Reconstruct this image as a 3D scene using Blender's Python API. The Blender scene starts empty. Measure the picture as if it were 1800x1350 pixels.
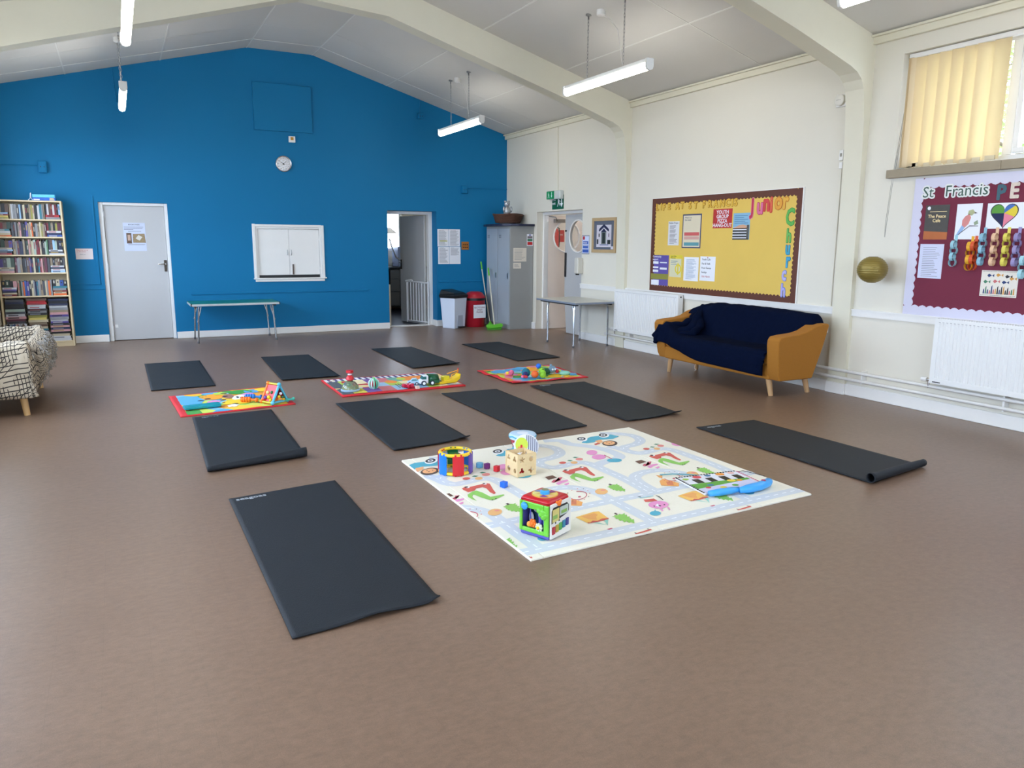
import bpy, bmesh, math, random
from mathutils import Vector, Matrix
random.seed(7)
SC = bpy.context.scene
COL = SC.collection
PI = math.pi

# ------------------------------------------------------------------ camera
H = 1.43
YAW, PITCH, ROLL = 0.4766, 0.1843, 0.0061
fwd = Vector((math.sin(YAW)*math.cos(PITCH), math.cos(YAW)*math.cos(PITCH), -math.sin(PITCH)))
rgt = Vector((math.cos(YAW), -math.sin(YAW), 0))
upv = rgt.cross(fwd)
r2 = rgt*math.cos(ROLL) + upv*math.sin(ROLL)
u2 = upv*math.cos(ROLL) - rgt*math.sin(ROLL)
cd = bpy.data.cameras.new('camera'); cam = bpy.data.objects.new('camera', cd); COL.objects.link(cam)
cd.sensor_width = 36; cd.lens = 36*1331.75/1800; cd.clip_start = .05; cd.clip_end = 200
cam.matrix_world = Matrix(((r2.x, u2.x, -fwd.x, 0), (r2.y, u2.y, -fwd.y, 0), (r2.z, u2.z, -fwd.z, H), (0, 0, 0, 1)))
SC.camera = cam

# ------------------------------------------------------------------ world, daylight, exposure
W = bpy.data.worlds.new('daylight'); SC.world = W; W.use_nodes = True
nt = W.node_tree; nt.nodes.clear()
bg = nt.nodes.new('ShaderNodeBackground'); wo = nt.nodes.new('ShaderNodeOutputWorld')
bg.inputs['Color'].default_value = (0.635, 0.78, 1.0, 1); bg.inputs['Strength'].default_value = 11.0
nt.links.new(bg.outputs[0], wo.inputs[0])
SUNS = bpy.data.lights.new('sun', 'SUN'); SUNS.energy = 3.0; SUNS.angle = .05; SUNS.color = (1, .95, .86)
so = bpy.data.objects.new('sun', SUNS); COL.objects.link(so)
so.rotation_euler = Vector((.35, .1, 1.0)).to_track_quat('Z', 'Y').to_euler()   # high sun, clear of the windows in view
LAMP = 20.0          # strength of the LED tubes
SC.view_settings.view_transform = 'Standard'
SC.view_settings.look = 'None'
SC.view_settings.exposure = 0.40
SC.view_settings.gamma = 1.0
SC.view_settings.use_curve_mapping = False
SC.cycles.use_denoising = True
SC.cycles.max_bounces = 7
SC.cycles.diffuse_bounces = 5
SC.cycles.sample_clamp_indirect = 6.0

def portal(name, loc, rot, sx, sy):
    l = bpy.data.lights.new(name, 'AREA'); l.shape = 'RECTANGLE'; l.size = sx; l.size_y = sy
    l.cycles.is_portal = True
    o = bpy.data.objects.new(name, l); COL.objects.link(o); o.location = loc; o.rotation_euler = rot
    return o
# window openings: (y0, y1, z0, z1)
WR = [(1.55, 4.64, 2.083, 3.056)]
WL = [(9.15, 11.55, .95, 2.75), (5.35, 8.3, .95, 2.75), (1.6, 4.6, .95, 2.75)]
for y0, y1, z0, z1 in WL:
    portal('daylight_portal', (-1.74, (y0+y1)/2, (z0+z1)/2), (0, -PI/2, 0), z1-z0, y1-y0)
for y0, y1, z0, z1 in WR:
    portal('daylight_portal', (6.52, (y0+y1)/2, (z0+z1)/2), (0, PI/2, 0), z1-z0, y1-y0)
portal('daylight_portal', (2.4, -3.32, 1.9), (-PI/2, 0, 0), 4.4, 1.8)
portal('daylight_portal', (5.2, 16.05, 1.72), (PI/2, 0, 0), 1.1, 1.0)

# ------------------------------------------------------------------ materials
def lin(c):
    c = c/255.0
    return c/12.92 if c <= .04045 else ((c+.055)/1.055)**2.4
def rgb(c): return (lin(c[0]), lin(c[1]), lin(c[2]), 1)
_M = {}
def M(name, c, rough=.5, metal=0, var=.0, scale=8, bump=0, bscale=60, spec=None, stretch=None, trans=0):
    if name in _M: return _M[name]
    m = bpy.data.materials.new(name); m.use_nodes = True
    t = m.node_tree; b = t.nodes['Principled BSDF']
    b.inputs['Base Color'].default_value = rgb(c); b.inputs['Roughness'].default_value = rough
    b.inputs['Metallic'].default_value = metal
    if spec is not None: b.inputs['Specular IOR Level'].default_value = spec
    if trans: b.inputs['Transmission Weight'].default_value = trans
    if var or bump:
        tc = t.nodes.new('ShaderNodeTexCoord'); mp = t.nodes.new('ShaderNodeMapping')
        t.links.new(tc.outputs['Object'], mp.inputs['Vector'])
        if stretch: mp.inputs['Scale'].default_value = stretch
    if var:
        n = t.nodes.new('ShaderNodeTexNoise'); n.inputs['Scale'].default_value = scale; n.inputs['Detail'].default_value = 4
        t.links.new(mp.outputs[0], n.inputs['Vector'])
        mx = t.nodes.new('ShaderNodeMix'); mx.data_type = 'RGBA'
        a = rgb(c)
        mx.inputs['A'].default_value = tuple(min(1, v*(1-var)) for v in a[:3])+(1,)
        mx.inputs['B'].default_value = tuple(min(1, v*(1+var)) for v in a[:3])+(1,)
        t.links.new(n.outputs['Fac'], mx.inputs['Factor']); t.links.new(mx.outputs['Result'], b.inputs['Base Color'])
    if bump:
        n2 = t.nodes.new('ShaderNodeTexNoise'); n2.inputs['Scale'].default_value = bscale; n2.inputs['Detail'].default_value = 3
        t.links.new(mp.outputs[0], n2.inputs['Vector'])
        bp = t.nodes.new('ShaderNodeBump'); bp.inputs['Strength'].default_value = bump; bp.inputs['Distance'].default_value = .004
        t.links.new(n2.outputs['Fac'], bp.inputs['Height']); t.links.new(bp.outputs[0], b.inputs['Normal'])
    _M[name] = m
    return m
def emit(name, c, s):
    if name in _M: return _M[name]
    m = bpy.data.materials.new(name); m.use_nodes = True
    b = m.node_tree.nodes['Principled BSDF']
    b.inputs['Base Color'].default_value = (.8, .8, .8, 1)
    b.inputs['Emission Color'].default_value = (c[0], c[1], c[2], 1); b.inputs['Emission Strength'].default_value = s
    _M[name] = m
    return m

BLUE = M('blue_paint', (4, 112, 160), .6, spec=.25, var=.06, scale=1.5, bump=.15, bscale=25)
WHITE = M('white_wall_paint', (222, 217, 203), .6, var=.03, scale=1.2, bump=.12, bscale=18)
CEIL = M('ceiling_paint', (208, 205, 199), .7, var=.02, scale=3)
STRIP = M('cover_strip_paint', (222, 220, 214), .6)
BEAM = M('cream_beam_paint', (221, 216, 196), .55, var=.02)
GLOSS = M('white_gloss', (232, 230, 226), .35, var=.03, scale=6)
DOORW = M('door_white', (188, 188, 188), .4, var=.03, scale=3)
METAL = M('grey_metal', (165, 165, 165), .3, 1)
CHROME = M('chrome', (200, 200, 200), .15, 1)
BLACK = M('black_plastic', (14, 14, 15), .4)
PAPER = M('white_paper', (232, 234, 240), .7)
INK = M('grey_ink', (120, 122, 130), .8)
DINK = M('dark_ink', (40, 40, 46), .8)
GLASS = bpy.data.materials.new('window_glass'); GLASS.use_nodes = True
_t = GLASS.node_tree; _t.nodes.clear()
_o = _t.nodes.new('ShaderNodeOutputMaterial'); _a = _t.nodes.new('ShaderNodeBsdfTransparent'); _g = _t.nodes.new('ShaderNodeBsdfGlossy')
_g.inputs['Roughness'].default_value = .02; _x = _t.nodes.new('ShaderNodeMixShader'); _x.inputs[0].default_value = .06
_t.links.new(_a.outputs[0], _x.inputs[1]); _t.links.new(_g.outputs[0], _x.inputs[2]); _t.links.new(_x.outputs[0], _o.inputs[0])

def floor_material():
    m = bpy.data.materials.new('brown_vinyl'); m.use_nodes = True
    t = m.node_tree; b = t.nodes['Principled BSDF']
    tc = t.nodes.new('ShaderNodeTexCoord')
    mp = t.nodes.new('ShaderNodeMapping'); mp.inputs['Scale'].default_value = (1, 1.6, 1); t.links.new(tc.outputs['Object'], mp.inputs['Vector'])
    def noise(s, d, r=.6):
        n = t.nodes.new('ShaderNodeTexNoise'); n.inputs['Scale'].default_value = s; n.inputs['Detail'].default_value = d
        n.inputs['Roughness'].default_value = r; t.links.new(mp.outputs[0], n.inputs['Vector']); return n
    n1 = noise(1.7, 3); n2 = noise(22, 5, .75); n3 = noise(260, 2)
    def mix(f, a, bb, typ='MIX'):
        x = t.nodes.new('ShaderNodeMix'); x.data_type = 'RGBA'; x.blend_type = typ
        if hasattr(f, 'links'): t.links.new(f, x.inputs['Factor'])
        else: x.inputs['Factor'].default_value = f
        for k, v in (('A', a), ('B', bb)):
            if isinstance(v, tuple): x.inputs[k].default_value = v
            else: t.links.new(v, x.inputs[k])
        return x.outputs['Result']
    c1 = mix(n1.outputs['Fac'], rgb((122, 98, 80)), rgb((132, 107, 89)))
    r2_ = t.nodes.new('ShaderNodeValToRGB'); r2_.color_ramp.elements[0].position = .3; r2_.color_ramp.elements[1].position = .72
    r2_.color_ramp.elements[0].color = (.80, .79, .78, 1); r2_.color_ramp.elements[1].color = (1.12, 1.12, 1.12, 1)
    t.links.new(n2.outputs['Fac'], r2_.inputs[0])
    c2 = mix(1.0, c1, r2_.outputs[0], 'MULTIPLY')
    r3 = t.nodes.new('ShaderNodeValToRGB'); r3.color_ramp.elements[0].position = .35; r3.color_ramp.elements[1].position = .7
    r3.color_ramp.elements[0].color = (.88, .88, .88, 1); r3.color_ramp.elements[1].color = (1.14, 1.13, 1.12, 1)
    t.links.new(n3.outputs['Fac'], r3.inputs[0])
    c3 = mix(1.0, c2, r3.outputs[0], 'MULTIPLY')
    # sheet joints every 0.5 m, hardly visible
    br = t.nodes.new('ShaderNodeTexBrick'); br.offset = .5
    br.inputs['Scale'].default_value = 1; br.inputs['Brick Width'].default_value = .92; br.inputs['Row Height'].default_value = .152
    br.inputs['Mortar Size'].default_value = .0016; br.inputs['Mortar Smooth'].default_value = .3
    br.inputs['Color1'].default_value = (1, 1, 1, 1); br.inputs['Color2'].default_value = (.985, .985, .985, 1); br.inputs['Mortar'].default_value = (.93, .93, .93, 1)
    mr = t.nodes.new('ShaderNodeMapping'); mr.inputs['Rotation'].default_value = (0, 0, PI/2); t.links.new(tc.outputs['Object'], mr.inputs['Vector'])
    t.links.new(mr.outputs[0], br.inputs['Vector'])
    c4 = mix(1.0, c3, br.outputs['Color'], 'MULTIPLY')
    t.links.new(c4, b.inputs['Base Color'])
    b.inputs['Roughness'].default_value = .36; b.inputs['Specular IOR Level'].default_value = .48
    bp = t.nodes.new('ShaderNodeBump'); bp.inputs['Strength'].default_value = .25; bp.inputs['Distance'].default_value = .002
    t.links.new(n2.outputs['Fac'], bp.inputs['Height']); t.links.new(bp.outputs[0], b.inputs['Normal'])
    return m
FLOOR = floor_material()

# ------------------------------------------------------------------ mesh helpers
class MB:
    def __init__(s): s.v = []; s.f = []; s.m = []
    def add(s, vs, fs, mi=0):
        n = len(s.v); s.v += [tuple(v) for v in vs]
        s.f += [tuple(i+n for i in f) for f in fs]; s.m += [mi]*len(fs); return s
    def box(s, x0, y0, z0, x1, y1, z1, mi=0):
        return s.add([(x0,y0,z0),(x1,y0,z0),(x1,y1,z0),(x0,y1,z0),(x0,y0,z1),(x1,y0,z1),(x1,y1,z1),(x0,y1,z1)],
                     [(3,2,1,0),(4,5,6,7),(0,1,5,4),(1,2,6,5),(2,3,7,6),(3,0,4,7)], mi)
    def hexa(s, p, mi=0):   # 8 points ordered like box
        return s.add(p, [(3,2,1,0),(4,5,6,7),(0,1,5,4),(1,2,6,5),(2,3,7,6),(3,0,4,7)], mi)
    def prism(s, poly, axis, a, b, mi=0):   # poly: 2D points; axis: 'x','y','z' extrusion
        def P(p, d):
            return {'x': (d, p[0], p[1]), 'y': (p[0], d, p[1]), 'z': (p[0], p[1], d)}[axis]
        n = len(poly)
        vs = [P(p, a) for p in poly]+[P(p, b) for p in poly]
        fs = [tuple(range(n))[::-1], tuple(range(n, 2*n))]+[(i, (i+1) % n, n+(i+1) % n, n+i) for i in range(n)]
        return s.add(vs, fs, mi)
    def tube(s, path, r, seg=8, mi=0, closed=False, cap=True, flat=1.0):
        P = [Vector(p) for p in path]; n = len(P); R = r if isinstance(r, (list, tuple)) else [r]*n
        rings = []; prev = None
        for i in range(n):
            if closed: t = (P[(i+1) % n]-P[i-1])
            else: t = P[min(i+1, n-1)]-P[max(i-1, 0)]
            t = t.normalized() if t.length > 1e-9 else Vector((0, 0, 1))
            if prev is None:
                a = Vector((0, 0, 1)) if abs(t.z) < .9 else Vector((1, 0, 0))
                u = t.cross(a).normalized()
            else:
                u = (prev-t*prev.dot(t)); u = u.normalized() if u.length > 1e-6 else t.orthogonal().normalized()
            prev = u; w = t.cross(u)
            rings.append([P[i]+(u*math.cos(2*PI*k/seg)+w*math.sin(2*PI*k/seg)*flat)*R[i] for k in range(seg)])
        vs = [v for r_ in rings for v in r_]; fs = []
        for i in range(n if closed else n-1):
            j = (i+1) % n
            for k in range(seg):
                fs.append((i*seg+k, i*seg+(k+1) % seg, j*seg+(k+1) % seg, j*seg+k))
        if cap and not closed:
            fs.append(tuple(range(seg))[::-1]); fs.append(tuple((n-1)*seg+k for k in range(seg)))
        return s.add(vs, fs, mi)
    def cyl(s, p0, p1, r0, r1=None, seg=16, mi=0):
        return s.tube([p0, p1], [r0, r0 if r1 is None else r1], seg, mi)
    def lathe(s, prof, c=(0,0,0), seg=24, mi=0, axis='z', sx=1, sy=1):
        vs = []; fs = []; n = len(prof)
        for r, z in prof:
            for k in range(seg):
                a = 2*PI*k/seg; x, y = r*math.cos(a)*sx, r*math.sin(a)*sy
                p = {'z': (x, y, z), 'y': (x, z, y), 'x': (z, x, y)}[axis]
                vs.append((p[0]+c[0], p[1]+c[1], p[2]+c[2]))
        for i in range(n-1):
            for k in range(seg):
                q = (i*seg+k, i*seg+(k+1) % seg, (i+1)*seg+(k+1) % seg, (i+1)*seg+k)
                fs.append(q if axis != 'y' else q[::-1])
        if prof[0][0] > 1e-6: fs.append(tuple(range(seg))[::-1])
        if prof[-1][0] > 1e-6: fs.append(tuple((n-1)*seg+k for k in range(seg)))
        return s.add(vs, fs, mi)
    def ball(s, c, r, mi=0, seg=14, rings=8):
        rx, ry, rz = r if isinstance(r, (tuple, list)) else (r, r, r)
        prof = [(math.sin(PI*i/rings) if 0 < i < rings else 0.0, -math.cos(PI*i/rings)) for i in range(rings+1)]
        vs = []; fs = []
        vs.append((c[0], c[1], c[2]-rz))
        for i in range(1, rings):
            for k in range(seg):
                a = 2*PI*k/seg; vs.append((c[0]+rx*prof[i][0]*math.cos(a), c[1]+ry*prof[i][0]*math.sin(a), c[2]+rz*prof[i][1]))
        vs.append((c[0], c[1], c[2]+rz)); top = len(vs)-1
        for k in range(seg):
            fs.append((0, 1+(k+1) % seg, 1+k)); fs.append((top, top-seg+k, top-seg+(k+1) % seg))
        for i in range(rings-2):
            for k in range(seg):
                a = 1+i*seg; fs.append((a+k, a+(k+1) % seg, a+seg+(k+1) % seg, a+seg+k))
        return s.add(vs, fs, mi)
    def grid(s, fn, nu, nv, mi=0, closed_u=False):
        vs = [fn(i/nu, j/nv) for j in range(nv+1) for i in range(nu+1)]
        return s.add(vs, [(j*(nu+1)+i, j*(nu+1)+i+1, (j+1)*(nu+1)+i+1, (j+1)*(nu+1)+i) for j in range(nv) for i in range(nu)], mi)
    def flat(s, poly, z, mi=0, axis='z'):  # thin coloured print
        def P(p): return {'z': (p[0], p[1], z), 'y': (p[0], z, p[1])}[axis]
        return s.add([P(p) for p in poly], [tuple(range(len(poly)))], mi)
    def build(s, name, mats, parent=None, smooth=False, bevel=0, loc=None, seg=2, normals=True):
        me = bpy.data.meshes.new(name); me.from_pydata(s.v, [], s.f)
        if not isinstance(mats, (list, tuple)): mats = [mats]
        for m in mats: me.materials.append(m)
        me.polygons.foreach_set('material_index', s.m)
        if normals:
            b = bmesh.new(); b.from_mesh(me); bmesh.ops.recalc_face_normals(b, faces=b.faces); b.to_mesh(me); b.free()
        if smooth:
            me.polygons.foreach_set('use_smooth', [True]*len(me.polygons))
            if smooth != 'all':
                try: me.set_sharp_from_angle(angle=math.radians(40))
                except Exception: pass
        o = bpy.data.objects.new(name, me); COL.objects.link(o)
        if parent is not None: o.parent = parent
        if loc: o.location = loc
        if bevel:
            md = o.modifiers.new('bevel', 'BEVEL'); md.width = bevel; md.segments = seg; md.limit_method = 'ANGLE'; md.angle_limit = math.radians(35)
        return o

def T(o, label, cat, group=None, kind=None):
    o['label'] = label; o['category'] = cat
    if group: o['group'] = group
    if kind: o['kind'] = kind
    return o
def E(name, loc=(0,0,0), rz=0, label=None, cat=None, group=None):
    o = bpy.data.objects.new(name, None); COL.objects.link(o); o.location = loc; o.rotation_euler = (0, 0, rz); o.empty_display_size = .1
    if label: T(o, label, cat, group)
    return o
def S(o): o['kind'] = 'structure'; return o
def copy_tree(o, parent=None, loc=None, rz=None):
    c = o.copy(); COL.objects.link(c); c.parent = parent
    if loc is not None: c.location = loc
    if rz is not None: c.rotation_euler = (0, 0, rz)
    for ch in list(o.children): copy_tree(ch, c)
    return c
_TC = {}
def text(body, size, mat, parent, loc, extrude=.0004, offset=0, align='LEFT', name='lettering', rot=(PI/2, 0, 0), res=2, sx=1.0, outline=None):
    """lettering as a mesh; stands in the local XZ plane facing -Y unless rot says otherwise"""
    cu = bpy.data.curves.new(name, 'FONT'); cu.body = body; cu.size = size; cu.extrude = extrude; cu.offset = offset
    cu.align_x = align; cu.resolution_u = res; cu.space_line = .95
    ob = bpy.data.objects.new(name, cu)
    me = bpy.data.meshes.new_from_object(ob); bpy.data.objects.remove(ob)
    me.materials.clear(); me.materials.append(mat)
    o = bpy.data.objects.new(name, me); COL.objects.link(o)
    if parent is not None: o.parent = parent
    o.location = loc; o.rotation_euler = rot; o.scale = (sx, 1, 1)
    return o
def bold_text(body, r, mat, parent, loc, size, rot, sx=1.0, depth=.0008, name='cut_out_letter'):
    """lettering thickened evenly all round by r (cut-out card outline)"""
    base = text(body, size, mat, None, (0, 0, 0), extrude=depth, rot=(0, 0, 0)); me0 = base.data
    vs = [v.co.copy() for v in me0.vertices]; fs = [tuple(p.vertices) for p in me0.polygons]; b = MB()
    for k in range(13):
        a = 2*PI*k/12; o_ = Vector((r*math.cos(a), r*math.sin(a), k*.00002)) if k < 12 else Vector((0, 0, .0003))
        b.add([v+o_ for v in vs], fs)
    bpy.data.objects.remove(base)
    o = b.build(name, mat, parent, normals=False); o.location = loc; o.rotation_euler = rot; o.scale = (sx, 1, 1)
    return o
def sstep(a, b, x):
    t = max(0, min(1, (x-a)/(b-a))); return t*t*(3-2*t)
def wob(x, y, s=0):
    return (math.sin(x*3.1+s)+math.sin(y*4.3+1.7*s+x)+math.sin((x+y)*7.7+s*2.3)*.5+math.sin(x*13.1-y*9.7+s)*.3)/2.8
# wall frames: local +X runs to the right as seen from the room, local -Y points into the room
RW = -PI/2     # right wall
XR, XL, YB, YF = 6.195, -1.42, 12.243, -3.0

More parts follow.
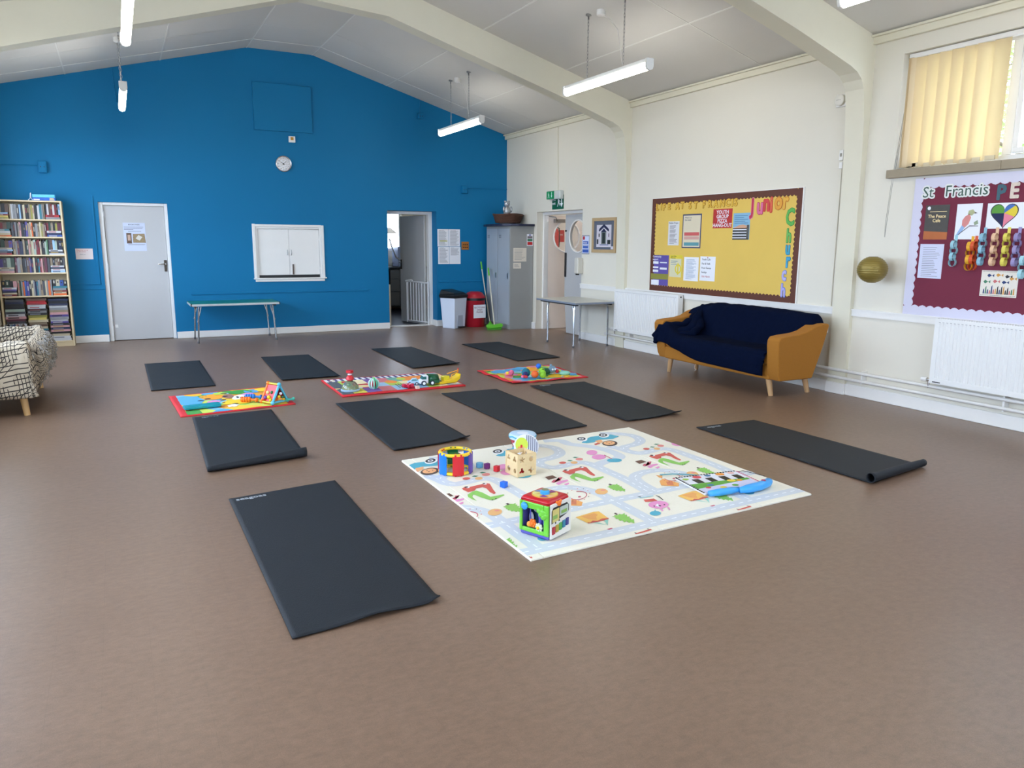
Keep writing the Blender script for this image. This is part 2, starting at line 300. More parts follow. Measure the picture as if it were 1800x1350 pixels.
MAT_ART = [
('fox',[(2.397,3.952),(2.431,3.973),(2.439,3.954),(2.548,3.97),(2.57,3.974),(2.584,3.952),(2.557,3.858),(2.542,3.785),(2.524,3.772),(2.517,3.811),(2.529,3.887),(2.518,3.915),(2.475,3.914),(2.448,3.882),(2.404,3.874),(2.396,3.922)]),
('white',[(2.449,3.949),(2.445,3.945),(2.439,3.942),(2.434,3.942),(2.429,3.944),(2.427,3.948),(2.426,3.954),(2.428,3.959),(2.432,3.964),(2.438,3.966),(2.443,3.967),(2.448,3.964),(2.45,3.96),(2.451,3.955)]),
('white',[(2.567,3.956),(2.563,3.952),(2.558,3.949),(2.552,3.949),(2.548,3.951),(2.545,3.956),(2.544,3.961),(2.546,3.966),(2.55,3.97),(2.555,3.972),(2.561,3.972),(2.565,3.97),(2.568,3.966),(2.569,3.961)]),
('black',[(2.442,3.958),(2.439,3.954),(2.434,3.952),(2.428,3.952),(2.424,3.954),(2.421,3.958),(2.42,3.963),(2.422,3.968),(2.426,3.972),(2.431,3.975),(2.436,3.975),(2.441,3.972),(2.444,3.968),(2.444,3.963)]),
('black',[(2.561,3.968),(2.558,3.965),(2.554,3.963),(2.55,3.963),(2.547,3.964),(2.545,3.967),(2.545,3.971),(2.546,3.975),(2.549,3.978),(2.553,3.98),(2.557,3.98),(2.56,3.979),(2.562,3.976),(2.563,3.972)]),
('green',[(2.382,3.835),(2.432,3.875),(2.46,3.876),(2.468,3.85),(2.475,3.832),(2.485,3.741),(2.57,3.742),(2.57,3.728),(2.513,3.699),(2.478,3.682),(2.458,3.692),(2.433,3.753),(2.419,3.816),(2.41,3.821),(2.391,3.787),(2.386,3.713),(2.375,3.753),(2.37,3.798)]),
('black',[(2.477,3.687),(2.474,3.684),(2.472,3.683),(2.469,3.682),(2.467,3.683),(2.466,3.686),(2.466,3.688),(2.467,3.691),(2.469,3.694),(2.472,3.695),(2.475,3.696),(2.477,3.695),(2.478,3.692),(2.478,3.69)]),
('black',[(2.502,3.694),(2.5,3.691),(2.497,3.69),(2.494,3.689),(2.492,3.69),(2.491,3.693),(2.491,3.695),(2.492,3.698),(2.495,3.701),(2.497,3.702),(2.5,3.703),(2.502,3.702),(2.503,3.699),(2.503,3.697)]),
('brown',[(2.24,3.904),(2.3,3.911),(2.303,3.859),(2.232,3.844)]),
('rose',[(2.224,3.8),(2.26,3.831),(2.305,3.816),(2.338,3.849),(2.31,3.855),(2.295,3.8),(2.232,3.782)]),
('pink',[(2.236,3.767),(2.292,3.794),(2.34,3.792),(2.33,3.768),(2.276,3.754),(2.237,3.732)]),
('pink',[(2.271,3.729),(2.314,3.742),(2.304,3.719),(2.272,3.702)]),
('fox',[(2.521,4.098),(2.507,4.087),(2.49,4.085),(2.476,4.095),(2.473,4.112),(2.483,4.127),(2.5,4.134),(2.516,4.13),(2.525,4.115)]),
('dgreen',[(2.546,4.13),(2.569,4.144),(2.589,4.121),(2.563,4.111)]),
('orange',[(2.59,4.065),(2.581,4.055),(2.57,4.05),(2.558,4.049),(2.548,4.054),(2.543,4.063),(2.542,4.074),(2.546,4.086),(2.555,4.096),(2.567,4.102),(2.578,4.102),(2.588,4.097),(2.594,4.088),(2.594,4.077)]),
('dgreen',[(2.621,4.177),(2.644,4.186),(2.664,4.165),(2.632,4.158)]),
('salmon',[(2.665,4.114),(2.655,4.104),(2.643,4.098),(2.631,4.098),(2.621,4.103),(2.615,4.112),(2.614,4.124),(2.619,4.136),(2.628,4.146),(2.64,4.152),(2.653,4.152),(2.663,4.147),(2.669,4.138),(2.669,4.126)]),
('pink',[(2.841,4.199),(2.823,4.179),(2.802,4.166),(2.782,4.163),(2.766,4.171),(2.759,4.188),(2.76,4.21),(2.771,4.234),(2.789,4.254),(2.81,4.267),(2.831,4.271),(2.847,4.263),(2.855,4.246),(2.853,4.223)]),
('pink',[(2.832,4.082),(2.813,4.062),(2.789,4.051),(2.765,4.05),(2.745,4.059),(2.734,4.077),(2.734,4.101),(2.744,4.125),(2.763,4.146),(2.787,4.158),(2.812,4.159),(2.832,4.15),(2.843,4.131),(2.843,4.107)]),
('blue',[(2.883,3.965),(2.867,3.952),(2.845,3.945),(2.822,3.948),(2.801,3.958),(2.787,3.974),(2.783,3.993),(2.789,4.011),(2.805,4.025),(2.827,4.032),(2.851,4.03),(2.872,4.019),(2.886,4.003),(2.89,3.984)]),
('rose',[(2.853,4.132),(2.846,4.025),(2.838,4.02),(2.843,4.12)]),
('blue',[(2.883,4.467),(2.952,4.522),(3.034,4.573),(3.114,4.566),(3.116,4.503),(3.208,4.562),(3.239,4.484),(3.154,4.444),(3.115,4.453),(3.038,4.47),(2.975,4.432),(2.907,4.436)]),
('white',[(2.975,4.525),(2.958,4.505),(2.937,4.493),(2.917,4.491),(2.902,4.498),(2.893,4.515),(2.894,4.536),(2.904,4.559),(2.921,4.579),(2.942,4.592),(2.963,4.594),(2.979,4.587),(2.987,4.57),(2.985,4.548)]),
('black',[(2.971,4.543),(2.957,4.527),(2.94,4.517),(2.923,4.515),(2.91,4.522),(2.903,4.535),(2.904,4.553),(2.912,4.572),(2.926,4.588),(2.943,4.598),(2.96,4.6),(2.973,4.594),(2.98,4.58),(2.979,4.562)]),
('white',[(2.958,4.549),(2.95,4.541),(2.941,4.535),(2.932,4.535),(2.924,4.538),(2.92,4.546),(2.92,4.555),(2.925,4.566),(2.932,4.574),(2.942,4.579),(2.951,4.58),(2.958,4.577),(2.963,4.569),(2.962,4.559)]),
('black',[(2.95,4.553),(2.946,4.549),(2.941,4.546),(2.936,4.546),(2.933,4.548),(2.931,4.551),(2.931,4.556),(2.933,4.561),(2.937,4.566),(2.941,4.568),(2.946,4.569),(2.95,4.567),(2.952,4.563),(2.952,4.558)]),
('white',[(3.182,4.537),(3.163,4.517),(3.142,4.505),(3.121,4.502),(3.105,4.51),(3.097,4.527),(3.098,4.549),(3.109,4.572),(3.128,4.592),(3.15,4.605),(3.171,4.608),(3.187,4.6),(3.195,4.583),(3.193,4.56)]),
('black',[(3.178,4.556),(3.163,4.539),(3.145,4.529),(3.127,4.527),(3.114,4.534),(3.108,4.547),(3.109,4.566),(3.118,4.585),(3.133,4.601),(3.151,4.612),(3.168,4.614),(3.182,4.607),(3.188,4.593),(3.187,4.575)]),
('white',[(3.165,4.562),(3.157,4.553),(3.147,4.548),(3.137,4.547),(3.129,4.551),(3.126,4.558),(3.126,4.568),(3.131,4.579),(3.139,4.587),(3.149,4.593),(3.159,4.594),(3.166,4.59),(3.17,4.582),(3.17,4.572)]),
('black',[(3.156,4.566),(3.152,4.562),(3.147,4.559),(3.142,4.559),(3.139,4.56),(3.137,4.564),(3.137,4.569),(3.139,4.574),(3.143,4.579),(3.148,4.581),(3.153,4.582),(3.157,4.58),(3.159,4.576),(3.159,4.571)]),
('lorange',[(2.998,4.46),(3.06,4.469),(3.032,4.404),(2.984,4.389)]),
('dbrown',[(3.109,4.328),(3.092,4.31),(3.073,4.296),(3.052,4.287),(3.032,4.285),(3.014,4.29),(3.001,4.301),(2.993,4.316),(2.991,4.336),(2.995,4.357),(3.006,4.378),(3.022,4.396),(3.042,4.411),(3.063,4.419),(3.084,4.422),(3.102,4.417),(3.116,4.406),(3.124,4.39),(3.125,4.37),(3.12,4.349)]),
('lorange',[(3.097,4.343),(3.08,4.326),(3.059,4.316),(3.038,4.316),(3.021,4.324),(3.011,4.34),(3.01,4.36),(3.019,4.381),(3.036,4.398),(3.057,4.408),(3.079,4.409),(3.097,4.4),(3.106,4.384),(3.107,4.364)]),
('fox',[(2.941,4.39),(2.987,4.41),(2.996,4.383),(2.939,4.362)]),
('black',[(3.052,4.378),(3.05,4.376),(3.048,4.375),(3.046,4.374),(3.044,4.375),(3.044,4.377),(3.044,4.379),(3.046,4.382),(3.048,4.384),(3.05,4.386),(3.052,4.386),(3.054,4.385),(3.054,4.384),(3.054,4.381)]),
('black',[(3.085,4.362),(3.083,4.36),(3.081,4.359),(3.079,4.358),(3.077,4.359),(3.077,4.361),(3.077,4.363),(3.079,4.366),(3.081,4.368),(3.083,4.37),(3.085,4.37),(3.086,4.369),(3.087,4.368),(3.087,4.365)]),
('brown',[(3.054,4.345),(3.051,4.342),(3.048,4.34),(3.045,4.34),(3.042,4.341),(3.041,4.344),(3.041,4.347),(3.043,4.35),(3.045,4.353),(3.049,4.355),(3.052,4.355),(3.055,4.354),(3.056,4.351),(3.056,4.348)]),
('dbrown',[(2.509,3.598),(2.526,3.603),(2.526,3.577),(2.509,3.572)]),
('green',[(2.475,3.562),(2.495,3.565),(2.496,3.578),(2.521,3.57),(2.528,3.585),(2.545,3.571),(2.566,3.584),(2.551,3.557),(2.561,3.555),(2.548,3.533),(2.56,3.527),(2.543,3.506),(2.55,3.499),(2.537,3.483),(2.548,3.478),(2.519,3.441),(2.515,3.464),(2.5,3.455),(2.5,3.481),(2.482,3.472),(2.487,3.5),(2.475,3.496),(2.481,3.524),(2.472,3.521),(2.482,3.539)]),
('dbrown',[(2.254,3.186),(2.268,3.187),(2.266,3.163),(2.253,3.159)]),
('green',[(2.217,3.153),(2.233,3.147),(2.24,3.163),(2.26,3.151),(2.274,3.165),(2.284,3.15),(2.309,3.161),(2.292,3.135),(2.306,3.136),(2.289,3.109),(2.304,3.108),(2.283,3.084),(2.294,3.082),(2.282,3.064),(2.298,3.063),(2.263,3.012),(2.261,3.039),(2.244,3.032),(2.248,3.06),(2.226,3.051),(2.234,3.08),(2.217,3.078),(2.228,3.106),(2.216,3.112),(2.227,3.133)]),
('orange',[(2.432,3.492),(2.416,3.475),(2.396,3.465),(2.377,3.463),(2.362,3.471),(2.353,3.486),(2.354,3.506),(2.363,3.527),(2.379,3.544),(2.399,3.555),(2.419,3.557),(2.434,3.549),(2.443,3.533),(2.442,3.513)]),
('salmon',[(2.432,3.518),(2.428,3.515),(2.422,3.513),(2.415,3.514),(2.41,3.517),(2.405,3.521),(2.404,3.526),(2.406,3.531),(2.41,3.535),(2.416,3.536),(2.422,3.536),(2.428,3.533),(2.432,3.528),(2.434,3.523)]),
('yellow',[(2.04,3.235),(2.169,3.257),(2.2,3.248),(2.186,3.137),(2.123,3.137),(2.05,3.133)]),
('orange2',[(2.069,3.232),(2.162,3.239),(2.167,3.21),(2.142,3.19),(2.119,3.15),(2.085,3.177)]),
('teal',[(2.154,3.137),(2.18,3.13),(2.123,3.057)]),
('teal',[(2.078,3.129),(2.102,3.117),(2.126,3.06)]),
('fox',[(2.056,3.145),(2.066,3.135),(2.093,3.152),(2.114,3.137),(2.156,3.152),(2.19,3.143),(2.18,3.128),(2.107,3.125),(2.05,3.128)]),
('fox',[(2.182,2.903),(2.292,2.914),(2.291,2.9),(2.183,2.888)]),
('dbrown',[(2.19,2.917),(2.196,2.907),(2.191,2.9),(2.186,2.908)]),
('dbrown',[(2.277,2.926),(2.286,2.917),(2.282,2.912),(2.274,2.919)]),
('rose',[(2.09,3.019),(2.123,3.022),(2.125,3.011),(2.097,3.006)]),
('orange2',[(2.121,3.498),(2.169,3.523),(2.182,3.476),(2.201,3.412),(2.161,3.363),(2.122,3.389),(2.076,3.427)]),
('orange3',[(2.148,3.469),(2.188,3.457),(2.147,3.393),(2.116,3.415)]),
('orange2',[(2.175,3.602),(2.202,3.572),(2.174,3.536),(2.162,3.55)]),
('black',[(2.285,3.471),(2.28,3.468),(2.277,3.47),(2.278,3.475),(2.283,3.478),(2.287,3.476)]),
('fox',[(2.239,3.444),(2.234,3.441),(2.23,3.442),(2.232,3.447),(2.237,3.45),(2.24,3.449)]),
('fox',[(2.196,3.438),(2.191,3.435),(2.187,3.436),(2.189,3.441),(2.194,3.444),(2.197,3.442)]),
('black',[(2.166,3.454),(2.161,3.451),(2.158,3.453),(2.159,3.458),(2.164,3.461),(2.168,3.459)]),
('fox',[(2.158,3.49),(2.153,3.487),(2.15,3.488),(2.151,3.493),(2.156,3.496),(2.16,3.494)]),
('fox',[(2.174,3.535),(2.169,3.532),(2.165,3.533),(2.167,3.538),(2.172,3.541),(2.175,3.54)]),
('black',[(2.21,3.578),(2.205,3.575),(2.201,3.577),(2.203,3.582),(2.208,3.585),(2.212,3.583)]),
('fox',[(2.257,3.608),(2.252,3.604),(2.248,3.606),(2.25,3.611),(2.255,3.615),(2.259,3.613)]),
('fox',[(2.303,3.615),(2.297,3.612),(2.294,3.613),(2.295,3.619),(2.3,3.622),(2.304,3.62)]),
('black',[(2.333,3.598),(2.328,3.594),(2.324,3.596),(2.326,3.601),(2.331,3.604),(2.335,3.603)]),
('fox',[(2.34,3.56),(2.335,3.557),(2.331,3.559),(2.333,3.564),(2.338,3.567),(2.342,3.565)]),
('fox',[(2.323,3.514),(2.317,3.511),(2.314,3.513),(2.315,3.518),(2.321,3.521),(2.324,3.519)]),
('rose',[(2.269,3.584),(2.291,3.578),(2.304,3.563),(2.307,3.54),(2.3,3.515),(2.283,3.49),(2.259,3.47),(2.233,3.458),(2.207,3.454),(2.186,3.46),(2.173,3.475),(2.17,3.496),(2.176,3.521),(2.182,3.522),(2.177,3.5),(2.181,3.481),(2.193,3.468),(2.212,3.462),(2.235,3.465),(2.259,3.476),(2.279,3.493),(2.294,3.514),(2.3,3.536),(2.296,3.556),(2.284,3.57),(2.264,3.575)]),
('rose',[(2.241,3.491),(2.237,3.487),(2.232,3.485),(2.227,3.485),(2.224,3.486),(2.222,3.49),(2.222,3.494),(2.225,3.498),(2.229,3.502),(2.234,3.504),(2.238,3.504),(2.242,3.503),(2.244,3.499),(2.243,3.495)]),
('fox',[(2.53,3.278),(2.595,3.265),(2.59,3.225),(2.516,3.242)]),
('pink',[(2.606,3.148),(2.584,3.129),(2.556,3.119),(2.528,3.12),(2.506,3.131),(2.492,3.151),(2.491,3.175),(2.502,3.199),(2.524,3.218),(2.552,3.228),(2.581,3.228),(2.604,3.216),(2.618,3.196),(2.618,3.172)]),
('pink',[(2.522,3.127),(2.536,3.126),(2.516,3.083),(2.507,3.083)]),
('pink',[(2.571,3.12),(2.579,3.116),(2.561,3.078),(2.551,3.076)]),
('white',[(2.529,3.169),(2.558,3.189),(2.551,3.163),(2.535,3.137)]),
('black',[(2.556,3.152),(2.553,3.149),(2.549,3.147),(2.545,3.147),(2.542,3.149),(2.54,3.152),(2.54,3.155),(2.542,3.159),(2.545,3.162),(2.549,3.163),(2.553,3.163),(2.556,3.162),(2.558,3.159),(2.558,3.155)]),
('black',[(2.523,3.164),(2.52,3.162),(2.518,3.16),(2.515,3.16),(2.513,3.161),(2.512,3.163),(2.512,3.165),(2.514,3.168),(2.516,3.17),(2.519,3.172),(2.522,3.172),(2.524,3.171),(2.525,3.169),(2.524,3.166)]),
('black',[(2.587,3.155),(2.585,3.152),(2.582,3.151),(2.579,3.151),(2.577,3.152),(2.577,3.154),(2.577,3.156),(2.578,3.159),(2.581,3.161),(2.584,3.163),(2.586,3.163),(2.588,3.162),(2.589,3.16),(2.589,3.157)]),
('blue',[(2.482,3.063),(2.469,3.052),(2.454,3.046),(2.439,3.047),(2.426,3.053),(2.419,3.064),(2.419,3.077),(2.426,3.091),(2.438,3.101),(2.453,3.107),(2.469,3.107),(2.481,3.101),(2.488,3.09),(2.488,3.076)]),
('blue',[(2.467,3.105),(2.493,3.125),(2.474,3.096)]),
('lblue',[(2.528,3.318),(2.625,3.31),(2.62,3.298),(2.527,3.304)]),
('black',[(2.535,3.339),(2.55,3.329),(2.543,3.322),(2.533,3.332)]),
('black',[(2.641,3.302),(2.647,3.281),(2.631,3.223),(2.623,3.218),(2.639,3.275),(2.635,3.297)]),
]

# ================================================================== ROOM
def zc(x):     # ceiling profile
    if x < 1.928: return 4.209-.256*(1.928-x)
    if x > 2.874: return 4.209-.2872*(x-2.874)
    return 4.209
S(MB().add([(XL-.3, YF-.3, 0), (XR+.3, YF-.3, 0), (XR+.3, YB+.19, 0), (XL-.3, YB+.19, 0),
            (XL-.3, YF-.3, -.1), (XR+.3, YF-.3, -.1), (XR+.3, YB+.19, -.1), (XL-.3, YB+.19, -.1)],
           [(0,1,2,3),(7,6,5,4),(0,4,5,1),(1,5,6,2),(2,6,7,3),(3,7,4,0)]).build('floor', FLOOR))
KFL = M('kitchen_lino', (44, 48, 66), .35, var=.1)
S(MB().box(2.4, YB+.19, -.1, XR+.3, 16.0, 0).build('floor', KFL))
S(MB().box(XR+.3, 9.0, -.1, 9.0, 12.6, 0).build('floor', M('corridor_lino', (150, 132, 118), .4, var=.06)))

# back wall, blue: openings for door_1, hatch, door_2
D1 = (-.173, .71, 1.955); HT = (1.905, 2.905, .86, 1.65); D2 = (4.0, 4.86, 1.942)
b = MB(); y0, y1 = YB, YB+.30; ZT = 2.0
for x0, x1, z0, z1 in [(XL-.3, D1[0], 0, ZT), (D1[0], D1[1], D1[2], ZT), (D1[1], HT[0], 0, ZT), (HT[0], HT[1], 0, HT[2]), (HT[0], HT[1], HT[3], ZT),
                       (HT[1], D2[0], 0, ZT), (D2[0], D2[1], D2[2], ZT), (D2[1], XR+.3, 0, ZT)]:
    b.box(x0, y0, z0, x1, y1, z1)
b.prism([(XL-.3, ZT), (XR+.3, ZT), (XR+.3, 3.26), (2.874, 4.26), (1.928, 4.26), (XL-.3, 3.36)], 'y', y0, y1)
S(b.build('wall_back', BLUE))
# right wall with corridor door opening and window
b = MB(); DR = (9.75, 11.14, 1.925)
def rbox(y0, y1, z0, z1): b.box(XR, y0, z0, XR+.3, y1, z1)
rbox(YF, WR[0][0], 0, 3.35); rbox(WR[0][0], WR[0][1], 0, WR[0][2]); rbox(WR[0][0], WR[0][1], WR[0][3], 3.35)
rbox(WR[0][1], DR[0], 0, 3.35); rbox(DR[0], DR[1], DR[2], 3.35); rbox(DR[1], YB, 0, 3.35)
S(b.build('wall_right', WHITE))
b = MB(); ys = YF
for y0, y1, z0, z1 in sorted(WL):
    b.box(XL-.3, ys, 0, XL, y0, 3.45); b.box(XL-.3, y0, 0, XL, y1, z0); b.box(XL-.3, y0, z1, XL, y1, 3.45); ys = y1
b.box(XL-.3, ys, 0, XL, YB, 3.45)
S(b.build('wall_left', WHITE))
b = MB(); b.box(XL-.3, YF-.3, 0, .2, YF, 3.4); b.box(4.6, YF-.3, 0, XR+.3, YF, 3.3); b.box(.2, YF-.3, 0, 4.6, YF, 1.0); b.box(.2, YF-.3, 2.8, 4.6, YF, 3.4)
b.prism([(XL-.3, 3.3), (XR+.3, 3.25), (2.874, 4.26), (1.928, 4.26)], 'y', YF-.3, YF)
S(b.build('wall_front', WHITE))
# windows on the unseen sides
def plain_window(name, axis, c, a0, a1, z0, z1, n):
    root = S(E(name)); f = MB(); t = .05
    def bx(p0, p1, q0, q1):
        if axis == 'x': f.box(c-.03, p0, q0, c+.03, p1, q1)
        else: f.box(p0, c-.03, q0, p1, c+.03, q1)
    bx(a0, a1, z0, z0+t); bx(a0, a1, z1-t, z1)
    for i in range(n+1):
        a = a0+(a1-a0-t)*i/n; bx(a, a+t, z0, z1)
    f.build('window_frame', GLOSS, root)
    g = MB()
    if axis == 'x': g.box(c-.004, a0, z0, c+.004, a1, z1)
    else: g.box(a0, c-.004, z0, a1, c+.004, z1)
    g.build('pane', GLASS, root)
for i, (y0_, y1_, z0_, z1_) in enumerate(WL): plain_window('window_%d' % (i+2), 'x', XL-.2, y0_, y1_, z0_, z1_, 3)
plain_window('window_5', 'y', YF-.2, .2, 4.6, 1.0, 2.8, 4)

# ceiling: slab, panels, cover strips
b = MB(); xs = [XL-.3, 1.928, 2.874, XR+.3]
for i in range(3):
    xa, xb = xs[i], xs[i+1]
    b.hexa([(xa, YF-.3, zc(xa)+.012), (xb, YF-.3, zc(xb)+.012), (xb, YB+.3, zc(xb)+.012), (xa, YB+.3, zc(xa)+.012),
            (xa, YF-.3, zc(xa)+.1), (xb, YF-.3, zc(xb)+.1), (xb, YB+.3, zc(xb)+.1), (xa, YB+.3, zc(xa)+.1)])
ceil = S(b.build('ceiling', CEIL))
px = [XL, -.42, .757, 1.928, 2.874, 4.03, 5.16, XR]
py = [YF, -1.25, 1.27, 2.62, 4.93, 6.27, 8.584, 10.9, 11.70, YB]
for i in range(7):
    for j in range(len(py)-1):
        xa, xb, ya, yb = px[i]+.002, px[i+1]-.002, py[j]+.002, py[j+1]-.002
        MB().hexa([(xa, ya, zc(xa)), (xb, ya, zc(xb)), (xb, yb, zc(xb)), (xa, yb, zc(xa)),
                   (xa, ya, zc(xa)+.012), (xb, ya, zc(xb)+.012), (xb, yb, zc(xb)+.012), (xa, yb, zc(xa)+.012)]).build('ceiling_panel', CEIL, ceil)
for x in px[1:-1]:
    w = .008; d = .004
    MB().hexa([(x-w, YF, zc(x-w)-d), (x+w, YF, zc(x+w)-d), (x+w, YB, zc(x+w)-d), (x-w, YB, zc(x-w)-d),
               (x-w, YF, zc(x-w)), (x+w, YF, zc(x+w)), (x+w, YB, zc(x+w)), (x-w, YB, zc(x-w))]).build('cover_strip', STRIP, ceil)
for y in (2.62, 6.27, 11.70):
    b = MB()
    for i in range(7):
        xa, xb = px[i], px[i+1]
        b.hexa([(xa, y-.007, zc(xa)-.004), (xb, y-.007, zc(xb)-.004), (xb, y+.007, zc(xb)-.004), (xa, y+.007, zc(xa)-.004),
                (xa, y-.007, zc(xa)), (xb, y-.007, zc(xb)), (xb, y+.007, zc(xb)), (xa, y+.007, zc(xa))])
    b.build('cover_strip', STRIP, ceil)

# portal frames
inR = [(6.165, 0), (6.150, .85), (6.140, 1.6), (6.130, 2.2), (6.115, 2.55), (6.098, 2.70), (6.078, 2.81), (6.040, 2.885), (5.98, 2.94), (5.889, 2.982), (5.65, 3.06), (5.197, 3.203), (4.2, 3.492), (2.874, 3.875)]
inL = [(1.928, 3.94), (1.697, 3.877), (.3, 3.462), (-.784, 3.141), (-1.0, 3.06), (-1.13, 2.99), (-1.23, 2.90), (-1.30, 2.78), (-1.34, 2.6), (-1.36, 2.2), (-1.37, 1.6), (-1.38, 0)]
inn = inR+inL
def outer(p):
    x, z = p
    if x > 5.9: return (XR+.004, min(z+.35 if z > 2.8 else z, 3.255))
    if x < -1.05: return (XL-.004, min(z+.35 if z > 2.8 else z, 3.35))
    return (x, zc(x)+.003)
outp = [outer(p) for p in inn]
for k, yp in enumerate((8.584, 4.93, 1.27, -2.39)):
    b = MB(); n = len(inn); vs = []
    for p, q in zip(inn, outp): vs += [(p[0], yp, p[1]), (q[0], yp, q[1]), (p[0], yp+.2, p[1]), (q[0], yp+.2, q[1])]
    fs = []
    for i in range(n-1):
        a, c = 4*i, 4*(i+1)
        fs += [(a, c, c+1, a+1), (a+2, a+3, c+3, c+2), (a, a+2, c+2, c), (a+1, c+1, c+3, a+3)]
    b.add(vs, fs)
    S(b.build('trim_%d' % (k+1), BEAM))
# boxed cornice on the side walls, between the frames
bays = [(YF, -2.39), (-2.19, 1.27), (1.47, 4.93), (5.13, 8.584), (8.784, YB)]
tn = 5
for (ya, yb) in bays:
    for side in (1, -1):
        b = MB()
        if side == 1:
            b.box(XR-.045, ya, 3.185, XR, yb, 3.252); b.box(XR-.075, ya, 3.243, XR, yb, 3.262)
        else: b.box(XL, ya, 3.26, XL+.045, yb, 3.33)
        S(b.build('trim_%d' % tn, BEAM, bevel=.003)); tn += 1
# dado rail, right wall and blue strips
for (ya, yb) in [(YF, 4.93), (5.13, 8.584), (8.784, DR[0])]:
    b = MB(); b.box(XR-.020, ya, .765, XR, yb, .830); b.box(XR-.028, ya, .818, XR, yb, .832)
    S(b.build('trim_%d' % tn, GLOSS)); tn += 1
for x0, x1, z0, z1 in [(.945, 3.652, .64, .672), (4.885, 5.75, .752, .785), (-.6, -.176, .748, .76), (-.6, -.245, .815, .832), (-.252, -.228, .815, 2.035)]:
    S(MB().box(x0, YB-.014, z0, x1, YB, z1).build('trim_%d' % tn, BLUE, bevel=.003)); tn += 1
# skirting
def skirt(name, pts):
    b = MB()
    for a in pts: b.box(*a)
    return S(b.build(name, GLOSS, bevel=.006))
skirt('baseboard_back', [(XL, YB-.022, 0, D1[0]-.005, YB, .104)])
skirt('baseboard_back', [(D1[1]+.005, YB-.022, 0, D2[0], YB, .100)])
skirt('baseboard_back', [(D2[1], YB-.022, 0, XR, YB, .104), (D2[1]-.022, YB-.022, 0, D2[1], YB+.2, .104)])
skirt('baseboard_right', [(XR-.024, YF, 0, XR, 4.93, .112)])
skirt('baseboard_right', [(XR-.05, 4.925, 0, XR-.022, 5.14, .108)])
skirt('baseboard_right', [(XR-.024, 5.13, 0, XR, 8.584, .112)])
skirt('baseboard_right', [(XR-.024, 8.784, 0, XR, DR[0], .112)])
skirt('baseboard_right', [(XR-.024, DR[1], 0, XR, YB, .112)])
skirt('baseboard_left', [(XL, YF, 0, XL+.024, YB, .112)])

# ------------------------------------------------------------------ door 1 (white flush door in the blue wall)
d = S(E('door_1', (0, YB, 0)))
b = MB(); x0, x1, zt = D1
MB().box(x0, .135, 0, x1, .16, zt).build('leak_blocker', GLOSS, d)  # added unseen panel, keeps sky light from leaking round the leaf
b.box(x0, .035, 0, x0+.055, .13, zt); b.box(x1-.045, .035, 0, x1, .13, zt); b.box(x0+.055, .035, zt-.04, x1-.045, .13, zt)
b.build('door_frame', GLOSS, d, bevel=.004)
lf = MB().box(x0+.058, .07, .008, x1-.048, .11, zt-.043).build('door_leaf', DOORW, d, bevel=.003)
b = MB(); b.box(.612, .058, .985, .648, .07, 1.15); b.build('door_handle', M('bronze_plate', (72, 64, 56), .35, .8), d, bevel=.003)
b = MB(); b.cyl((.63, .058, 1.095), (.63, .03, 1.095), .008); b.tube([(.63, .03, 1.095), (.60, .026, 1.095), (.53, .03, 1.092)], [.008, .008, .006], 8)
b.build('door_lever', CHROME, d, smooth=True)
b = MB()
for z in (.22, 1.0, 1.75): b.box(x0+.05, .06, z, x0+.066, .072, z+.09)
b.build('hinge', METAL, d)
b = MB(); b.box(.02+x0+.058, .062, .19, x0+.12, .07, .235); b.build('bolt', GLOSS, d, bevel=.002)

# ------------------------------------------------------------------ door 2 (kitchen door, standing open) in a deep blue reveal
d = S(E('door_2', (0, YB, 0))); x0, x1, zt = D2
b = MB(); fy = .20
b.box(x0, fy, 0, x0+.05, fy+.12, zt); b.box(x1-.065, fy, 0, x1-.0, fy+.12, zt); b.box(x0+.05, fy, zt-.05, x1-.065, fy+.12, zt)
b.build('door_frame', GLOSS, d, bevel=.004)
MB().box(x0+.05, fy-.02, 0, x1-.065, fy+.12, .014).build('threshold', GLOSS, d)
lo = E('door_leaf_pivot', (x1-.085, fy+.13, 0), 0)
bpy.data.objects.remove(lo)
ang = math.radians(14)
def rot_leaf(pts, hx, hy, a):
    # leaf runs from hinge along direction (-sin a, cos a)
    return [(hx-math.sin(a)*p[0]+math.cos(a)*p[1], hy+math.cos(a)*p[0]+math.sin(a)*p[1], p[2]) for p in pts]
def leaf(l0, l1, t0, t1, z0, z1): return rot_leaf([(l0,t0,z0),(l1,t0,z0),(l1,t1,z0),(l0,t1,z0),(l0,t0,z1),(l1,t0,z1),(l1,t1,z1),(l0,t1,z1)], x1-.085, fy+.13, ang)
MB().hexa(leaf(0, .76, -.02, .02, .01, zt-.06)).build('door_leaf', DOORW, d, bevel=.003)
b = MB(); b.hexa(leaf(.70, .74, -.032, -.02, .95, 1.12)); b.build('door_handle', BLACK, d, bevel=.002)
b = MB(); b.tube(rot_leaf([(.72, -.03, 1.07), (.72, -.07, 1.07), (.62, -.075, 1.07)], x1-.085, fy+.13, ang), .008, 8); b.build('door_lever', BLACK, d, smooth=True)
